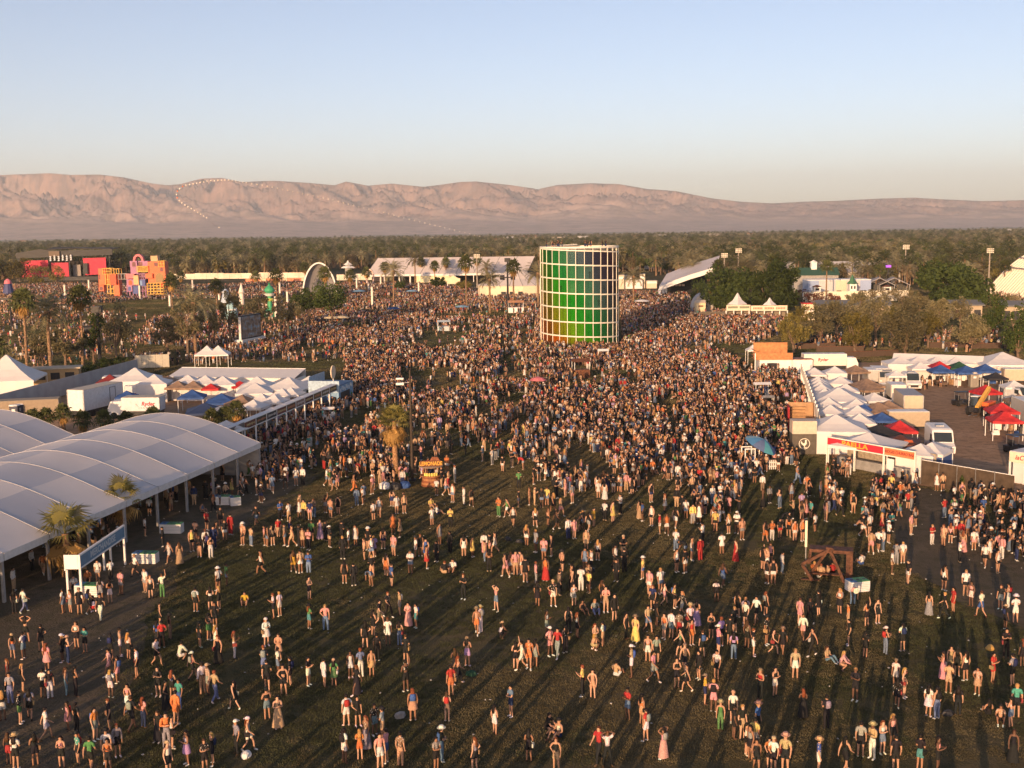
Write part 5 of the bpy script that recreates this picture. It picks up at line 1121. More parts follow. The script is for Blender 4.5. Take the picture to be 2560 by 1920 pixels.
def art_blocks():
    g = G(334, 745); s = g.length / FPX; t = thing("block_sculpture", "giant stacked sculpture of orange, lilac and yellow building blocks", "sculpture", g)
    X = lambda z: (z - 1530) / 5.53 * s; Z = lambda z: (745 - (610 + z / 5.53)) * s * 1.0
    O = mat("block_orange", (0.74, 0.17, 0.08), .7, .06); Yl = mat("block_yellow", (0.70, 0.42, 0.10), .7, .06); Pu = mat("block_lilac", (0.36, 0.18, 0.30), .7, .06); Pk = mat("block_pink", (0.66, 0.18, 0.20), .7, .06); Bl = mat("block_blue", (0.09, 0.11, 0.28), .7, .06); Rd = mat("block_vermilion", (0.72, 0.11, 0.06), .7, .06); Ins = mat("block_inside", (0.20, 0.10, 0.10), .9)
    def blk(name, x0, x1, y0, y1, m, yo=0, dp=4.0): return part(t, name, m, lambda b: b.box(((X(x0) + X(x1)) / 2, yo + dp / 2, (Z(y0) + Z(y1)) / 2), (X(x1) - X(x0), dp, abs(Z(y1) - Z(y0)))))
    def opening(p, x0, x1, y0, y1, yo=0, arch=False, m=None):
        w = X(x1) - X(x0); h = Z(y0) - Z(y1); cx = (X(x0) + X(x1)) / 2; zb = Z(y1)
        pts = [(cx - w / 2, yo - .03, zb), (cx + w / 2, yo - .03, zb)]
        if arch: pts += [(cx + w / 2 * math.cos(a), yo - .03, zb + h - w / 2 + w / 2 * math.sin(a)) for a in [math.pi * k / 10 for k in range(11)]]
        else: pts += [(cx + w / 2, yo - .03, zb + h), (cx - w / 2, yo - .03, zb + h)]
        part(p, "opening", m or Ins, lambda b: b.extr(pts, (0, .05, 0)))
    def cage(x0, x1, y0, y1, m, yo=0, dp=3.2, nx=2, nz=2):
        def f(b):
            for i in range(nx + 1):
                for yy in (yo, yo + dp): b.box((X(x0) + (X(x1) - X(x0)) * i / nx, yy, (Z(y0) + Z(y1)) / 2), (.2, .2, Z(y0) - Z(y1)))
            for k in range(nz + 1):
                z = Z(y1) + (Z(y0) - Z(y1)) * k / nz
                for yy in (yo, yo + dp): b.box(((X(x0) + X(x1)) / 2, yy, z), (X(x1) - X(x0) - .05, .17, .17))
                for xx in (x0, x1): b.box((X(xx), yo + dp / 2, z), (.15, dp, .15))
        part(t, "cage", m, f)
    p = blk("block", 1085, 1180, 355, 570, O); opening(p, 1090, 1110, 435, 495); cage(1150, 1260, 355, 430, Yl, -.4); blk("block", 1165, 1340, 440, 570, O, .6); p = blk("block", 1240, 1320, 430, 570, Rd, -.6, 3); cage(1185, 1240, 430, 570, Yl, -.5); p = blk("block", 1085, 1150, 575, 650, O, -.3, 3); opening(p, 1095, 1140, 590, 640, -.3, True); p = blk("block", 1290, 1360, 570, 720, O, -.8, 3); cage(1200, 1290, 565, 745, Yl, -.4, 3, 2, 3); cage(1220, 1350, 365, 430, Yl, .6, 3, 4, 1)
    p = blk("block", 1505, 1600, 265, 340, Pu); opening(p, 1535, 1580, 275, 335, 0, True); p = blk("block", 1600, 1730, 265, 330, Pu, .8); opening(p, 1610, 1660, 280, 330, .8); blk("block", 1505, 1600, 340, 430, Pu, .4); cage(1600, 1740, 335, 405, Yl, -.6, 1.2, 9, 1)
    arch = [(X(1605) + 2.0 * math.cos(a), 1.0, Z(265) + 2.6 * math.sin(a)) for a in [math.pi * k / 12 for k in range(13)]] + [(X(1605) + 1.2 * math.cos(a), 1.0, Z(265) + 1.8 * math.sin(a)) for a in [math.pi * (12 - k) / 12 for k in range(13)]]
    part(t, "arch", Pk, lambda b: b.extr(arch, (0, 2, 0)))
    p = blk("block", 1735, 1960, 275, 560, O, .2, 4.5); opening(p, 1820, 1875, 285, 335, .2); opening(p, 1895, 1935, 350, 405, .2, True); opening(p, 1830, 1935, 420, 545, .2, True, mat("arch_olive", (0.30, 0.20, 0.10), .9)); cage(1880, 1955, 268, 340, Yl, -.2); blk("block", 1770, 1860, 200, 272, mat("block_tan", (0.55, 0.35, 0.2), .7), 1.0, 3); cage(1720, 1935, 555, 700, Yl, -.3, 3.6, 5, 4); p = blk("block", 1710, 1800, 430, 490, O, -.8, 3); p = blk("block", 1880, 1960, 545, 610, Rd, .3, 3)
    p = blk("block", 1450, 1560, 430, 490, Pk, -.6, 3); p = blk("block", 1455, 1560, 500, 580, Pu, -.5, 3); opening(p, 1480, 1530, 510, 575, -.5, True, Rd); p = blk("block", 1465, 1530, 580, 660, Pu, -.9, 3); opening(p, 1475, 1515, 595, 650, -.9, True, Bl); blk("block", 1530, 1600, 590, 690, Bl, -.4, 3); p = blk("block", 1555, 1620, 450, 570, mat("block_peach", (0.65, 0.38, 0.2), .7), -1.2, 3); p = blk("block", 1620, 1700, 505, 590, Bl, -.6, 3); opening(p, 1630, 1660, 520, 580, -.6, False, mat("block_sky", (0.2, 0.3, 0.5), .8)); cage(1600, 1700, 430, 505, Pu, -.5, 3, 4, 2); cage(1450, 1700, 580, 735, Pu, -.2, 3, 6, 2); cage(1340, 1460, 430, 500, GREYP, .5, 3, 3, 1)
art_blocks()
def pillars():
    L = [(163, 711, 748), (223, 699, 729), (350, 712, 750), (425, 737, 769), (482, 699, 729), (548, 727, 753), (700, 704, 742), (690, 740, 796), (719, 727, 768), (892, 694, 727), (931, 716, 773), (952, 689, 718), (999, 691, 726), (1026, 687, 721), (1047, 705, 737), (922, 708, 730)]
    L.sort(); wp = mat("pillar_white", (0.70, 0.62, 0.55), .6)
    for k, (x, y0, y1) in enumerate(L):
        h = height_of(x, y1, y0); t = thing("light_pillar", "slim white light pillar in the far crowd, %s from the left" % ORD[k], "pillar", G(x, y1), 0, "white light pillars")
        part(t, "shaft", wp, lambda b: b.base(0, 0, .5, .55, .55, h - .8)); part(t, "base", DARK, lambda b: b.base(0, 0, 0, .8, .8, .49)); part(t, "cap", GREYP, lambda b: b.base(0, 0, h - .29, .65, .65, .29))
    h = height_of(605, 766, 707); t = stand(605, 766, "ornate_spire", "thin cream spire with a round collar in the far crowd", "spire"); part(t, "shaft", wp, lambda b: b.lathe([(.9, 0), (.75, h * .55), (1.1, h * .6), (.9, h * .64), (.55, h * .8), (.05, h)], 10))
    t = stand(565, 757, "pale_blue_tower", "pale blue flared tower in the far crowd left of the spire", "tower"); h = height_of(565, 757, 722); pb = mat("pale_blue", (0.42, 0.50, 0.62), .6); part(t, "body", pb, lambda b: b.lathe([(1.9, 0), (1.3, h * .4), (1.0, h * .7), (1.3, h * .75), (.3, h)], 12)); part(t, "collar", WHITE, lambda b: b.lathe([(1.35, h * .76), (1.4, h * .8)], 12))
    t = stand(578, 800, "blue_blob", "pale cyan rounded sculpture seen through the trees", "sculpture"); part(t, "body", mat("cyan_paint", (0.30, 0.48, 0.52), .5), lambda b: b.lathe([(1.4, 0), (2.0, 1.2), (1.7, 3.0), (.8, 4.6), (.2, 5.2)], 14), True); part(t, "ring", WHITE, lambda b: b.lathe([(1.75, 2.7), (1.85, 2.9), (1.7, 3.1)], 14))
    t = stand(676, 792, "green_tower", "green onion-domed tower sculpture among trees", "sculpture"); gr = mat("jade_green", (0.05, 0.30, 0.15), .5); h = height_of(676, 792, 706)
    part(t, "dome", gr, lambda b: b.lathe([(.4, h * .66), (1.45, h * .74), (1.5, h * .80), (.9, h * .87), (.3, h * .92), (.1, h)], 14), True); part(t, "collar", WHITE, lambda b: b.lathe([(1.1, h * .61), (1.6, h * .67), (.6, h * .69)], 14)); part(t, "stem", gr, lambda b: b.lathe([(1.2, 0), (.7, h * .3), (.6, h * .6)], 10)); part(t, "skirt", gr, lambda b: b.lathe([(3.2, h * .02), (2.9, h * .12), (1.1, h * .2), (.7, h * .3)], 16)); part(t, "band", mat("jade_yellow", (0.5, 0.5, 0.12), .5), lambda b: b.lathe([(1.0, h * .46), (1.4, h * .5), (1.0, h * .54)], 12))
    t = stand(22, 742, "pink_blue_figure", "pink topped navy tower figure at the left edge", "sculpture"); h = height_of(22, 742, 697); part(t, "body", mat("figure_navy", (0.05, 0.06, 0.16), .6), lambda b: b.lathe([(2.4, 0), (1.9, h * .4), (1.4, h * .72)], 10)); part(t, "top", mat("figure_pink", (0.65, 0.16, 0.2), .6), lambda b: b.lathe([(1.5, h * .73), (1.2, h * .9), (.4, h)], 10))
pillars()
def video_screen():
    A, B = G(606, 872), G(655, 862); t = thing("video_screen", "outdoor video screen on a pale block at the lawn", "screen", A, math.atan2(B.y - A.y, B.x - A.x)); W = 5.0; H0 = 1.9; H1 = height_of(606, 872, 790)
    W = (B - A).length
    m = emit("screen_picture", (0.16, 0.20, 0.28), .16); nt = m.node_tree; b_ = nt.nodes["Principled BSDF"]; b_.inputs["Base Color"].default_value = (.02, .02, .02, 1); tc = nt.nodes.new("ShaderNodeTexCoord"); n = nt.nodes.new("ShaderNodeTexNoise"); n.inputs["Scale"].default_value = 1.3; nt.links.new(tc.outputs["Object"], n.inputs["Vector"]); rp = nt.nodes.new("ShaderNodeValToRGB"); rp.color_ramp.elements[0].position = .4; rp.color_ramp.elements[0].color = (0.10, 0.07, 0.06, 1); rp.color_ramp.elements[1].position = .62; rp.color_ramp.elements[1].color = (0.22, 0.32, 0.46, 1); e = rp.color_ramp.elements.new(.5); e.color = (0.28, 0.16, 0.11, 1); nt.links.new(n.outputs["Fac"], rp.inputs[0]); nt.links.new(rp.outputs[0], b_.inputs["Emission Color"])
    part(t, "cabinet", DARK, lambda b: b.base(W / 2, .35, H0, W, .6, H1 - H0)); part(t, "picture", m, lambda b: b.box((W / 2, .03, (H0 + H1) / 2), (W - .5, .04, H1 - H0 - .5))); part(t, "plinth", WHITE, lambda b: b.base(W / 2 + .4, .6, 0, W + 1.6, 1.8, H0 - .02)); part(t, "side_strip", WHITE, lambda b: b.base(-.12, .3, H0, .2, .5, H1 - H0 - .2))
    for x, o in ((517, 'left'), (545, 'right')): canopy(x, 863, 4.0, VINYL, "white garden canopy left of the video screen, the %s of two" % o, .1, eave=2.5, peak=4.0, group="canopies by the screen")
video_screen()
def bandshell():
    t = stand(800, 748, "bandshell", "tall pale half-dome bandshell behind the trees", "bandshell"); s = G(800, 748).length / FPX; R = 42 * s; Hh = 88 * s
    b = MB(); rows = []
    for i in range(9):
        ph = math.pi / 2 * i / 8
        rows.append([(R * math.cos(th) * math.cos(ph * .96), R * .75 * math.sin(ph) , max(0, Hh * math.sin(th) * math.cos(ph * .96))) for th in [math.pi * k / 20 for k in range(21)]])
    b.loft(rows, close=False, capend=False); b.build("shell", mat("shell_grey", (0.22, 0.21, 0.22), .8, .05), t, True)  # grey puts the shade inside the shell into its colour
    part(t, "rim", WHITE, lambda b: [b.bar((R * 1.01 * math.cos(math.pi * k / 24), -.1, Hh * 1.01 * math.sin(math.pi * k / 24)), (R * 1.01 * math.cos(math.pi * (k + 1) / 24), -.1, Hh * 1.01 * math.sin(math.pi * (k + 1) / 24)), .4, .5) for k in range(24)])
    part(t, "stage_floor", GREYP, lambda b: b.base(0, -1, 0, R * 1.8, 8, 1.0))
    t = stand(925, 716, "ring_sculpture", "pale pink ring sculpture before the long tent", "sculpture"); s = G(925, 716).length / FPX
    part(t, "ring", mat("ring_pink", (0.72, 0.50, 0.42), .6), lambda b: b.loft([[(9 * s * 1.2 * math.cos(a) * q, y, 22 * s + 21 * s * math.sin(a) * q) for q, y in ((1, 0), (1, 1.5), (.72, 1.5), (.72, 0))] for a in [2 * math.pi * k / 24 for k in range(25)]], True, False)); part(t, "foot", WHITE, lambda b: b.base(0, .7, 0, 2, 1.5, .6))
bandshell()
def far_tents():
    # long fence of white panels, in two runs
    for (x0, x1, y, lab) in ((415, 762, 699, "long white panel fence below the grove, left of bandshell"), (842, 1000, 701, "long white panel fence right of the bandshell")):
        A, B = G(x0, y), G(x1, y - ROLL * (x1 - x0)); d = B - A; n = 24
        t = thing("panel_fence", lab, "fence", A, math.atan2(d.y, d.x))
        for k in range(n): part(t, "fence_panel", mat("fence_cream", (0.70, 0.62, 0.50), .7, .1, .2), lambda b: b.base((k + .5) * d.length / n, .1 * (k % 2), 0, d.length / n - .05, .12, 2.9 + .25 * ((k // 5) % 2)))
    t = stand(640, 704, "orange_barrier", "long orange and cream barrier along the far fence", "barrier", rad(-1)); s = G(640, 704).length / FPX
    for k in range(10): part(t, "barrier_panel", (mat("barrier_orange", (0.75, 0.25, 0.14), .7), mat("barrier_cream", (0.72, 0.5, 0.35), .7))[k % 3 == 2], lambda b: b.base((-17 + 17 * k) * s, .3 * (k % 2), 0, 16 * s, .3, 1.5))
    # long gabled tent
    A, B = G(917, 708), G(1318, 703); d = B - A; L = d.length; t = thing("long_tent", "very long white gabled tent in front of the grove", "tent", A, math.atan2(d.y, d.x)); Dp = 26; E_, R_ = 4.0, 11.3
    roof = mat("far_tent_roof", (0.60, 0.54, 0.52), .6, .06, .1); n = 9
    for k in range(n):
        part(t, "roof_panel", roof, lambda b: b.loft([[(L * (k + .01) / n, -1, E_), (L * (k + .99) / n, -1, E_)], [(L * (k + .01) / n + 4, Dp / 2, R_), (L * (k + .99) / n + 4, Dp / 2, R_)]], False, False)); part(t, "seam", GREYP, lambda b: b.bar((L * k / n, -1, E_ + .03), (L * k / n + 4, Dp / 2, R_ + .03), .25, .08))
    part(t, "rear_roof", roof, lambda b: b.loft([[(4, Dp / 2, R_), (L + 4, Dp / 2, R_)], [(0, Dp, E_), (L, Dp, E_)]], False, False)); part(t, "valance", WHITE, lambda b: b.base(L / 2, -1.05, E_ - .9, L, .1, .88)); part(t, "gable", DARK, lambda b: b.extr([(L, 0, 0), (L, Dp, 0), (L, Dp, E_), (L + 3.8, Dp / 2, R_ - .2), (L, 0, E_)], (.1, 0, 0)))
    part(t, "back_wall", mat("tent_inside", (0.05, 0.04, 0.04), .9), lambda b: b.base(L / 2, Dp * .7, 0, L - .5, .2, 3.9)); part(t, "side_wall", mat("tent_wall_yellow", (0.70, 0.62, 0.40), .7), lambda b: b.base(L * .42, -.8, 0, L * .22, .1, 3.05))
    for k in range(n + 1): part(t, "post", WHITE, lambda b: b.base(L * k / n, -.9, 0, .3, .3, 3.05))
    # round tent left of the tower
    g = G(1262, 748); s = g.length / FPX; t = thing("round_tent", "big round cream tent left of the glass tower", "tent", g + Vector((4, 17, 0))); R = 100 * s; n = 18
    for k in range(n):
        a0, a1 = 2 * math.pi * k / n, 2 * math.pi * (k + 1) / n; f = lambda a, r, z: (r * math.cos(a), r * .8 * math.sin(a), z)
        part(t, "roof_panel", roof, lambda b: b.loft([[f(a0 + .006, R, 4.2), f(a1 - .006, R, 4.2)], [f(a0 + .006, R * .55, 6.6), f(a1 - .006, R * .55, 6.6)], [f(a0 + .006, R * .06, 10.4), f(a1 - .006, R * .06, 10.4)]], False, False)); part(t, "wall_panel", mat("round_wall", (0.70, 0.60, 0.44), .7), lambda b: b.extr([f(a0, R * .985, 0), f(a1, R * .985, 0), f(a1, R * .985, 4.3), f(a0, R * .985, 4.3)], (0, .06, 0)))
        part(t, "seam", GREYP, lambda b: (b.bar(f(a0, R, 4.25), f(a0, R * .55, 6.66), .2, .08), b.bar(f(a0, R * .55, 6.66), f(a0, R * .06, 10.46), .2, .08)))
    for x in (-4.5, -1.5, 1.5): part(t, "doorway", DARK, lambda b: b.base(x, -R * .8 - .1, 0, 1.6, .12, 2.3))
    # small kiosk with scalloped sign
    t = stand(1134, 722, "sign_arch", "cream arched food sign before the round tent", "sign"); s = G(1134, 722).length / FPX; part(t, "board", mat("arch_cream", (0.7, 0.6, 0.42), .7), lambda b: b.extr([(-16 * s, 0, 2), (16 * s, 0, 2), (17 * s, 0, 4.2), (9 * s, 0, 4.6), (0, 0, 5.6), (-9 * s, 0, 4.6), (-17 * s, 0, 4.2)], (0, .3, 0))); part(t, "post", WHITE, lambda b: (b.base(-15 * s, .15, 0, .3, .3, 2), b.base(15 * s, .15, 0, .3, .3, 2)))
    # pagoda roof, dome
    t = stand(871, 700, "pagoda_tent", "small white pagoda tent behind the panel fence", "tent"); part(t, "lower_roof", WHITE, lambda b: b.lathe([(3.6, 6.0), (2.8, 6.6), (1.9, 7.0)], 4)); part(t, "upper_roof", WHITE, lambda b: b.lathe([(2.3, 7.6), (.7, 8.7), (.1, 9.8)], 4)); part(t, "cabin", GREYP, lambda b: b.base(0, 0, 0, 2.6, 2.6, 7.5))
    t = thing("white_dome", "white shallow dome among palms right of the tower", "dome", G(1613, 672)); part(t, "shell", WHITE, lambda b: b.lathe([(7.4, 2.5), (6.8, 4), (5.2, 5.6), (2.6, 6.7), (.3, 7.0)], 20), True); part(t, "wall", WHITE, lambda b: b.lathe([(7.1, 0), (7.3, 2.5)], 20))
    # low stalls right of tower
    t = stand(1590, 722, "low_stalls", "row of low cream stalls right of the glass tower", "stalls", rad(-1)); s = G(1590, 722).length / FPX; cw = mat("stall_cream", (0.62, 0.52, 0.40), .7)
    for k, (x, w, h) in enumerate(((-50, 40, 5.5), (-5, 42, 3.6), (40, 26, 3.0), (18, 12, 5.6), (-20, 24, 5))): part(t, "stall", (cw, WHITE, cw, cw, GREYP)[k], lambda b: b.base(x * s, k * 1.4, 0, w * s, 3, h)); part(t, "stall_roof", GREYP, lambda b: b.base(x * s, k * 1.4, h + .003, w * s * 1.02, 3.2, .2)); part(t, "stall_sign", WHITE, lambda b: b.box((x * s, k * 1.4 - 1.56, h * .8), (w * s * .9, .06, .8)))
    # sloping canopy stage
    g = G(1650, 745); s = g.length / FPX; t = thing("sloping_canopy", "large white canopy stage sloping up to the right behind crowd", "stage", g); X = lambda px: (px - 1650) * s; Z = lambda px, py: (745 - ROLL * (px - 1650) - py) * s
    top = [(X(1648), 0, Z(1648, 716)), (X(1680), 0, Z(1680, 703)), (X(1725), 0, Z(1725, 687)), (X(1788), 0, Z(1788, 668))]
    part(t, "front_edge", WHITE, lambda b: b.extr([(x, -.3, z) for x, _, z in top] + [(x, -.3, z - 1.6) for x, _, z in top[::-1]], (0, .6, 0))); part(t, "roof", roof, lambda b: b.loft([[(x, .3, z) for x, _, z in top], [(x + 6, 26, z + 3.2) for x, _, z in top]], False, False)); part(t, "back_cloth", mat("stage_black", (0.02, 0.02, 0.022), .9), lambda b: b.extr([(X(1660), 20, 0), (X(1790), 20, 0), (X(1790), 20, Z(1788, 668)), (X(1660), 20, Z(1648, 718))], (0, .2, 0)))
    for x, y in ((1649, 0), (1659, 2), (1668, 4)): part(t, "leg", WHITE, lambda b: b.base(X(x), y, 0, .8, .8, Z(1648, 722)))
    for k in range(4): part(t, "stage_lamp", mat("stage_glow", (0.7, 0.5, 0.4), .5), lambda b: b.base(X(1692) + 1.2 * k, 10, 3.5, .9, .4, .7))
    # grey silo tent + cream hut left of stalls
    t = stand(1750, 785, "cream_hut", "cream hut with a sign panel beside a grey rounded tent", "hut"); s = G(1750, 785).length / FPX; part(t, "wall", mat("hut_yellow", (0.66, 0.54, 0.34), .7), lambda b: b.base(0, 0, 0, 23 * s, 3, 3.2)); part(t, "roof", cw, lambda b: b.extr([(-12 * s, -1.7, 3.2), (-12 * s, 2, 3.2), (-10 * s, .5, 3.9)], (24 * s, 0, 0))); part(t, "sign", WOOD, lambda b: b.box((0, -1.53, 2.3), (12 * s, .05, .4)))
    t = stand(1763, 782, "grey_round_tent", "grey rounded tent peeping over the cream hut", "tent"); part(t, "shell", mat("shell_grey2", (0.40, 0.39, 0.40), .7), lambda b: b.extr([(3.4 * math.cos(a), 1.8, 5.4 * math.sin(a)) for a in [math.pi * k / 12 for k in range(13)]], (0, 5, 0)), False); part(t, "door", DARK, lambda b: b.base(0, 1.75, 0, 1.2, .06, 2))
    # stalls with signs at the middle right
    A = G(1815, 800); B = G(1968, 799); d = B - A; L = d.length; t = thing("sign_stalls", "row of cream stalls with sign fascias and two pointed roofs", "stalls", A, math.atan2(d.y, d.x)); st = mat("stall_wall", (0.68, 0.57, 0.45), .7)
    part(t, "fascia", st, lambda b: (b.base(L * .2, 0, 2.4, L * .39, .2, 1.5), b.base(L * .70, -.2, 2.3, L * .59, .2, 1.4))); part(t, "sign_panel", mat("stall_green", (0.20, 0.22, 0.16), .7), lambda b: (b.box((L * .11, -.12, 3.3), (L * .16, .04, .55)), b.box((L * .30, -.12, 3.3), (L * .16, .04, .55))))
    part(t, "red_lettering", mat("stall_red", (0.6, 0.16, 0.10), .7), lambda b: [b.box((L * (.45 + .026 * k + .03 * (k > 5) + .03 * (k > 11)), -.31, 3.0), (L * .018, .03, .5)) for k in range(18)])
    for k in range(9): part(t, "post", WHITE, lambda b: b.base(L * k / 8, 0, 0, .25, .25, 2.4))
    part(t, "back_wall", mat("stall_dim", (0.25, 0.2, 0.15), .9), lambda b: b.base(L / 2, 3, 0, L, .1, 2.5)); part(t, "pointed_roof", VINYL, lambda b: (b.lathe([(2.6, 3.9), (1.2, 5.0), (.1, 6.9)], 4, (L * .2, 2.2, 0)), b.lathe([(1.8, 3.7), (.7, 4.6), (.1, 5.6)], 4, (L * .73, 2.2, 0))))
    part(t, "side_fence", mat("dark_hoarding", (0.12, 0.10, 0.08), .9), lambda b: b.base(-L * .22, .5, 0, L * .42, .15, 2.2))
    t = stand(2019, 800, "cream_pillar_hut", "narrow cream hut with a red ledge in the trees", "hut"); part(t, "wall", mat("hut_cream2", (0.66, 0.54, 0.38), .7), lambda b: b.base(0, 0, 0, 2.9, 2.6, 4.2)); part(t, "ledge", RED, lambda b: b.base(0, 0, 4.21, 3.1, 2.8, .25)); part(t, "shelf", WHITE, lambda b: b.base(-.8, -1.35, 2.3, 4.2, .2, .3))
far_tents()
def far_right():
    # walled garden: white wall, blue-white building, green roofs, long tent
    A, B = G(2007, 757), G(2272, 752); d = B - A; L = d.length; t = thing("white_garden_wall", "long sunlit white wall with shrubs at its foot", "wall", A, math.atan2(d.y, d.x))
    for k in range(12): part(t, "wall_panel", mat("wall_cream", (0.76, 0.70, 0.56), .8, .05, .2), lambda b: b.base((k + .5) * L / 12, 0, 0, L / 12 - .03, .3, 3.4))
    g = G(2098, 744); s = g.length / FPX; t = thing("blue_white_building", "pale blue and cream hall behind the white garden wall", "building", g + Vector((0, 4, 0)), rad(-2)); cols = [mat("hall_blue", (0.28, 0.36, 0.55), .7), mat("hall_pale", (0.50, 0.50, 0.52), .7), mat("hall_cream", (0.62, 0.56, 0.42), .7), mat("hall_pale2", (0.52, 0.48, 0.48), .7), mat("hall_blue2", (0.30, 0.38, 0.58), .7)]
    xs = [-75, -48, -8, 18, 50, 76]
    for k in range(5): part(t, "wall", cols[k], lambda b: b.base((xs[k] + xs[k + 1]) / 2 * s, 0, 0, (xs[k + 1] - xs[k]) * s - .02, 8, 5.8))
    part(t, "roof", WHITE, lambda b: b.base(0, 0, 5.81, 152 * s, 8.2, .25))
    for k in range(5): part(t, "window", GLASSD, lambda b: b.base((-60 + 30 * k) * s, -4.02, 1.0, 1.6, .05, 1.4))
    t = thing("green_roof_barn", "low barn with dark green roof and white cupola", "barn", G(2060, 735) + Vector((0, 14, 0)), rad(-2)); s = G(2060, 735).length / FPX; grn = mat("roof_green", (0.03, 0.08, 0.06), .7)
    part(t, "roof", grn, lambda b: b.extr([(-55 * s, -4, 6.2), (-55 * s, 4, 6.2), (-55 * s, 0, 8.9)], (112 * s, 0, 0))); part(t, "wall", GREYP, lambda b: b.base(0, 0, 0, 108 * s, 7.4, 6.19)); part(t, "cupola", WHITE, lambda b: (b.base(-2 * s, 0, 8.2, 2, 2, 2.6), b.lathe([(1.6, 10.8), (.2, 11.6)], 4, (-2 * s, 0, 0))))
    t = thing("cupola_pavilion", "small pavilion with a pointed green roof above the wall", "pavilion", G(2141, 752) + Vector((0, 5, 0))); part(t, "roof", mat("roof_jade", (0.06, 0.16, 0.09), .7), lambda b: b.lathe([(2.0, 5.2), (1.0, 6.2), (.1, 8.2)], 4)); part(t, "cabin", WHITE, lambda b: b.base(0, 0, 0, 2.3, 2.3, 5.2)); part(t, "window", GLASSD, lambda b: (b.base(-.5, -1.17, 3.6, .5, .04, 1), b.base(.5, -1.17, 3.6, .5, .04, 1)))
    for x, o in ((2049, 'left'), (2226, 'right')):
        t = thing("garden_kiosk", "tiny cream kiosk just behind the white wall, %s one" % o, "kiosk", G(x, 752) + Vector((0, 4, 0))); part(t, "wall", WHITE, lambda b: b.base(0, 0, 0, 2.2, 2, 4.3)); part(t, "roof", WOOD, lambda b: b.lathe([(1.8, 4.3), (.3, 4.9)], 4)); part(t, "window", DARK, lambda b: b.base(0, -1.02, 3.2, 1.2, .04, .7))
    A, B = G(2062, 712), G(2262, 708); d = B - A; L = d.length; t = thing("shaded_hall", "long white hall dappled with palm shadows", "hall", A + Vector((0, 6, 0)), math.atan2(d.y, d.x))
    for k in range(8): part(t, "wall_panel", mat("hall_wall", (0.60, 0.54, 0.48), .7), lambda b: b.base((k + .5) * L / 8, 0, 0, L / 8 - .03, .3, 5.0)); part(t, "roof_panel", mat("hall_roof", (0.56, 0.53, 0.52), .7), lambda b: b.loft([[(k * L / 8 + .05, -.3, 5.0), ((k + 1) * L / 8 - .05, -.3, 5.0)], [(k * L / 8 + .05, 9, 9.0), ((k + 1) * L / 8 - .05, 9, 9.0)]], False, False))
    t = thing("white_block_hall", "tall white and pale blue hall end beside the big tree", "hall", G(1990, 712) + Vector((0, 4, 0))); part(t, "wall", mat("hall_pale3", (0.58, 0.56, 0.58), .7), lambda b: b.base(0, 0, 0, 32 * .17, 10, 9)); part(t, "roof", GREYP, lambda b: b.base(0, 0, 9.01, 5.6, 10.2, .2)); part(t, "door", DARK, lambda b: b.base(0, -5.02, 0, 1.6, .05, 2.4))
    for k, x in enumerate((2210, 2248)):
        t = thing("grey_gable_tent", "grey gabled open tent behind the white wall, %s of two" % ('left', 'right')[k], "tent", G(x, 742) + Vector((0, 5, 0)), rad(-14)); gm = mat("gable_grey", (0.36, 0.34, 0.34), .7)
        part(t, "roof", gm, lambda b: b.extr([(-5, 0, 3.6), (-5.2, 0, 3.7), (0, 0, 6.2), (5.2, 0, 3.7), (5, 0, 3.6), (0, 0, 6.0)], (0, 10, 0))); part(t, "post", GREYP, lambda b: [b.base(q, y, 0, .2, .2, 3.6) for q in (-4.8, 4.8) for y in (.2, 9.8)]); part(t, "back_cloth", DARK, lambda b: b.base(0, 9.9, 0, 9.5, .1, 3.6))
    # ribbed white hangar tent at the right edge
    g = G(2466, 733); t = thing("ribbed_hangar", "huge white ribbed hangar tent cut off by the right edge", "tent", g); hull = mat("hangar_membrane", (0.66, 0.52, 0.42), .7, .05); rib = mat("hangar_rib", (0.80, 0.70, 0.58), .6)
    PR = [(0, 0), (2.6, 3.0), (7.4, 8.4), (11.5, 11.6), (16, 14.2), (22, 16.4), (30, 17.6)]; n = 22
    def hp(u, j): return (PR[j][0] - .13 * 3.0 * u, -3.0 * u, PR[j][1])
    for k in range(n):
        for j in range(1, 6):
            b = MB(); b.loft([[hp(k + .12, j), hp(k + .88, j)], [hp(k + .12, j + 1), hp(k + .88, j + 1)]], False, False); b.build("membrane_panel", hull, t)
        b = MB(); rings = []
        for j in range(7): x, y, z = hp(k, j); rings.append([(x, y - .42, z - .1), (x, y + .42, z - .1), (x - .55, y + .3, z + .45), (x - .55, y - .3, z + .45)])
        b.loft(rings); b.build("rib", rib, t)
    for j in (2, 3): part(t, "cross_cable", GREYP, lambda b: b.bar(Vector(hp(0, j)) + Vector((-.75, 0, .65)), Vector(hp(n - 1, j)) + Vector((-.75, 0, .65)), .3, .3))
    part(t, "dark_interior", mat("hangar_dark", (0.03, 0.03, 0.03), .9), lambda b: b.extr([(3.5, 0, 0), (3.5 - .13 * 66, -66, 0), (3.5 - .13 * 66, -66, 3.4), (3.5, 0, 3.4)], (.3, 0, 0)))
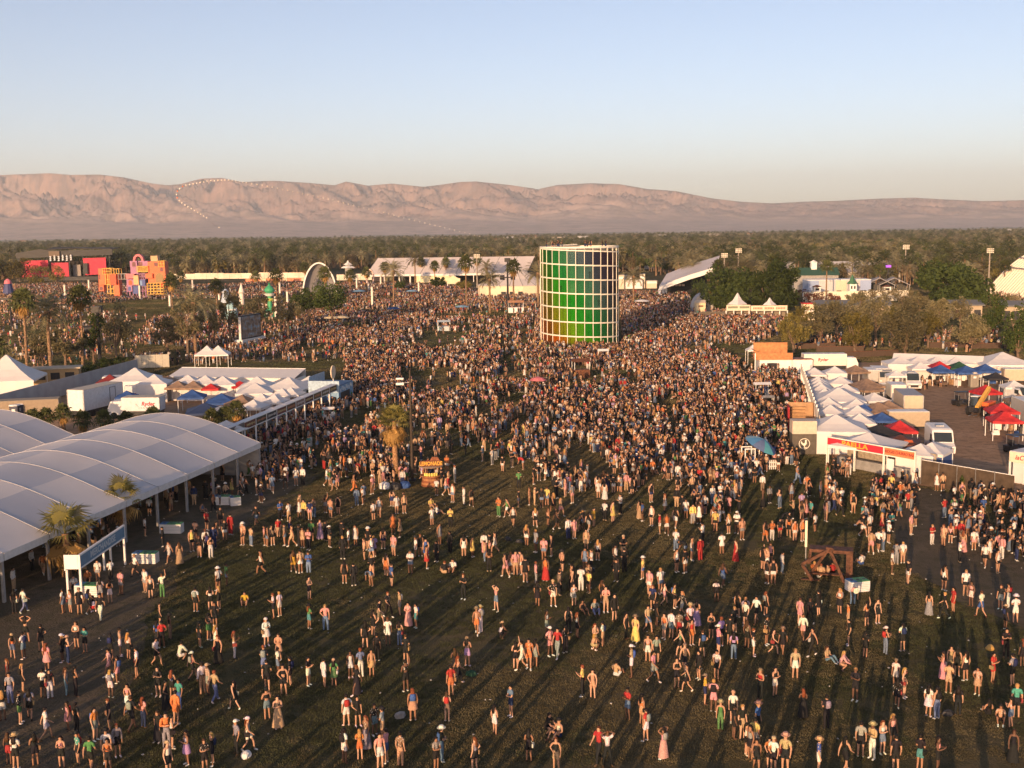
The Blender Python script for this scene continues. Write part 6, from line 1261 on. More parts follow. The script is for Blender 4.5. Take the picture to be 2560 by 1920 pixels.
    # long low roofs among the right-hand trees
    for k, (x0, x1, y, lab) in enumerate(((2040, 2230, 785, "long low grey roof among the olive trees"), (2375, 2460, 785, "short grey flat roof beside a round dark tree"), (2500, 2580, 788, "grey flat roof at the right edge among trees"))):
        A, B = G(x0, y + 12), G(x1, y + 12); L = (B - A).length; t = thing("low_roof_building", lab, "building", A, math.atan2(B.y - A.y, B.x - A.x)); part(t, "roof", mat("slate_roof", (0.17, 0.17, 0.17), .8), lambda b: b.extr([(0, -1, 3.4), (0, 5, 4.4), (0, 5, 4.6), (0, -1, 3.65)], (L, 0, 0))); part(t, "wall", mat("low_wall", (0.42, 0.34, 0.25), .8), lambda b: b.base(L / 2, 2, 0, L - 1, 4, 3.4))
        for q in range(3): part(t, "doorway", DARK, lambda b: b.base(L * (.2 + .3 * q), -.02, 0, 1.6, .05, 2.3))
    # beer-garden barriers under the trees
    for k, (x, y, w) in enumerate(((2100, 880, 9), (2180, 892, 11), (2045, 872, 7), (2390, 870, 10), (2480, 872, 9))):
        t = stand(x, y, "dark_hoarding", "dark brown low hoarding under the right trees, %s from left" % ORD[sorted((2100, 2180, 2045, 2390, 2480)).index(x)], "hoarding", rad((-4, 14, 3, -5, 0)[k]), "hoardings under trees")
        for q in range(4): part(t, "board", mat("hoard_brown", (0.085, 0.055, 0.04), .85), lambda b: b.base((q - 1.5) * w / 4, 0, 0, w / 4 - .03, .1, 1.05))
        part(t, "cap_rail", WOOD, lambda b: b.base(0, 0, 1.052, w, .16, .08))
far_right()
# ---- light towers
def light_towers():
    spec = [(1193, 720, 636, 'row', "floodlight tower with a bright lamp grid above the long tent"), (1270, 772, 645, 'delay', "black speaker mast before the round tent"), (1845, 720, 622, 'lamps', "floodlight mast among palms above the sloping canopy"), (2262, 705, 613, 'lamps', "floodlight mast with six bright lamps above the grove"), (2470, 745, 622, 'lamps', "floodlight mast left of the ribbed hangar"), (251, 918, 765, 'delay', "black speaker mast among the left trees"), (30, 830, 745, 'bar', "dark lamp mast near the left edge"), (2219, 722, 663, 'violet', "dark pole with a violet lamp over the white wall"), (206, 740, 697, 'bar', "dark mast in front of the stage"), (1810, 712, 634, 'lamps', "dimmer floodlight mast left of another, above the canopy")]
    for x, y, y2, k, lab in spec:
        h = height_of(x, y, y2); t = thing("lamp_mast", lab, "mast", G(x, y), 0); s = G(x, y).length / FPX
        part(t, "shaft", DARK if k in ('delay', 'bar', 'violet') else mat("mast_grey", (0.30, 0.26, 0.22), .7), lambda b: b.tube((0, 0, 0), (0, 0, h), .32 if k != 'delay' else .38, .2, 8))
        if k in ('row', 'lamps'):
            for r in range(3):
                for c in range(4): part(t, "lamp", mat("floodlight", (0.85, 0.78, 0.62), .3), lambda b: b.box(((c - 1.5) * 4.2 * s, -.4, h - r * 4.2 * s), (2.1 * s, .5, 1.8 * s)))
            part(t, "frame", GREYP, lambda b: b.box((0, 0, h - 4.2 * s), (15 * s, .15, 10 * s)))
        if k == 'delay':
            part(t, "speaker_arm", DARK, lambda b: b.box((0, 0, h * .62), (3.2, .5, .3)))
            for q in (-1, 1): part(t, "speaker", DARK, lambda b: b.tube((q * 1.6 - .7, -.3, h * .62), (q * 1.6 + .7, -.3, h * .62), .7, .8, 10))
            part(t, "spotlight_box", DARK, lambda b: b.box((0, 0, h - .6), (1.8, 1.0, 1.2)))
        if k == 'bar': part(t, "lamp_bar", DARK, lambda b: b.box((0, 0, h - .2), (4.5, .5, .5)))
        if k == 'violet': part(t, "lamp", emit("violet_lamp", (0.5, 0.12, 0.8), .7), lambda b: b.box((0, -.2, h - .4), (1.9, .6, .9)))
light_towers()
# ---- small things standing in the far crowd
def crowd_kiosks():
    def booth(px, py, w, h, m, lab, rz=0.0, roof=None):
        t = stand(px, py, "crowd_booth", lab, "booth", rz); part(t, "body", m, lambda b: b.base(0, 0, 0, w, w * .7, h * .45)); part(t, "post", WHITE, lambda b: [b.base(x * (w / 2 - .05), y * (w * .35 - .05), h * .45, .07, .07, h * .4) for x in (-1, 1) for y in (-1, 1)]); part(t, "roof", roof or m, lambda b: b.extr([(-w / 2 - .1, -w * .4, h * .85), (-w / 2 - .1, w * .4, h * .85), (-w / 2 - .1, 0, h)], (w + .2, 0, 0)))
    booth(1452, 945, 2.6, 3.2, WOOD, "brown wooden booth in the dense crowd before the tower", .2); booth(1508, 905, 1.8, 2.4, WHITE, "small white booth right of the brown wooden one"); booth(1110, 827, 3.0, 2.6, mat("booth_pale_blue", (0.45, 0.52, 0.56), .6), "pale blue booth alone in the crowd left of the tower"); booth(697, 1058, 2.4, 2.0, WHITE, "white cart in the crowd before the left stalls", -.3); booth(1290, 782, 4.5, 3.6, WHITE, "white and orange vendor cart before the round tent", 0, mat("cart_orange", (0.6, 0.3, 0.15), .6)); booth(822, 1052, 1.4, 1.8, WHITE, "white vending box in the crowd below the blue hut"); booth(1905, 988, 2.2, 1.9, WHITE, "white cart in the crowd left of slatted facade"); booth(1918, 1018, 1.6, 1.6, GREYP, "grey cart in the crowd near the plywood booth"); booth(1322, 778, 4.0, 2.8, mat("cart_tan", (0.55, 0.33, 0.16), .7), "tan cart before the round tent beside the tower")
    def parasol(px, py, r, m, lab, h=2.6):
        t = stand(px, py, "parasol", lab, "parasol"); part(t, "canopy", m, lambda b: b.lathe([(r, h - .55), (r * .6, h - .18), (.05, h)], 8)); part(t, "pole", STEEL, lambda b: b.tube((0, 0, 0), (0, 0, h - .05), .03, n=6))
    bl = mat("parasol_blue", (0.20, 0.36, 0.50), .7)
    for x, y, r, m, lab in ((1155, 785, 2.2, bl, "pale blue parasol in the crowd below the round tent"), (984, 790, 2.0, BLUE, "blue parasol in the crowd left of the tower"), (1030, 742, 2.4, bl, "pale blue parasol far out before the long tent"), (1345, 985, 1.3, mat("parasol_pink", (0.55, 0.16, 0.18), .7), "small pink parasol in the dense middle crowd"), (716, 815, 2.0, bl, "pale parasol behind the video screen"), (830, 815, 2.2, mat("parasol_cream", (0.66, 0.55, 0.36), .7), "cream parasol under the dark tree, left one"), (856, 814, 2.0, mat("parasol_cream", (0.66, 0.55, 0.36), .7), "cream parasol under the dark tree, right one"), (1605, 770, 2.4, WHITE, "white parasol in the crowd right of the tower"), (898, 742, 2.6, bl, "dusty blue parasol at the far left of long tent")): parasol(x, y, r, m, lab)
    # three cardboard boxes: bags left on the lawn
    bags = [(1178, 1690, GREEN, 'green and white bag heap behind a man in patterned shirt'), (1000, 1795, GREYP, 'grey backpack left alone on the lawn, lower left of centre'), (615, 1894, WHITE, 'white carrier bag on the grass near bottom left'), (1270, 1352, DARK, 'black bag lying on the lawn left of centre'), (1298, 1358, DARK, 'black shoes and bag heap right of another bag'), (2370, 1790, DARK, 'dark jacket heap on grass by seated group'), (2475, 1625, mat("towel_gold", (0.62, 0.36, 0.10), .7), 'gold patterned placard held up in lower right'), (1480, 1430, DARK, 'small dark bag in the middle of lawn')]
    for k, (x, y, m, lab) in enumerate(bags):
        t = stand(x, y, "lawn_bag", lab, "bag", k * .7); q = random.Random(k); c = MB(); c.loft([[(r * math.cos(a) * q.uniform(.8, 1.2), r * .7 * math.sin(a) * q.uniform(.8, 1.2), z) for a in [i * math.pi / 5 for i in range(10)]] for r, z in ((.28, 0), (.32, .12), (.24, .26), (.06, .33))])
        c.build("bag_body", m, t); part(t, "strap", DARK, lambda b: b.bar((-.25, -.2, .03), (.3, -.32, .04), .05, .03))
crowd_kiosks()
# ---- balloon chain against the mountains
def balloon_chain():
    pts = [(1199, 591, 900), (1132, 574, 860), (1006, 544, 800), (960, 531, 770), (884, 514, 730), (830, 500, 700), (757, 484, 670), (680, 468, 640), (620, 458, 620), (570, 450, 600), (525, 452, 590), (460, 464, 580), (444, 476, 580), (440, 490, 580), (452, 506, 590), (472, 518, 600), (515, 543, 640), (537, 563, 690), (556, 573, 740)]
    W = [at(x, y, d) for x, y, d in pts]; t = thing("balloon_chain", "long curving chain of small pale balloons before the mountains", "balloons", W[-1])
    o0 = W[-1]; b = MB(); b.lathe([(.04, -.40), (.28, -.2), (.38, .07), (.3, .3), (.04, .40)], 8); me = b.mesh("balloon", mat("balloon_white", (0.85, 0.78, 0.70), .4), True); b = MB(); b.lathe([(.04, -.40), (.28, -.2), (.38, .07), (.3, .3), (.04, .40)], 8); me2 = b.mesh("balloon", mat("balloon_orange", (0.85, 0.25, 0.10), .4), True)
    part(t, "string", DARK, lambda b: [b.tube(p - o0, q - o0, .015, n=3, cap=False) for p, q in zip(W, W[1:])])
    acc = 0.0; n = 0
    for i, (p, q) in enumerate(zip(W, W[1:])):
        L = math.dist(pts[i][:2], pts[i + 1][:2]); x = acc; gap = 9.0 if 8 <= i <= 15 else 13.0
        while x < L:
            n += 1
            if not (i == 16 and x > 8): link("balloon", me2 if i in (11, 12, 13) and n % 2 else me, t, p.lerp(q, x / L) - o0)
            x += gap
        acc = x - L
balloon_chain()
# ================================================================== PALMS AND TREES ONE CAN TELL APART
FANC = [palm_crown('fan', 300 + i, 26, 2.3, 9).mesh("crown", L_PALM) for i in range(3)]
FEAC = [palm_crown('feather', 320 + i, 34, 4.2, 10).mesh("crown", L_DATE) for i in range(3)]
def skirt_mesh(seed, kind):
    b = MB(); r = random.Random(seed)
    for k in range(16):
        f = MB()
        if kind == 'fan': fan(f, .9, 1.1, 7, rad(-35 - 40 * r.random()), .9, r)
        else: frond(f, 2.6, .8, .5, 7, rad(-40 - 30 * r.random()), r)
        rot_add(b, f, k * 2.4, 0, (0, 0, -.5))
    return b.mesh("dry_skirt", L_PALMDRY)
FANS = [skirt_mesh(340, 'fan'), skirt_mesh(341, 'fan')]
def palm(px, ytop, ybase, kind, label, sc=1.0, group=None, skirt=True):
    g = G(px, ybase); h = max(2.0, height_of(px, ybase, ytop)); seed = int(px * 7 + ybase)
    t = thing("palm_tree", label, "palm", g, (seed % 63) / 10.0, group)
    tb, top = palm_trunk(h, .34 if kind == 'feather' else .26, .26 if kind == 'feather' else .17, seed, .03 * h)
    tb.build("trunk", PBARK, t, True)
    o = link("crown", (FANC if kind == 'fan' else FEAC)[seed % 3], t, top); o.scale = (sc,) * 3
    if skirt and kind == 'fan': o = link("dry_skirt", FANS[seed % 2], t, top + Vector((0, 0, -.2))); o.scale = (sc * .8,) * 3
    if kind == 'feather':
        part(t, "crown_base", PBARK, lambda b: b.lathe([(.3, -1.6 * sc), (.52 * sc, -.6 * sc), (.45 * sc, .1)], 10, top))
    return t
def all_palms():
    mid = [(917, 680, 716), (964, 667, 718), (984, 676, 764), (998, 660, 700), (1029, 662, 700), (1038, 648, 716), (1053, 655, 705), (1088, 664, 712), (1116, 655, 705), (1148, 662, 696), (1167, 657, 784), (1194, 650, 712), (1217, 669, 706), (1225, 698, 784), (1285, 667, 777), (1346, 682, 777)]
    for k, (x, a, b) in enumerate(sorted(mid)): palm(x, a, b, 'feather' if x in (1038, 1225, 1217, 1346, 984) else 'fan', "palm in the row before the white tents, %s from the left" % ORD[k], 1.25 if x not in (1225,) else 1.0, "palms before the white tents")
    left = [(763, 668, 712, "slim palm left of the bandshell"), (814, 683, 760, "palm standing in front of the bandshell"), (876, 688, 722, "short palm right of the bandshell"), (542, 714, 762, "palm beside the pale blue tower"), (692, 688, 760, "palm behind the green domed tower"), (432, 704, 775, "palm right of the block sculpture"), (490, 756, 890, "shaggy palm left of the video screen"), (68, 752, 961, "tall slim palm behind the grey wall, leftmost"), (130, 778, 948, "thick date palm behind the grey wall"), (207, 742, 932, "tall palm behind the grey wall, right of the date palm"), (-8, 870, 985, "palm crown cut off by the left edge"), (640, 690, 712, "low palm before the orange barrier"), (452, 690, 706, "low palm before the white panel fence")]
    for x, a, b, l in left: palm(x, a, b, 'feather' if x in (130, 490) else 'fan', l, 1.15 if b > 850 else 1.35, "palms on the left of the grounds")
    right = [(1583, 690, 765, 'feather'), (1697, 655, 700, 'feather'), (1728, 668, 735, 'feather'), (1795, 664, 742, 'fan'), (1856, 667, 757, 'feather'), (1934, 655, 770, 'fan'), (2000, 652, 712, 'fan'), (2065, 666, 757, 'fan'), (2122, 655, 702, 'feather'), (2180, 645, 705, 'feather'), (2199, 675, 735, 'fan'), (2238, 660, 705, 'feather'), (2274, 655, 700, 'feather'), (2340, 660, 757, 'fan'), (2420, 680, 752, 'feather'), (2509, 665, 735, 'fan'), (2449, 735, 765, 'feather'), (1640, 650, 690, 'feather'), (1600, 655, 690, 'fan'), (2310, 640, 690, 'feather')]
    for k, (x, a, b, kd) in enumerate(sorted(right)): palm(x, a, b, kd, "tall palm right of the glass tower, %s from the left" % ORD[k], 1.2, "palms on the right of the grounds", False)
    for k, (x, a, b) in enumerate([(1803, 748, 780), (1820, 752, 782), (1893, 748, 778), (1905, 752, 780)]): palm(x, a, b, 'fan', "low bushy palm behind the sign stalls, %s from left" % ORD[k], 1.1, "low palms behind the stalls")
    tent = [(160, 1032, 1078), (116, 1052, 1082), (210, 1060, 1090), (262, 1052, 1088), (318, 1060, 1092), (385, 1050, 1080), (592, 1024, 1082), (532, 1050, 1086), (565, 1046, 1080), (84, 1058, 1085)]
    for k, (x, a, b) in enumerate(sorted(tent)): palm(x, a, b, 'fan', "small fan palm behind the arched tents, %s from the left" % ORD[k], .62, "small palms behind the tents")
all_palms()
# --- the three near palms, leaf by leaf
FLEAF = []; DLEAF = []
for i in range(4):
    r = random.Random(400 + i); f = MB(); fan(f, .95, 1.05, 19, rad(10), .35 + .1 * i, r); FLEAF.append(f.mesh("leaf", leafmat("near_palm_leaf", (0.34, 0.29, 0.09), (0.15, 0.15, 0.05), .5)))
    f = MB(); fan(f, .8, 1.0, 17, rad(0), 1.1, r); DLEAF.append(f.mesh("dry_leaf", L_PALMDRY))
def near_palm(px, ybase, ytop, label, nl, nd, sc, seed, z0=0.0, r0=.30):
    g = G(px, ybase, z0); h = height_of(px, ybase, ytop) if not z0 else z0 + 5.1; t = thing("palm_tree", label, "palm", (g.x, g.y, z0), 0, "near palms on the lawn edge"); r = random.Random(seed)
    hh = h - z0; tb, top = palm_trunk(hh, r0, r0 * .75, seed, .12, 12, 10); tb.build("trunk", mat("near_palm_bark", (0.36, 0.20, 0.10), .9, .3, 8, bump=.8, bscale=12), t, True)
    for k in range(nl):
        a = k * 2.39996; e = rad(75 - 80 * k / nl); o = link("leaf", FLEAF[k % 4], t, top + Vector((0, 0, .1 - .25 * k / nl)), (0, -e + rad(10), a)); o.scale = (sc * r.uniform(.8, 1.1),) * 3
    for k in range(nd):
        a = k * 2.39996 + 1; e = rad(-25 - 45 * r.random()); o = link("dry_leaf", DLEAF[k % 4], t, top + Vector((0, 0, -.3 - .25 * k / max(1, nd))), (0, -e, a)); o.scale = (sc * r.uniform(.8, 1.15),) * 3
    return t
near_palm(168, 1442, 1335, "shaggy half-dry palm left of the merchandise sign", 13, 14, 1.3, 5)
near_palm(308, 1345, 1245, "palm rising behind the right end of merchandise sign", 14, 8, 1.05, 6)
near_palm(990, 1182, 1020, "lone palm with golden dry skirt in the planter box", 28, 20, 1.15, 7, .7, .30)
# --- broadleaf trees
CROWNS = {}
def tree(px, ycrown, ybase, wpx, hpx, m, label, seed, group=None, n=2600, sparse=False, leaf=.24):
    g = G(px, ybase); s = g.length / FPX; zc = max(1.5, height_of(px, ybase, ycrown)); rx = wpx * s / 2; rz = hpx * s / 2 * (1.3 if group and 'right' in group else 1.15); zc *= (.88 if group and 'right' in group else .96); rng = random.Random(seed)
    t = thing("broadleaf_tree", label, "tree", g, 0, group)
    c, ends = leaf_crown(seed, rx, rx, rz, n, leaf * (rx / 4) ** .5, 14 if sparse else 26, .45 if sparse else .3)
    o = c.build("crown", m, t); o.location = (0, 0, zc)
    b = MB(); top = Vector((rng.uniform(-.2, .2) * rx * .3, 0, max(.8, zc - rz * .75))); b.tube((0, 0, 0), top, .05 * rx + .12, .035 * rx + .08, 8, False)
    limbs(b, top, [Vector(e) + Vector((0, 0, zc)) for e in ends[:9]], .05 * rx + .12, rng); b.build("trunk", BARK, t)
    return t
def all_trees():
    L = [(830, 740, 822, 105, 85, L_DARK, "dark full tree in front of the bandshell", 0), (772, 745, 815, 90, 75, L_DARK, "dark tree left of the fullest one at the bandshell", 0), (722, 772, 852, 80, 75, L_GREY, "thin tree right of the video screen", 1), (655, 770, 835, 85, 70, L_GREY, "loose tree behind the video screen", 1), (577, 772, 872, 72, 90, L_GREY, "bare-stemmed tree just left of the video screen", 1), (525, 800, 880, 70, 80, L_GREY, "thin tree second left of the video screen", 1), (470, 800, 905, 90, 110, L_GREY, "dusty tree third left of the video screen", 1), (420, 825, 890, 80, 80, L_GREY, "low dusty tree near the middle of left trees", 1), (292, 815, 918, 90, 110, L_GREY, "dusty tree right of the black speaker mast", 1), (235, 835, 918, 80, 90, L_DARK, "dark tree hiding the black speaker mast", 1), (165, 850, 935, 100, 85, L_GREY, "wide dusty tree between palms behind the grey wall", 1), (110, 860, 935, 75, 70, L_GREY, "low tree left among palms behind the grey wall", 1), (15, 885, 945, 85, 80, L_GREY, "twisted tree at the left edge over the marquee", 1), (105, 690, 712, 70, 45, L_OLIVE, "olive tree in front of the stage's left screen", 1), (50, 675, 705, 75, 60, L_OLIVE, "olive tree at the left end of stage", 0), (143, 685, 712, 45, 45, L_OLIVE, "small tree before the stage's middle screen", 1), (1000, 712, 728, 30, 22, L_DARK, "small round shrub tree before the long tent", 0), (1095, 705, 722, 45, 30, L_DARK, "dark shrub before the long tent wall", 0), (1162, 712, 728, 40, 28, L_OLIVE, "olive shrub right of the cream arch", 0)]
    for k, (x, yc, yb, w, h, m, lab, sp) in enumerate(L): tree(x, yc, yb, w, h, m, lab, 500 + k, "trees on the left of the grounds", 1700 if sp else 3200, bool(sp))
    Rr = [(1830, 715, 782, 150, 135, L_DARK, "huge dark green tree left of another behind the sign stalls", 9000), (1935, 718, 782, 135, 125, L_DARK, "huge dark green tree beside the white and blue hall", 9000), (2368, 718, 778, 205, 125, L_DARK, "broadest dark green tree, left of the ribbed hangar", 12000), (1752, 725, 768, 60, 70, L_DARK, "dark tree at the end of the sloping canopy", 3000), (1985, 815, 882, 90, 80, L_OLIVE, "yellow olive tree left of the beer garden", 3000), (2138, 820, 880, 90, 85, L_OLIVE, "round golden olive tree above the right tent rows", 4200), (2050, 795, 868, 75, 75, L_GREY, "grey tree left of the golden olive one", 2600), (2090, 775, 850, 110, 70, L_GREY, "wide grey tree behind the golden olive one", 3000), (2190, 775, 850, 90, 90, L_GREY, "dark grey tree right behind the golden olive one", 3000), (2262, 815, 890, 115, 120, L_GREY, "broad drooping tree in the middle of right trees", 4200), (2345, 775, 845, 72, 62, L_GREY, "tight round tree before the grey flat roof", 3000), (2320, 810, 870, 70, 60, L_OLIVE, "low olive tree right of the drooping one", 2200), (2425, 822, 878, 95, 65, L_GREY, "wide bushy tree near the right beer garden", 3000), (2472, 780, 855, 100, 85, L_DARK, "dark leafy tree in front of the ribbed hangar", 3200), (2545, 830, 895, 90, 115, L_DARK, "dark tree at the right edge over yard tents", 3200), (2000, 780, 850, 60, 45, L_OLIVE, "small olive tree beside the cream pillar hut", 1800), (2230, 790, 860, 60, 60, L_OLIVE, "olive tree hidden among the right trees", 1800), (2145, 760, 830, 80, 55, L_GREY, "dusty tree in front of the shrubs by white wall", 2200), (2400, 770, 835, 60, 55, L_GREY, "dusty tree right of the tight round one", 1800)]
    for k, (x, yc, yb, w, h, m, lab, n) in enumerate(Rr): tree(x, yc, yb, w, h, m, lab, 600 + k, "trees on the right of the grounds", n, False, .22 if n < 5000 else .3)
    sh = [(1965, 768, L_RED, 3.0), (2005, 766, L_RED, 3.4), (2045, 765, L_RED, 3.0), (2085, 764, L_RED, 2.8), (2130, 764, L_GREY, 3.0), (2170, 762, L_PALE, 3.2), (2215, 762, L_PALE, 3.6), (2255, 763, L_PALE, 3.6), (2290, 766, L_PALE, 3.4), (2325, 768, L_PALE, 3.0), (2390, 764, L_PALE, 3.4), (2425, 766, L_PALE, 3.0), (2300, 778, L_GREY, 3.2), (2490, 768, L_GREY, 3.0), (2530, 768, L_PALE, 2.6)]
    for k, (x, y, m, r) in enumerate(sh):
        t = stand(x, y, "garden_shrub", "%s shrub along the foot of the white garden wall, %s from left" % ({'bougainvillea': 'reddish', 'dusty_green': 'green', 'oleander_pale': 'pale flowering'}[m.name], ORD[sorted(q[0] for q in sh).index(x)]), "shrub", 0, "shrubs by the white wall")
        c, e = leaf_crown(700 + k, r * 1.25, r, r * .9, 900, .22, 14, .3); o = c.build("crown", m, t); o.location = (0, 0, r * .75); b = MB(); limbs(b, Vector((0, 0, .05)), [Vector(q) + Vector((0, 0, r * .8)) for q in e[:6]], .16, random.Random(k)); b.build("stem", BARK, t)
    # hedge behind the grey wall
    for k, (x, y) in enumerate(((205, 940), (235, 930), (268, 924), (300, 918))):
        t = stand(x, y, "hedge_bush", "dark low bush behind the grey wall, %s from left" % ORD[k], "bush", 0, "bushes behind the grey wall"); c, e = leaf_crown(740 + k, 2.8, 1.6, 1.2, 700, .16, 14, .3); o = c.build("crown", L_DARK, t); o.location = (0, 0, 1.1); b = MB(); limbs(b, Vector((0, 0, .05)), [Vector(q) + Vector((0, 0, 1.2)) for q in e[:5]], .12, random.Random(k)); b.build("stem", BARK, t)
all_trees()
# ================================================================== PEOPLE
def base_pose():
    J = dict(pelvis=(0, 0, .95), waist=(0, 0, 1.10), chest=(0, .01, 1.30), neckb=(0, 0, 1.45), neck=(0, .01, 1.51), head=(0, .02, 1.60), crown=(0, .01, 1.68))
    for s, n in ((-1, 'L'), (1, 'R')):
        J['sh' + n] = (s * .165, 0, 1.41); J['el' + n] = (s * .22, -.03, 1.13); J['wr' + n] = (s * .22, .05, .89); J['ha' + n] = (s * .21, .08, .82)
        J['hip' + n] = (s * .085, 0, .91); J['kn' + n] = (s * .10, .015, .50); J['an' + n] = (s * .11, -.02, .08); J['to' + n] = (s * .125, .14, .035)
    return {k: Vector(v) for k, v in J.items()}
def V3(*a): return Vector(a)
def poses():
    P = {}
    P['standing'] = base_pose()
    J = base_pose(); J['elR'] = V3(.30, -.08, 1.17); J['wrR'] = V3(.15, .06, 1.03); J['haR'] = V3(.10, .09, 1.0); J['knL'] = V3(-.12, .07, .50); J['anL'] = V3(-.14, .06, .08); J['toL'] = V3(-.18, .21, .035); P['hand on hip'] = J
    J = base_pose(); J.update(elL=V3(-.21, .04, 1.14), wrL=V3(-.08, .26, 1.24), haL=V3(-.04, .30, 1.29), elR=V3(.21, .04, 1.14), wrR=V3(.08, .26, 1.22), haR=V3(.04, .30, 1.27)); P['holding a phone'] = J
    J = base_pose(); J.update(knL=V3(-.09, .22, .52), anL=V3(-.09, .27, .10), toL=V3(-.10, .42, .06), knR=V3(.09, -.04, .48), anR=V3(.09, -.33, .16), toR=V3(.10, -.22, .04), elL=V3(-.22, -.12, 1.15), wrL=V3(-.21, -.20, .93), haL=V3(-.2, -.2, .86), elR=V3(.22, .08, 1.14), wrR=V3(.19, .27, 1.0), haR=V3(.18, .33, .96)); P['walking'] = J
    J = base_pose(); J.update(elL=V3(-.35, .04, 1.60), wrL=V3(-.14, .06, 1.70), haL=V3(-.08, .05, 1.71), elR=V3(.35, .04, 1.60), wrR=V3(.14, .06, 1.70), haR=V3(.08, .05, 1.71), anL=V3(-.2, -.02, .08), toL=V3(-.24, .13, .035), knL=V3(-.15, .01, .5), anR=V3(.2, -.02, .08), toR=V3(.24, .13, .035), knR=V3(.15, .01, .5)); P['hands behind the head'] = J
    J = base_pose(); J.update(elR=V3(.26, .04, 1.62), wrR=V3(.22, .06, 1.86), haR=V3(.21, .07, 1.94), elL=V3(-.22, .02, 1.14), wrL=V3(-.13, .2, 1.10), haL=V3(-.1, .26, 1.1)); P['waving an arm'] = J
    J = base_pose(); J.update(elL=V3(-.22, .06, 1.16), wrL=V3(.02, .2, 1.14), haL=V3(.09, .19, 1.16), elR=V3(.22, .06, 1.15), wrR=V3(-.02, .22, 1.18), haR=V3(-.09, .2, 1.2)); P['arms folded'] = J
    J = base_pose(); dz = V3(0, 0, -.80)
    for k in ('pelvis', 'waist', 'chest', 'neckb', 'neck', 'head', 'crown', 'shL', 'shR'): J[k] = J[k] + dz
    for s, n in ((-1, 'L'), (1, 'R')): J['hip' + n] = V3(s * .09, .02, .12); J['kn' + n] = V3(s * .18, .36, .40); J['an' + n] = V3(s * .12, .62, .07); J['to' + n] = V3(s * .13, .77, .06); J['el' + n] = V3(s * .24, .06, .36); J['wr' + n] = V3(s * .19, .26, .36); J['ha' + n] = V3(s * .17, .34, .38)
    P['sitting on the ground'] = J
    J = base_pose()
    for k in ('pelvis', 'waist', 'chest', 'neckb', 'neck', 'head', 'crown', 'shL', 'shR'): J[k] = J[k] + V3(0, .0, -.55)
    J['chest'] += V3(0, .10, 0); 
    for k in ('neckb', 'neck', 'head', 'crown', 'shL', 'shR'): J[k] += V3(0, .18, -.03)
    for s, n in ((-1, 'L'), (1, 'R')): J['hip' + n] = V3(s * .09, .0, .37); J['kn' + n] = V3(s * .2, .36, .44); J['an' + n] = V3(s * .14, .06, .09); J['to' + n] = V3(s * .16, .22, .04); J['el' + n] = V3(s * .23, .34, .60); J['wr' + n] = V3(s * .12, .50, .50); J['ha' + n] = V3(s * .08, .55, .46)
    P['crouching'] = J
    J = base_pose()
    up = {'waist': (0, .06, 1.08), 'chest': (0, .26, 1.17), 'neckb': (0, .42, 1.19), 'neck': (0, .48, 1.19), 'head': (0, .57, 1.18), 'crown': (0, .64, 1.15), 'shL': (-.165, .38, 1.18), 'shR': (.165, .38, 1.18), 'elL': (-.2, .40, .90), 'wrL': (-.15, .5, .68), 'haL': (-.14, .53, .61), 'elR': (.2, .40, .90), 'wrR': (.15, .5, .68), 'haR': (.14, .53, .61)}
    for k, v in up.items(): J[k] = Vector(v)
    P['bending forward'] = J
    return P
POSES = poses()
RADII = dict(pelvis=(.122, .098), waist=(.10, .082), chest=(.130, .095), neckb=(.075, .07), neck=(.052, .055), head=(.078, .095), crown=(.058, .07), sh=(.062, .062), el=(.043, .043), wr=(.030, .028), ha=(.034, .020), hip=(.084, .09), kn=(.052, .054), an=(.036, .039), to=(.042, .03))
EDGES = [('pelvis', 'waist'), ('waist', 'chest'), ('chest', 'neckb'), ('neckb', 'neck'), ('neck', 'head'), ('head', 'crown')]
for n in 'LR': EDGES += [('neckb', 'sh' + n), ('sh' + n, 'el' + n), ('el' + n, 'wr' + n), ('wr' + n, 'ha' + n), ('pelvis', 'hip' + n), ('hip' + n, 'kn' + n), ('kn' + n, 'an' + n), ('an' + n, 'to' + n)]
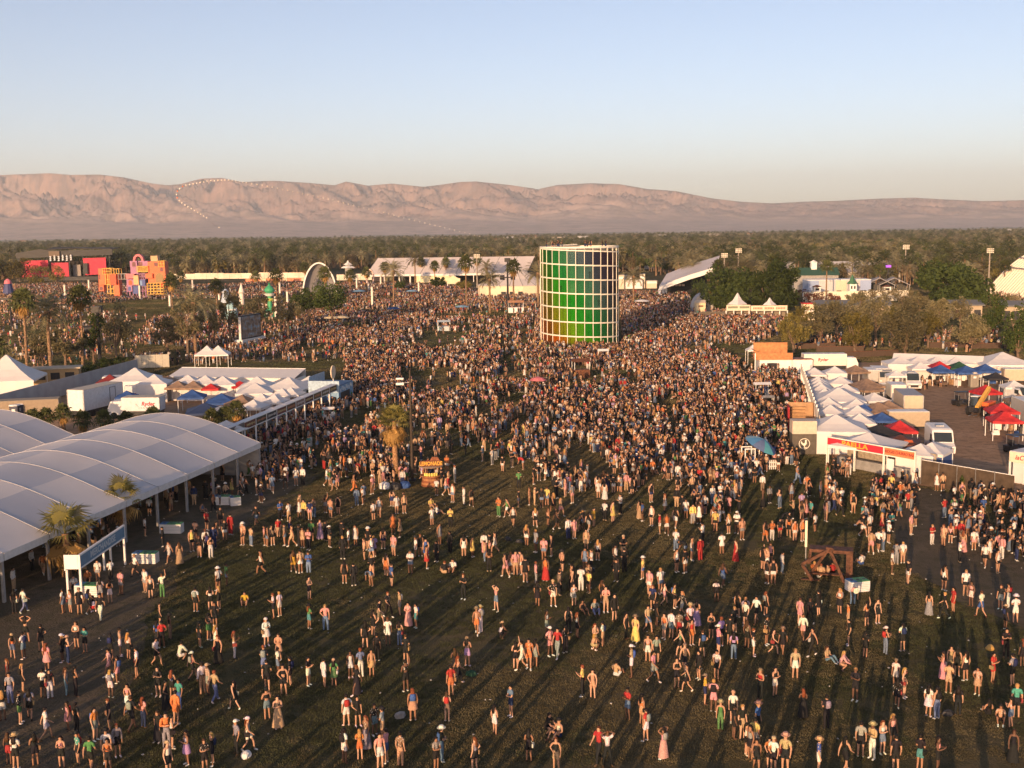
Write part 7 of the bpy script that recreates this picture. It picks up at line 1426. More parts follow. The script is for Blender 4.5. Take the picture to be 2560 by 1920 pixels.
def grow_body(J, fine):
    names = list(J); vs = [J[k] for k in names]; ix = {k: i for i, k in enumerate(names)}; es = [(ix[a], ix[b]) for a, b in EDGES]
    rads = [RADII[k if k in RADII else k[:-1]] for k in names]
    if fine:                                          # five fingers on each hand, unequal, slightly curled
        for n, s in (('L', -1), ('R', 1)):
            d = (J['ha' + n] - J['wr' + n]).normalized(); side = d.cross(V3(0, 0, 1)); side = side.normalized() if side.length > .1 else V3(0, 1, 0); curl = d.cross(side)
            for q, ln in ((-.028, .060), (-.010, .075), (.010, .072), (.028, .055)):
                vs.append(J['ha' + n] + d * ln + side * q + curl * .018); rads.append((.0085, .0085)); es.append((ix['ha' + n], len(vs) - 1))
            vs.append(J['ha' + n] - d * .01 + side * .052 + curl * .01); rads.append((.010, .010)); es.append((ix['ha' + n], len(vs) - 1))
    me = bpy.data.meshes.new("skeleton"); me.from_pydata(vs, es, [])
    o = bpy.data.objects.new("skeleton", me); COL.objects.link(o)
    md = o.modifiers.new("skin", 'SKIN'); md.branch_smoothing = .4; md.use_smooth_shade = True
    sv = me.skin_vertices[0].data if len(me.skin_vertices) else None
    if sv is None:
        bpy.context.view_layer.objects.active = o; bm = bmesh.new(); bm.from_mesh(me); bm.verts.layers.skin.verify(); bm.to_mesh(me); bm.free(); sv = me.skin_vertices[0].data
    for i, r in enumerate(rads): sv[i].radius = r; sv[i].use_root = (i == 0)
    if fine: sd = o.modifiers.new("sub", 'SUBSURF'); sd.levels = 1; sd.render_levels = 1
    dg = bpy.context.evaluated_depsgraph_get(); ev = o.evaluated_get(dg); m2 = bpy.data.meshes.new_from_object(ev)
    V = np.empty(len(m2.vertices) * 3, np.float32); m2.vertices.foreach_get("co", V); V = V.reshape(-1, 3)
    N = np.empty(len(m2.vertices) * 3, np.float32); m2.vertices.foreach_get("normal", N); N = N.reshape(-1, 3)
    F = [tuple(p.vertices) for p in m2.polygons]
    bpy.data.objects.remove(o); bpy.data.meshes.remove(me); bpy.data.meshes.remove(m2)
    return V, N, F
BONES = {'torso': [('pelvis', 'waist'), ('waist', 'chest'), ('chest', 'neckb')], 'neck': [('neckb', 'neck')], 'head': [('neck', 'head'), ('head', 'crown')]}
SEGS = []
for k, l in BONES.items(): SEGS += [(k, a, b) for a, b in l]
for n in 'LR': SEGS += [('torso', 'neckb', 'sh' + n), ('uparm', 'sh' + n, 'el' + n), ('forearm', 'el' + n, 'wr' + n), ('hand', 'wr' + n, 'ha' + n), ('torso', 'pelvis', 'hip' + n), ('thigh', 'hip' + n, 'kn' + n), ('shin', 'kn' + n, 'an' + n), ('foot', 'an' + n, 'to' + n)]
def label_faces(J, V, F):
    C = np.array([V[list(f)].mean(0) for f in F]); best = np.full(len(C), 9.0); lab = np.zeros(len(C), int); par = np.zeros(len(C)); seg = np.zeros(len(C), int)
    for i, (k, a, b) in enumerate(SEGS):
        A = np.array(J[a]); B = np.array(J[b]); d = B - A; t = np.clip(((C - A) @ d) / (d @ d), 0, 1); dist = np.linalg.norm(C - (A + t[:, None] * d), axis=1)
        ra = RADII[a if a in RADII else a[:-1]][0]; rb = RADII[b if b in RADII else b[:-1]][0]; q = dist - .9 * (ra + (rb - ra) * t)
        m = q < best; best[m] = q[m]; lab[m] = i; par[m] = t[m]
    return C, lab, par
def region(C, lab, par, J, what):
    kind = np.array([SEGS[i][0] for i in lab]); sg = [SEGS[i] for i in lab]
    tor = np.array([{('pelvis', 'waist'): 0, ('waist', 'chest'): 1, ('chest', 'neckb'): 2}.get((s[1], s[2]), 3 if s[1] == 'neckb' else (-1 if s[1] == 'pelvis' else 9)) for s in sg]) + par
    T = kind == 'torso'; upper = T & (tor >= .35) & (tor < 9); leg = (kind == 'thigh')
    hipz = T & ((tor < .75) | (tor >= 9))
    hipseg = np.array([s[0] == 'torso' and s[1] == 'pelvis' and s[2].startswith('hip') for s in sg]); hipz = T & ((np.array([s[1] == 'pelvis' for s in sg]) & (par < .8)) | hipseg); upper = T & ~hipseg & ~(np.array([s[2] == 'waist' for s in sg]) & (par < .35))
    chest = T & (np.array([s[1] == 'chest' for s in sg]) | (np.array([s[1] == 'waist' for s in sg]) & (par > .6)))
    if what == 'tee': return upper | ((kind == 'uparm') & (par < .62))
    if what == 'long': return upper | (kind == 'uparm') | ((kind == 'forearm') & (par < .85))
    if what == 'tank': return upper & ~np.array([s[1] == 'neckb' and s[2].startswith('sh') for s in sg]) | (chest & (np.array([s[1] == 'chest' for s in sg])))
    if what == 'crop': return chest & ~np.array([s[1] == 'neckb' for s in sg])
    if what == 'shorts': return hipz | (leg & (par < .55))
    if what == 'trousers': return hipz | leg | ((kind == 'shin') & (par < .93))
    if what == 'brief': return hipz | (leg & (par < .12))
    if what == 'foot': return (kind == 'foot') | ((kind == 'shin') & (par > .9))
    if what == 'head': return kind == 'head'
def cut(V, N, F, mask, off, name, m):
    fs = [f for f, k in zip(F, mask) if k]; used = sorted({i for f in fs for i in f}); ix = {v: i for i, v in enumerate(used)}
    me = bpy.data.meshes.new(name); me.from_pydata([tuple(V[i] + N[i] * off) for i in used], [], [[ix[i] for i in f] for f in fs]); me.materials.append(m)
    me.polygons.foreach_set("use_smooth", [True] * len(me.polygons)); return me
def hair_builder(b, J, long, seg=10):
    h = (J['head'] + J['crown']) / 2; ax = (J['crown'] - J['neck']).normalized(); q = ax.to_track_quat('Z', 'Y'); fwd = V3(0, 1, 0)
    if abs(ax.z) < .8: fwd = V3(0, 0, -1)
    side = fwd.cross(ax).normalized(); fwd = ax.cross(side)
    rings = []
    for i, ph in enumerate((1.45, 1.1, .7, .3, -.15, -.5)):
        r = math.cos(ph); row = []
        for k in range(seg):
            a = 2 * math.pi * k / seg; x, y = math.cos(a), math.sin(a); z = math.sin(ph)
            front = max(0, y); zz = z if ph > .3 else z + front * (.3 - z) * 1.6 * (1 if ph <= .3 else 0)
            row.append(h + side * (.098 * r * x) + fwd * (.112 * r * y - .008) + ax * (.115 * min(zz, .9) - .005))
        rings.append(row)
    b.loft(rings[::-1], True, False); o = len(b.v) - seg; b.f.append(list(range(o, o + seg))); b.mi.append(b.cur)
    if long:
        back = -fwd; top = h + ax * .02; rows = []
        for t, w, d in ((0, .085, .085), (.35, .10, .115), (.7, .115, .125), (1.0, .075, .11)):
            c = top - ax * (.40 * t) * long; c2 = c + back * d
            rows.append([c2 + side * (w * math.cos(a)) + back * (.035 * math.sin(a)) for a in [2 * math.pi * k / 8 for k in range(8)]])
        b.loft(rows)
def skirt_builder(b, J, length, flare):
    p = J['waist'] * .6 + J['pelvis'] * .4; rings = []
    for t in (0, .2, .45, .75, 1.0):
        z = p.z + .02 - t * length; r = .145 + (flare - .145) * t ** .8; cy = p.y
        rings.append([(p.x + r * (1 + .05 * math.cos(5 * a)) * math.cos(a), cy + r * .82 * (1 + .06 * math.cos(6 * a + t)) * math.sin(a), z) for a in [2 * math.pi * k / 16 for k in range(16)]])
    b.loft(rings, True, False)
def hat_builder(b, J, kind):
    h = J['crown']; ax = (J['crown'] - J['neck']).normalized(); q = ax.to_track_quat('Z', 'Y')
    def ring(r, z, sy=1.1): return [h + q @ V3(r * math.cos(a), r * sy * math.sin(a), z) for a in [2 * math.pi * k / 14 for k in range(14)]]
    if kind == 'hat': b.loft([ring(.19, .02), ring(.185, .035), ring(.115, .03), ring(.11, .10), ring(.085, .145)])
    else:
        b.loft([ring(.112, -.02), ring(.108, .03), ring(.07, .085), ring(.02, .10)]); b.add([h + q @ V3(x, y, z) for x, y, z in ((-.08, .08, .0), (.08, .08, .0), (.06, .20, -.02), (-.06, .20, -.02), (-.08, .08, .015), (.08, .08, .015), (.06, .20, -.008), (-.06, .20, -.008))], [(0, 1, 2, 3), (7, 6, 5, 4), (0, 4, 5, 1), (1, 5, 6, 2), (2, 6, 7, 3), (3, 7, 4, 0)])
def pack_builder(b, J):
    c = J['chest']; up = (J['neckb'] - J['waist']).normalized(); side = V3(1, 0, 0); back = up.cross(side); 
    if back.y > 0: back = -back
    rows = []
    for t, w, d in ((-.20, .11, .05), (-.17, .135, .11), (.0, .14, .13), (.13, .125, .11), (.17, .09, .05)):
        rows.append([c + up * t + back * (.10 + q * d) + side * (w * x) for x, q in ((-1, 0), (-.9, .8), (0, 1.0), (.9, .8), (1, 0))])
    b.loft(rows)
M_SKIN = tinted("skin", 'object', .6, .08, 12); M_CLOTH = tinted("cloth", 'object', .85, .3, 22); M_HAIR = tinted("hair", 'object', .6, .3, 40); M_PRINT = printed("cloth_print"); M_EYE = mat("eye_dark", (0.02, 0.015, 0.012), .3)
PM = {}
def person_meshes(pose):
    if pose in PM: return PM[pose]
    J = POSES[pose]; V, N, F = grow_body(J, True); C, lab, par = label_faces(J, V, F); D = {}
    b = MB(); b.add(V.tolist(), F)
    # nose, ears and eyes on the head
    h = J['head']; ax = (J['crown'] - J['neck']).normalized(); fwd = V3(0, 1, 0) if abs(ax.z) > .8 else V3(0, 0, -1); side = fwd.cross(ax).normalized(); fwd = ax.cross(side); f0 = h + fwd * .088
    b.add([f0 + ax * .015, f0 - ax * .03 + side * .016, f0 - ax * .03 - side * .016, f0 - ax * .025 + fwd * .028], [(0, 1, 3), (1, 2, 3), (2, 0, 3)])
    for s in (-1, 1): e = h + side * (s * .08) - ax * .005; b.add([e + ax * .025, e - ax * .025, e - fwd * .02 + side * s * .02], [(0, 1, 2)])
    b.cur = 1
    for s in (-1, 1): e = f0 + side * (s * .032) + ax * .022 + fwd * .004; b.add([e + side * .012, e + ax * .007, e - side * .012, e - ax * .007], [(0, 1, 2, 3)])
    D['body'] = b.mesh("person", [M_SKIN, M_EYE], True)
    for k, off in (('tee', .018), ('long', .018), ('tank', .014), ('crop', .014), ('shorts', .022), ('trousers', .018), ('brief', .012), ('foot', .012)):
        D[k] = cut(V, N, F, region(C, lab, par, J, k), off, k, M_CLOTH)
    for k, L in (('short_hair', 0), ('long_hair', 1.0)): b = MB(); hair_builder(b, J, L); D[k] = b.mesh(k, M_HAIR, True)
    for k in ('hat', 'cap'): b = MB(); hat_builder(b, J, k); D[k] = b.mesh(k, M_CLOTH)
    b = MB(); pack_builder(b, J); D['pack'] = b.mesh("pack", M_CLOTH, True)
    b = MB(); hp = J['hipR']; b.box(hp + V3(.13, .02, .02), (.07, .26, .20)); b.bar(hp + V3(.12, .02, .10), J['shL'] + V3(.04, .09, .05), .03, .012); D['bag'] = b.mesh("bag", M_CLOTH)
    b = MB(); b.box((J['haL'] + J['haR']) / 2 + V3(0, .02, .06), (.075, .012, .15), 0, rad(-20)); D['phone'] = b.mesh("phone", M_CLOTH)
    for k, ln, fl in (('mini', .42, .235), ('maxi', .92, .30)): b = MB(); skirt_builder(b, J, ln, fl); D[k] = b.mesh(k, M_CLOTH, True)
    PM[pose] = D; return D
COLS = {'w': ('white', (0.60, 0.57, 0.54)), 'k': ('black', (0.018, 0.018, 0.02)), 'g': ('grey', (0.24, 0.24, 0.25)), 't': ('tan', (0.42, 0.28, 0.17)), 'r': ('red', (0.36, 0.035, 0.035)), 'o': ('orange', (0.52, 0.17, 0.06)), 'p': ('pink', (0.56, 0.27, 0.27)), 'b': ('blue', (0.05, 0.10, 0.28)), 'n': ('navy', (0.02, 0.03, 0.09)), 'e': ('teal', (0.07, 0.26, 0.25)), 'v': ('green', (0.08, 0.19, 0.07)), 'm': ('mustard', (0.52, 0.30, 0.05)), 'y': ('yellow', (0.58, 0.44, 0.14)), 'l': ('lilac', (0.36, 0.26, 0.42)), 'c': ('patterned brown', (0.20, 0.14, 0.10)), 'd': ('denim', (0.13, 0.18, 0.27))}
SKINS = [(0.46, 0.26, 0.17), (0.38, 0.205, 0.13), (0.29, 0.15, 0.09), (0.52, 0.31, 0.215), (0.14, 0.075, 0.05), (0.42, 0.24, 0.155)]
HAIRS = [('dark', (0.012, 0.009, 0.008)), ('brown', (0.06, 0.03, 0.015)), ('blonde', (0.36, 0.20, 0.07)), ('auburn', (0.16, 0.05, 0.02))]
# x, y on a close-up of the photograph, top and lower colours, then: W walk  S sit  C crouch  U hands on head  A arm up  P phone  F folded  L bend  j trousers  q skirt  z dress  x long skirt  H hat  K cap  B pack  (s = bare / bikini)
NEAR = [
(0, 1350, .38879, """95,475,kkj 155,470,wdW 410,475,wd 455,475,wg 515,480,kk 575,475,yk 605,470,wrC 650,520,kwWj 710,410,ow 1095,640,kcjH 1015,690,bkx 1045,700,rk 170,660,tkU 85,770,od 155,770,wd 305,850,ppz 495,700,wk 550,730,ek 405,790,kkBK 440,800,snjK 775,750,tw 830,770,wk 715,770,kk 705,880,ppB 760,925,sp 885,890,wk 1010,810,wkB 1155,785,wwC 1240,900,pkBK 1285,695,kk 1345,650,sv 1385,570,kk 1390,710,ww 1405,800,kkx 1510,765,twj 1260,465,wkB 1355,455,wk 1410,450,kk 1575,415,mtS 1990,385,ckF 1760,505,wk 1800,495,ww 1990,575,veH 2095,585,pd 1715,685,wwzP 1795,775,ttz 1985,940,kw 2085,950,ww 2150,945,vvzK 1720,975,kk 1790,880,wd 1870,940,kkB 1825,1000,sk 1510,1095,kkq 1305,995,wtj 1340,1000,tg 1385,1045,tdj 1020,1010,kk 1070,1100,kkx 1155,1090,ebj 1110,1020,nk 430,1005,wdj 490,1010,skj 280,1020,wk 325,1025,kwj 150,980,kkB 55,950,ro 70,1060,gd 20,1165,kw 130,1185,kv 195,1160,gk 715,1020,wwB 825,1110,swq 850,1230,kkB 925,1210,pnj 300,1290,wwW 440,1230,ppq 495,1240,kkj 615,1295,og 705,1230,kk 1020,1300,kkx 1075,1345,ogj 1135,1190,oo 1110,1345,wk 1525,1380,gkj 1600,1360,gw 1720,1160,sdF 1790,1215,ttx 1370,1450,kkU 1085,1530,wkK 1205,1450,llz 230,1455,kkP 505,1450,ekHB 585,1500,vk 690,1440,wkHB 760,1400,gk 105,1475,wkH 60,1450,kr 700,1500,ok 1030,560,kk 650,400,gg 1320,1500,kk 270,720,kk 1700,880,kd 400,1470,pk"""),
(850, 1350, .38879, """795,385,kkj 1005,460,sdU 880,610,toH 905,600,wwj 385,490,tgB 310,500,kkj 440,560,ppz 490,570,weB 255,560,kc 165,700,kk 215,620,kk 310,680,ww 385,685,td 240,780,kkj 205,880,tcz 135,890,dwj 70,890,wwB 110,1000,kkz 425,800,kkP 425,980,skA 820,815,clK 740,880,kk 760,930,skj 715,1010,ro 690,1170,wcB 470,1165,ttz 45,1200,ww 115,1200,kk 170,1350,cgx 225,1260,kd 275,1300,gt 30,1440,wwB 130,1420,oo 390,1460,ctj 300,1440,pb 260,1480,pw 655,1430,kdHB 620,1490,gk 995,1255,ww 1100,1140,dn 1030,640,wkC 1130,830,skA 1170,840,ww 1215,830,oo 1255,820,gg 1330,620,wgK 1350,750,ppK 1400,760,rgjB 1450,730,kkj 1470,600,kkj 1525,630,wk 1640,710,tt 1690,690,wtB 1625,715,ttC 1765,525,kk 1840,640,kkj 1900,660,yyxH 1980,600,td 2035,560,kk 2085,640,og 2130,640,wd 1875,885,twKB 1980,790,sw 2035,800,gk 2015,920,pg 1560,1010,ykj 1625,1025,tt 1775,880,twS 1850,1160,rd 1940,1195,ot 1970,1300,rw 2080,1410,ppzU 2165,960,skF 1325,1250,kkC 1410,1270,snSK 1215,1430,kk 1390,1490,kt 1665,1440,rkj 1720,1460,wkjU 870,1490,gk 1270,430,ksq 1370,430,kw 1410,360,ckj 1500,340,kkx 1600,345,yk 1505,430,wg 1560,470,kkS 1640,470,gdS 1685,410,kk 1710,470,pt 2010,450,nk 2085,420,wp 2150,440,yk 2180,640,cr 2190,750,vk 1990,360,pw 2060,350,wd 2200,500,kg"""),
(1700, 1350, .38879, """370,500,kk 420,540,gkB 350,600,kk 490,540,wk 550,490,kkB 235,400,wkL 105,560,tlx 65,600,wkH 75,680,ro 245,745,pnK 265,690,lk 345,770,ld 420,560,wk 470,750,kw 430,700,ck 555,680,kkH 600,740,kk 660,740,kkH 740,900,twB 790,650,wp 770,550,pp 850,750,kkWj 835,540,kkj 890,490,kkq 1025,480,skq 1110,420,pdLH 1080,570,ot 1200,560,skA 1270,540,kk 945,780,tdS 1030,840,ptC 1085,680,kk 1190,760,kkP 1320,740,sdBK 1430,720,wk 1600,490,tgx 1700,510,kkWj 1755,470,rr 1835,360,wkU 1870,430,sw 1935,500,wbW 2060,450,kg 2110,440,cwj 2155,540,wwH 2090,580,kk 2095,760,kkj 1385,950,wwBK 1440,1020,kc 1395,1080,kk 1690,900,ppx 1740,860,tt 1780,880,kk 1835,910,wk 1910,1000,twz 2010,920,rr 2135,940,gk 1595,1140,wtz 1650,1155,kdj 1725,990,tt 1785,1130,kkj 1985,1130,kkS 2060,1170,tkS 2125,1210,sd 2160,1150,ek 1160,1400,gk 1235,1410,twjH 1300,1380,sd 1365,1340,pk 1540,1490,ke 1655,1500,sk 2140,1440,kkz 1125,1040,kkP 790,1150,kkx 940,1220,kkjP 515,1030,rkj 610,1010,kw 160,1060,mn 235,900,wk 215,1110,pp 260,1230,vvjH 340,1180,wkK 345,1280,kk 400,1290,kt 425,1390,wk 480,1380,yg 500,1270,bkH 450,1420,gk 490,1490,kk 575,1480,ok 600,1500,wk 675,1500,tkH 890,1510,bwH 45,980,kk 120,900,kk 30,860,tk 145,760,kk 200,640,kk 320,680,kk 2200,820,kk 1060,1500,kk 1385,1500,kk"""),
(0, 1200, .28933, """1170,835,wkW 1258,975,wg 1305,1030,sk 1405,1020,wvjA 1465,720,ww 1555,735,ttx 1725,670,ks 1780,615,wwj 1850,595,nnj 1945,530,kw 1995,480,rrj 2100,565,skH 1690,520,skK 1255,490,wk 1410,580,kkj 1890,960,wkH 1960,920,vd 1790,440,rk 1910,420,kk 640,930,wkS 760,880,okS 850,880,wg 960,880,wkP 1050,1000,pg"""),
(600, 1180, .28933, """30,635,skH 235,650,kd 285,640,ck 335,570,rtB 390,640,cd 455,650,tt 510,650,kk 545,660,tt 595,680,pkB 620,600,vk 695,585,llx 740,600,kkj 775,655,ktK 880,620,kk 940,660,wd 1000,640,wwz 185,890,wk 465,875,mm 525,880,tw 595,880,bd 890,760,kkj 1075,770,sk 1110,680,kkH 1160,740,ll 1240,670,sn 1330,735,pg 1385,570,tvz 1325,540,ooz 1520,745,wwH 1560,730,kk 1615,840,roz 1700,780,kkj 1815,700,kkj 1725,640,gg 905,970,kk 985,990,kkj 1140,920,ksq 1135,990,dtC 1310,1000,bk 1265,910,ooz 1475,885,wdjK 1770,880,ktS 1840,860,wtS 1935,740,ww 2010,740,yyz 2110,710,wpj 2160,710,kp 2205,705,ww 1155,425,wkB 1205,400,wt 1355,365,ww 1420,360,tk 1820,480,yk 1650,310,ytS 1700,370,wnS 1840,265,wd 1935,290,wwj 2000,300,kt 1700,205,wk 1780,205,pd 1010,295,ddj 1065,285,wk 850,370,kk 785,400,sdU 640,400,cd 605,420,np 425,430,wt 350,420,bk 520,365,tgj 145,465,kdW 215,640,pk 1660,470,wgK"""),
(1240, 1180, .28933, """25,390,ov 95,390,vw 150,470,wkB 195,310,kd 290,290,st 335,290,tt 395,310,kd 440,300,yd 340,480,wk 450,470,sk 520,500,kkq 560,385,tp 625,585,wnj 675,580,pp 735,515,kk 800,515,kg 845,480,mm 940,425,wkB 1010,440,yyz 1075,370,wk 885,235,ww 940,245,wwx 660,275,gpB 600,220,pp 780,675,ttz 880,770,wk 770,860,ddB 825,880,wk 265,645,kw 415,770,pd 480,735,kkq 345,700,gd 85,915,pp 130,890,sw 170,900,pt 210,890,sw 255,960,kk 345,970,pgjB 430,945,orx 570,870,skH 555,1030,ckj 660,1020,kkx 735,1030,ww 800,1010,tk 1040,950,kkj 1110,870,kk 1270,930,ybH 1240,410,ttx 1265,430,bk 1345,470,wk 1415,540,rw 1475,545,ow 1550,490,kw 1640,410,wd 1700,455,ygj 1755,450,wwz 1805,370,wk 1940,360,wtKW 2015,360,pp 2100,370,kk 1555,690,wd 1690,770,wd 1765,775,rrj 1785,620,wkB 2010,540,wk 2080,535,wkK 2125,590,sg 1895,520,yk 1950,720,wwK 2070,780,rrx 1560,870,wk 1635,880,kw 1960,1000,bd"""),
(1900, 1180, .29837, """1480,160,wwz 1530,165,tk 1625,270,wk 1690,250,pp 1545,390,rd 1440,610,rw 1535,630,st 1595,600,pk 1670,760,wk 1700,680,tpx 1790,660,wp 1885,800,wkW 1990,850,wk 1105,860,wtB 1140,780,gg 1195,770,wt 1240,945,kwjH 1540,1000,wkB 930,690,tpW 990,670,wkW 1030,670,wdj 1075,600,wkK 1265,530,pt 460,510,wk 355,585,ok 290,585,ow 240,550,ok 165,560,kr 100,575,ow 45,600,ko 385,400,ppz 425,395,ek 550,420,pt 85,780,pk 185,855,wdj 25,830,kk 110,945,kw 60,940,kw 855,780,wbS 455,860,okS 510,880,tkS 570,880,tkS 610,860,rkS""")]
def parse_near():
    out = []
    for x0, y0, s, tx in NEAR:
        for tok in tx.split():
            a, b, c = tok.split(','); out.append((x0 + float(a) * s, y0 + float(b) * s, c))
    return out
SPOTS = sorted(parse_near(), key=lambda q: -q[1])
MARKS = [("merchandise sign", (255, 1450)), ("timber frame", (2080, 1450)), ("lemonade stand", (1075, 1214)), ("slatted bin by the sign", (365, 1408)), ("PAELLA stall", (2180, 1200)), ("white pole", (2020, 1440)), ("screened fence", (2420, 1235)), ("lone palm", (990, 1188))]
LABELS = set()
def zone(px, py):
    best = min(MARKS, key=lambda m: (m[1][0] - px) ** 2 + (1.6 * (m[1][1] - py)) ** 2); dx, dy = px - best[1][0], py - best[1][1]
    if dx * dx + (1.6 * dy) ** 2 < 210 ** 2:
        return ("left of the " if dx < -30 else "right of the " if dx > 30 else "in front of the " if dy > 0 else "behind the ") + best[0]
    col = ["at far left", "left", "left of centre", "near centre", "right of centre", "right", "at far right"][min(6, int(max(0, px) / 2560 * 7))]
    row = "bottom edge of lawn" if py > 1860 else "low on the lawn" if py > 1680 else "mid lawn" if py > 1480 else "upper lawn" if py > 1330 else "back of the lawn"
    return row + ", " + col
def make_person(i, px, py, code):
    r = random.Random(1000 + i); t, l = code[0], code[1]; fl = code[2:]
    pose = 'walking' if 'W' in fl else 'sitting on the ground' if 'S' in fl else 'crouching' if 'C' in fl else 'hands behind the head' if 'U' in fl else 'waving an arm' if 'A' in fl else 'holding a phone' if 'P' in fl else 'arms folded' if 'F' in fl else 'bending forward' if 'L' in fl else r.choice(('standing', 'standing', 'hand on hip', 'holding a phone', 'walking', 'arms folded', 'standing'))
    upright = pose not in ('sitting on the ground', 'crouching', 'bending forward')
    for tries in range(40):
        hair = r.choice(HAIRS) if r.random() < .45 else HAIRS[0]; longh = r.random() < .55 or 'z' in fl or 'x' in fl or 'q' in fl
        if 'j' in fl and t in 'kwg': longh = r.random() < .25
        low = 'trousers' if 'j' in fl or l == 'd' and r.random() < .4 else 'shorts'
        if upright and 'q' in fl: low = 'mini'
        if upright and 'x' in fl: low = 'maxi'
        if upright and 'z' in fl: low = 'dress'
        topk = 'crop' if t == 's' else ('tank' if longh and r.random() < .55 else 'long' if r.random() < .12 and t != 's' else 'tee')
        lowc = l if l != 's' else 'k'; topc = t if t != 's' else r.choice('kwkpo')
        head = 'hat' if 'H' in fl else 'cap' if 'K' in fl else ('cap' if r.random() < .08 else None); hatc = r.choice(('t', 't', 'w', 'k', 'c')) if head else None
        pack = r.choice('kkngrb') if 'B' in fl or r.random() < .10 else None
        C = lambda q: COLS[q][0]
        tw = {'crop': 'crop top', 'tank': 'vest', 'long': 'long-sleeved shirt', 'tee': 'T-shirt'}[topk]
        desc = (C(topc) + ' ' + ('dress' if low == 'dress' else tw)) + ('' if low == 'dress' else ' and ' + C(lowc) + ' ' + {'trousers': 'trousers', 'shorts': 'shorts', 'mini': 'short skirt', 'maxi': 'long skirt'}[low])
        who = ('person in %s %s, ' % (C(hatc), head)) if head else 'person with %s %s hair, ' % (('long', 'short')[not longh], hair[0]) if tries else 'person, '
        lab = who + desc + (', %s backpack' % C(pack) if pack and tries > 3 else '') + ', ' + pose + ', ' + zone(px, py)
        if tries < 2 and len(lab.split()) > 16: lab = who + desc + ', ' + zone(px, py)
        if len(lab.split()) > 16: lab = 'person, ' + desc + ', ' + pose.replace(' on the ground', '').replace(' behind the head', ' up') + ', ' + zone(px, py)
        if len(lab.split()) > 16: lab = 'person, ' + desc + ', ' + zone(px, py)
        if lab not in LABELS and len(lab.split()) <= 16: break
    LABELS.add(lab)
    D = person_meshes(pose); g = G(px, py); sc = r.uniform(.92, 1.04) * (.96 if longh else 1.02)
    yaw = r.uniform(0, 6.28) if r.random() < .45 else (r.gauss(0, .7) if r.random() < .55 else math.pi + r.gauss(0, .7))
    o = link("person", D['body'], None, g, (0, 0, yaw)); o.scale = (sc * r.uniform(.94, 1.08), sc, sc); tag(o, lab, "person", "people on the near lawn")
    sk = r.choice(SKINS); o.color = (*sk, 1)
    def child(nm, me, c):
        q = link(nm, me, o); q.color = (*[min(1, x * r.uniform(.85, 1.12)) for x in c], 1); return q
    q = child("top", D[topk], COLS[topc][1])
    if topc == 'c' or r.random() < .16: q.material_slots[0].link = 'OBJECT'; q.material_slots[0].material = M_PRINT
    if low == 'dress': child("dress_skirt", D['mini' if r.random() < .7 else 'maxi'], COLS[topc][1])
    elif low in ('mini', 'maxi'): child("skirt", D[low], COLS[lowc][1])
    else: child(low, D[low], COLS[lowc][1])
    child("shoes", D['foot'], r.choice([(0.7, 0.68, 0.65), (0.7, 0.68, 0.65), (0.03, 0.03, 0.03), (0.12, 0.07, 0.04)]))
    child("hair", D['long_hair' if longh else 'short_hair'], hair[1])
    if head: child(head, D[head], COLS[hatc][1])
    if pack: child("backpack", D['pack'], COLS[pack][1])
    elif upright and r.random() < .3: child("shoulder_bag", D['bag'], r.choice([(0.02, 0.02, 0.02), (0.3, 0.2, 0.1), (0.5, 0.48, 0.44), (0.25, 0.05, 0.05)]))
    if pose == 'holding a phone': child("phone", D['phone'], (0.02, 0.02, 0.025))
NIND = 300
for i, (px, py, code) in enumerate(SPOTS[:NIND]): make_person(i, px, py, code)

# ------------------------------------------------------------------ the rest of the crowd: one mass
CM = [tinted("crowd_skin", "skin_tint", .6, .08, 12), tinted("crowd_top", "top_tint", .85, .25, 18), tinted("crowd_low", "low_tint", .85, .25, 18), tinted("crowd_hair", "hair_tint", .7, .25, 30), tinted("crowd_shoe", "shoe_tint", .8, .2, 20)]
def crowd_mesh(pose, topk, low, longh, head=None):
    J = POSES[pose]; V, N, F = grow_body(J, False); C, lab, par = label_faces(J, V, F)
    mi = np.zeros(len(F), int); V = V.copy()
    tm = region(C, lab, par, J, topk); mi[tm] = 1
    if low in ('shorts', 'trousers', 'brief'): lm = region(C, lab, par, J, low); mi[lm & ~tm] = 2
    mi[region(C, lab, par, J, 'foot')] = 4
    grow = np.zeros(len(V)); 
    for f, m in zip(F, mi):
        if m in (1, 2): grow[list(f)] = .02
    V = V + N * grow[:, None]
    b = MB()
    for f, m in zip(F, mi): b.f.append(list(f)); b.mi.append(int(m))
    b.v = V.tolist(); b.cur = 3; hair_builder(b, J, 1.0 if longh else 0, 8)
    if low == 'mini': b.cur = 2; skirt_builder(b, J, .42, .235)
    if low == 'maxi': b.cur = 2; skirt_builder(b, J, .92, .30)
    if low == 'dress': b.cur = 1; skirt_builder(b, J, .45, .24)
    if head: b.cur = 4; hat_builder(b, J, head)
    return b.mesh("crowd_figure", CM, True)
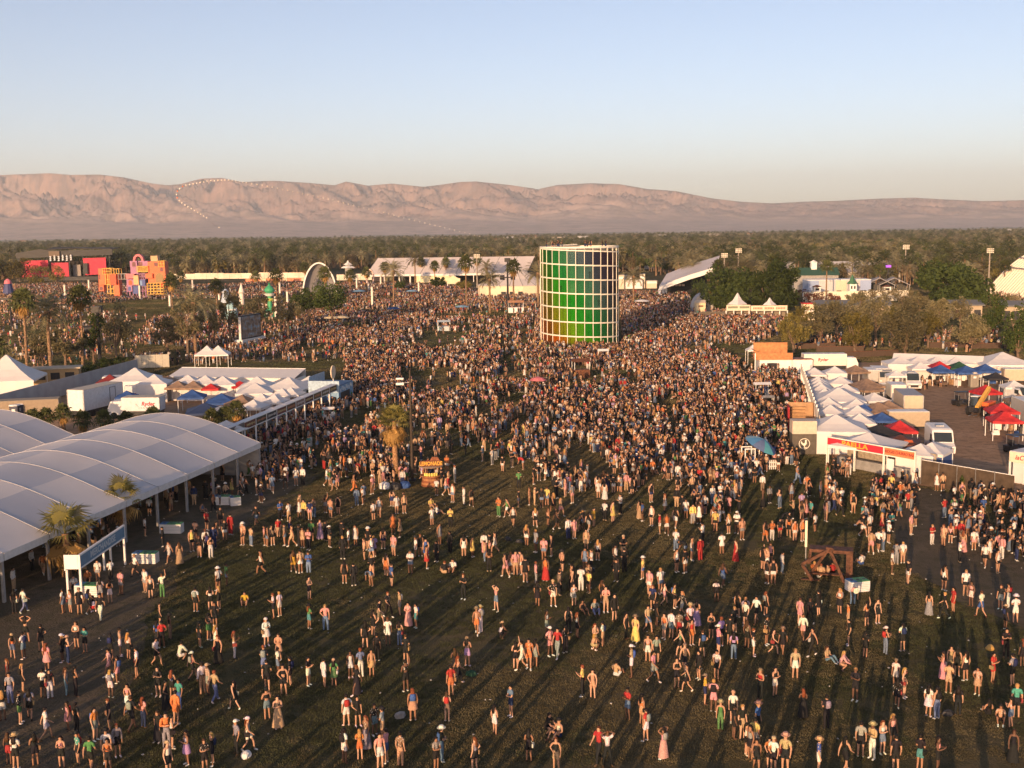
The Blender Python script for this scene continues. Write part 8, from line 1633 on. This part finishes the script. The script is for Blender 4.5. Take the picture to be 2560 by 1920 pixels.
CROWD_SRC = [crowd_mesh(*a) for a in (('standing', 'tee', 'shorts', 0), ('standing', 'tank', 'shorts', 1), ('hand on hip', 'crop', 'mini', 1), ('holding a phone', 'tee', 'trousers', 0), ('walking', 'tee', 'shorts', 0), ('walking', 'tank', 'shorts', 1), ('arms folded', 'tee', 'shorts', 0, 'cap'), ('standing', 'tank', 'dress', 1), ('waving an arm', 'crop', 'shorts', 1), ('holding a phone', 'crop', 'trousers', 1), ('standing', 'long', 'trousers', 0), ('standing', 'tank', 'maxi', 1), ('hand on hip', 'tee', 'shorts', 0, 'hat'), ('walking', 'crop', 'trousers', 1), ('sitting on the ground', 'tee', 'shorts', 0), ('sitting on the ground', 'tank', 'shorts', 1), ('hands behind the head', 'crop', 'shorts', 1), ('bending forward', 'tee', 'shorts', 0))]
def inside(poly, X, Y):
    r = np.zeros(len(X), bool); n = len(poly); j = n - 1
    for i in range(n):
        xi, yi = poly[i][0], poly[i][1]; xj, yj = poly[j][0], poly[j][1]
        c = ((yi > Y) != (yj > Y)) & (X < (xj - xi) * (Y - yi) / (yj - yi + 1e-12) + xi); r ^= c; j = i
    return r
def crowd():
    pts = []
    def zone_fill(px_poly, dens, blob=0.0, bs=6.0, seed=0, sit=0.0):
        P = [G(x, y) for x, y in px_poly]; xs = [p.x for p in P]; ys = [p.y for p in P]; A = (max(xs) - min(xs)) * (max(ys) - min(ys)); n = int(A * dens)
        X = RNG.uniform(min(xs), max(xs), n); Y = RNG.uniform(min(ys), max(ys), n); k = inside(P, X, Y)
        if blob: nz = fbm(X / bs + seed, Y / (bs * 1.6) + seed, 3, 7 + seed); k &= RNG.random(n) < np.clip((nz - .5 + (1 - blob) * .35) * 5, .04, 1)
        for x, y in zip(X[k], Y[k]): pts.append((x, y, sit))
    D = zone_fill
    D([(545, 1100), (700, 1040), (850, 985), (868, 905), (1000, 930), (1010, 1060), (900, 1130), (720, 1200), (640, 1215)], 1.35, .25, 5, 1)       # in front of the left stalls
    D([(860, 905), (1160, 880), (1345, 885), (1560, 878), (1660, 940), (1500, 1120), (1300, 1105), (1100, 1080), (1010, 1060), (960, 960)], 1.15, .55, 4, 2)
    D([(1560, 880), (1890, 945), (1950, 1010), (1965, 1060), (1970, 1140), (1900, 1195), (1650, 1170), (1480, 1110), (1600, 960)], 1.2, .35, 5, 3)  # before the slatted facade
    D([(1890, 945), (1905, 925), (1998, 948), (2035, 1045), (1972, 1060)], 1.1, .1, 5, 4)
    D([(1345, 885), (1360, 872), (1560, 868), (1740, 855), (1890, 935), (1660, 940)], .8, .3, 5, 5)
    D([(900, 1130), (1010, 1060), (1500, 1110), (1640, 1170), (1600, 1240), (1250, 1230), (950, 1215)], 1.1, .62, 4, 6)
    D([(640, 1205), (950, 1150), (960, 1240), (760, 1300), (600, 1300)], .8, .7, 4, 7)
    D([(1480, 1130), (1980, 1150), (2070, 1200), (2100, 1290), (1950, 1330), (1700, 1300), (1550, 1230)], .8, .7, 4, 8)
    D([(380, 1370), (620, 1290), (1250, 1230), (1600, 1240), (2000, 1330), (2050, 1440), (1400, 1440), (700, 1430)], .10, .7, 4, 27)
    D([(2060, 1172), (2290, 1222), (2290, 1330), (2150, 1350), (2040, 1260)], .62, .4, 3, 9)
    D([(2400, 1240), (2560, 1275), (2700, 1320), (2640, 1430), (2440, 1400), (2370, 1330)], 1.25, .2, 3, 10)
    D([(0, 1260), (380, 1190), (560, 1140), (640, 1215), (560, 1290), (420, 1330), (240, 1420), (0, 1500)], .20, .5, 4, 11)
    D([(860, 905), (640, 905), (660, 870), (860, 830), (1340, 800), (1340, 885), (1160, 880)], .9, .45, 7, 12)
    D([(1335, 890), (1340, 760), (1362, 760), (1362, 870)], .6, .2, 5, 13)
    D([(1555, 870), (1550, 760), (1770, 762), (1960, 805), (1955, 835), (1860, 868), (1740, 858)], .95, .4, 6, 14)
    D([(1345, 760), (1560, 760), (1570, 735), (1345, 742)], .5, .3, 7, 15)
    D([(860, 830), (700, 800), (640, 770), (900, 728), (1340, 730), (1340, 800)], .62, .45, 9, 16)
    D([(640, 905), (420, 915), (300, 900), (380, 800), (640, 775), (850, 810), (860, 830), (660, 870)], .50, .45, 8, 17)
    D([(0, 930), (300, 895), (380, 800), (150, 760), (0, 765)], .27, .5, 8, 18)
    D([(0, 765), (420, 755), (860, 740), (860, 722), (420, 722), (200, 712), (0, 718)], .40, .4, 12, 19)
    D([(400, 722), (760, 704), (840, 712), (1150, 712), (1150, 728), (860, 722)], .36, .35, 10, 20)
    D([(1560, 735), (1780, 738), (1770, 765), (1555, 765)], .5, .3, 8, 21)
    D([(1960, 880), (2080, 870), (2210, 885), (2560, 880), (2560, 862), (2300, 840), (2050, 850)], .32, .6, 6, 22)
    D([(2465, 752), (2560, 760), (2600, 750), (2500, 738)], .4, .2, 8, 23)
    D([(2030, 748), (2260, 746), (2262, 738), (2030, 740)], .3, .2, 8, 24)
    D([(2330, 860), (2560, 850), (2560, 820), (2330, 830)], .12, .5, 6, 25)
    D([(2300, 980), (2330, 985), (2420, 960), (2300, 950)], .10, .3, 4, 26)
    # people nearer than the picture's lower edge and left of it: they throw their long shadows into it
    X = RNG.uniform(-40, 36, 620); Y = RNG.uniform(24, 57, 620)
    for x, y in zip(X, Y):
        q = proj((x, y, 1.75))
        if q[1] > 1945 or q[0] < -30: pts.append((x, y, 0.0))
    # keep clear of the tower, booths and of each other's exact spot
    T = TOWER_C; out = []
    for x, y, s in pts:
        if (x - T.x) ** 2 + (y - T.y) ** 2 < (TOWER_R + .5) ** 2: continue
        out.append((x, y))
    n_far = len(out)
    rnd = RNG.random(n_far); var = RNG.choice(len(CROWD_SRC), n_far, p=np.array([9, 8, 4, 11, 9, 8, 6, 6, 3, 6, 11, 4, 4, 7, 2, 2, 1.5, 1]) / 102.5)
    top_p = ['k'] * 44 + ['w'] * 19 + ['t'] * 12 + ['g'] * 7 + ['p'] * 6 + ['r'] * 5 + ['o'] * 4 + ['b'] * 3 + ['n'] * 5 + ['d'] * 4 + ['v'] * 3 + ['e'] * 2 + ['y'] * 2 + ['l'] * 2 + ['c'] * 5; low_p = ['k'] * 44 + ['d'] * 20 + ['w'] * 14 + ['t'] * 12 + ['g'] * 8 + ['n'] * 6 + ['c'] * 4 + ['p', 'r', 'v', 'o']
    tc = [COLS[rr.choice(top_p)][1] for _ in out]; lc = [COLS[rr.choice(low_p)][1] for _ in out]
    extra = SPOTS[NIND:]; V = list(var); P = [(x, y, 0) for x, y in out]
    for px, py, code in extra:
        g = G(px, py); P.append((g.x, g.y, 0)); f = code[2:]
        V.append(14 if 'S' in f else 17 if 'C' in f or 'L' in f else 7 if 'z' in f else 11 if 'x' in f else 4 if 'W' in f else 12 if 'H' in f else 6 if 'K' in f else 10 if 'j' in f else rr.choice((0, 1, 0, 3, 5))); tc.append(COLS[code[0]][1] if code[0] != 's' else (0.55, 0.3, 0.2)); lc.append(COLS[code[1]][1] if code[1] != 's' else (0.5, 0.28, 0.18))
    for k in range(16):                                     # on the tower's roof and ramps
        a = rr.uniform(-1.4, 1.4) if k < 11 else rr.uniform(-.9, .9); q = TOWER_R - (.7 if k < 11 else 1.1); z = TOWER_H - .4 if k < 11 else rr.choice((2, 3, 4, 5)) * (TOWER_H - .3) / 7 - .4
        P.append((T.x + q * math.sin(a), T.y - q * math.cos(a), z)); V.append(rr.choice((0, 1, 3))); tc.append(COLS['k'][1]); lc.append(COLS['n'][1])
    n = len(P); print("crowd figures:", n)
    sk = np.array(SKINS)[RNG.integers(0, len(SKINS), n)] * .85; hr = np.array([h[1] for h in HAIRS])[RNG.choice(4, n, p=[.6, .2, .14, .06])]; sh = np.array([(0.6, 0.58, 0.55), (0.03, 0.03, 0.03), (0.4, 0.3, 0.2)])[RNG.choice(3, n, p=[.45, .35, .2])]
    jit = RNG.uniform(.75, 1.15, (n, 1)); scl = RNG.uniform(.93, 1.08, (n, 1)) * np.array([[1.0, 1.0, 0.98]])
    yaw = np.where(RNG.random(n) < .5, RNG.uniform(0, 6.28, n), RNG.normal(0, .9, n) + np.where(RNG.random(n) < .5, 0, math.pi))
    scatter("crowd", "dense festival crowd filling the grounds around and beyond the tower", "crowd", P, yaw, scl, V, CROWD_SRC, {"skin_tint": sk, "top_tint": np.array(tc) * jit, "low_tint": np.array(lc) * jit, "hair_tint": hr, "shoe_tint": sh})
    # people under the tent roof, on the tower and its roof stand in the shade: individuals too small to name join the mass
crowd()
# scraps of paper and cups trodden into the lawn
def litter():
    b = MB(); r = random.Random(3)
    for k in range(420):
        x = r.uniform(-30, 45); y = r.uniform(50, 115); a = r.uniform(0, 6); w = r.uniform(.04, .11)
        b.box((x, y, .075), (w, w * r.uniform(.5, 1), r.uniform(.01, .05)), a)
    o = b.build("litter", mat("paper_scraps", (0.55, 0.52, 0.48), .8, .2)); tag(o, "scattered paper scraps and cups on the lawn", "litter", None, "stuff")
litter()
build_haze()
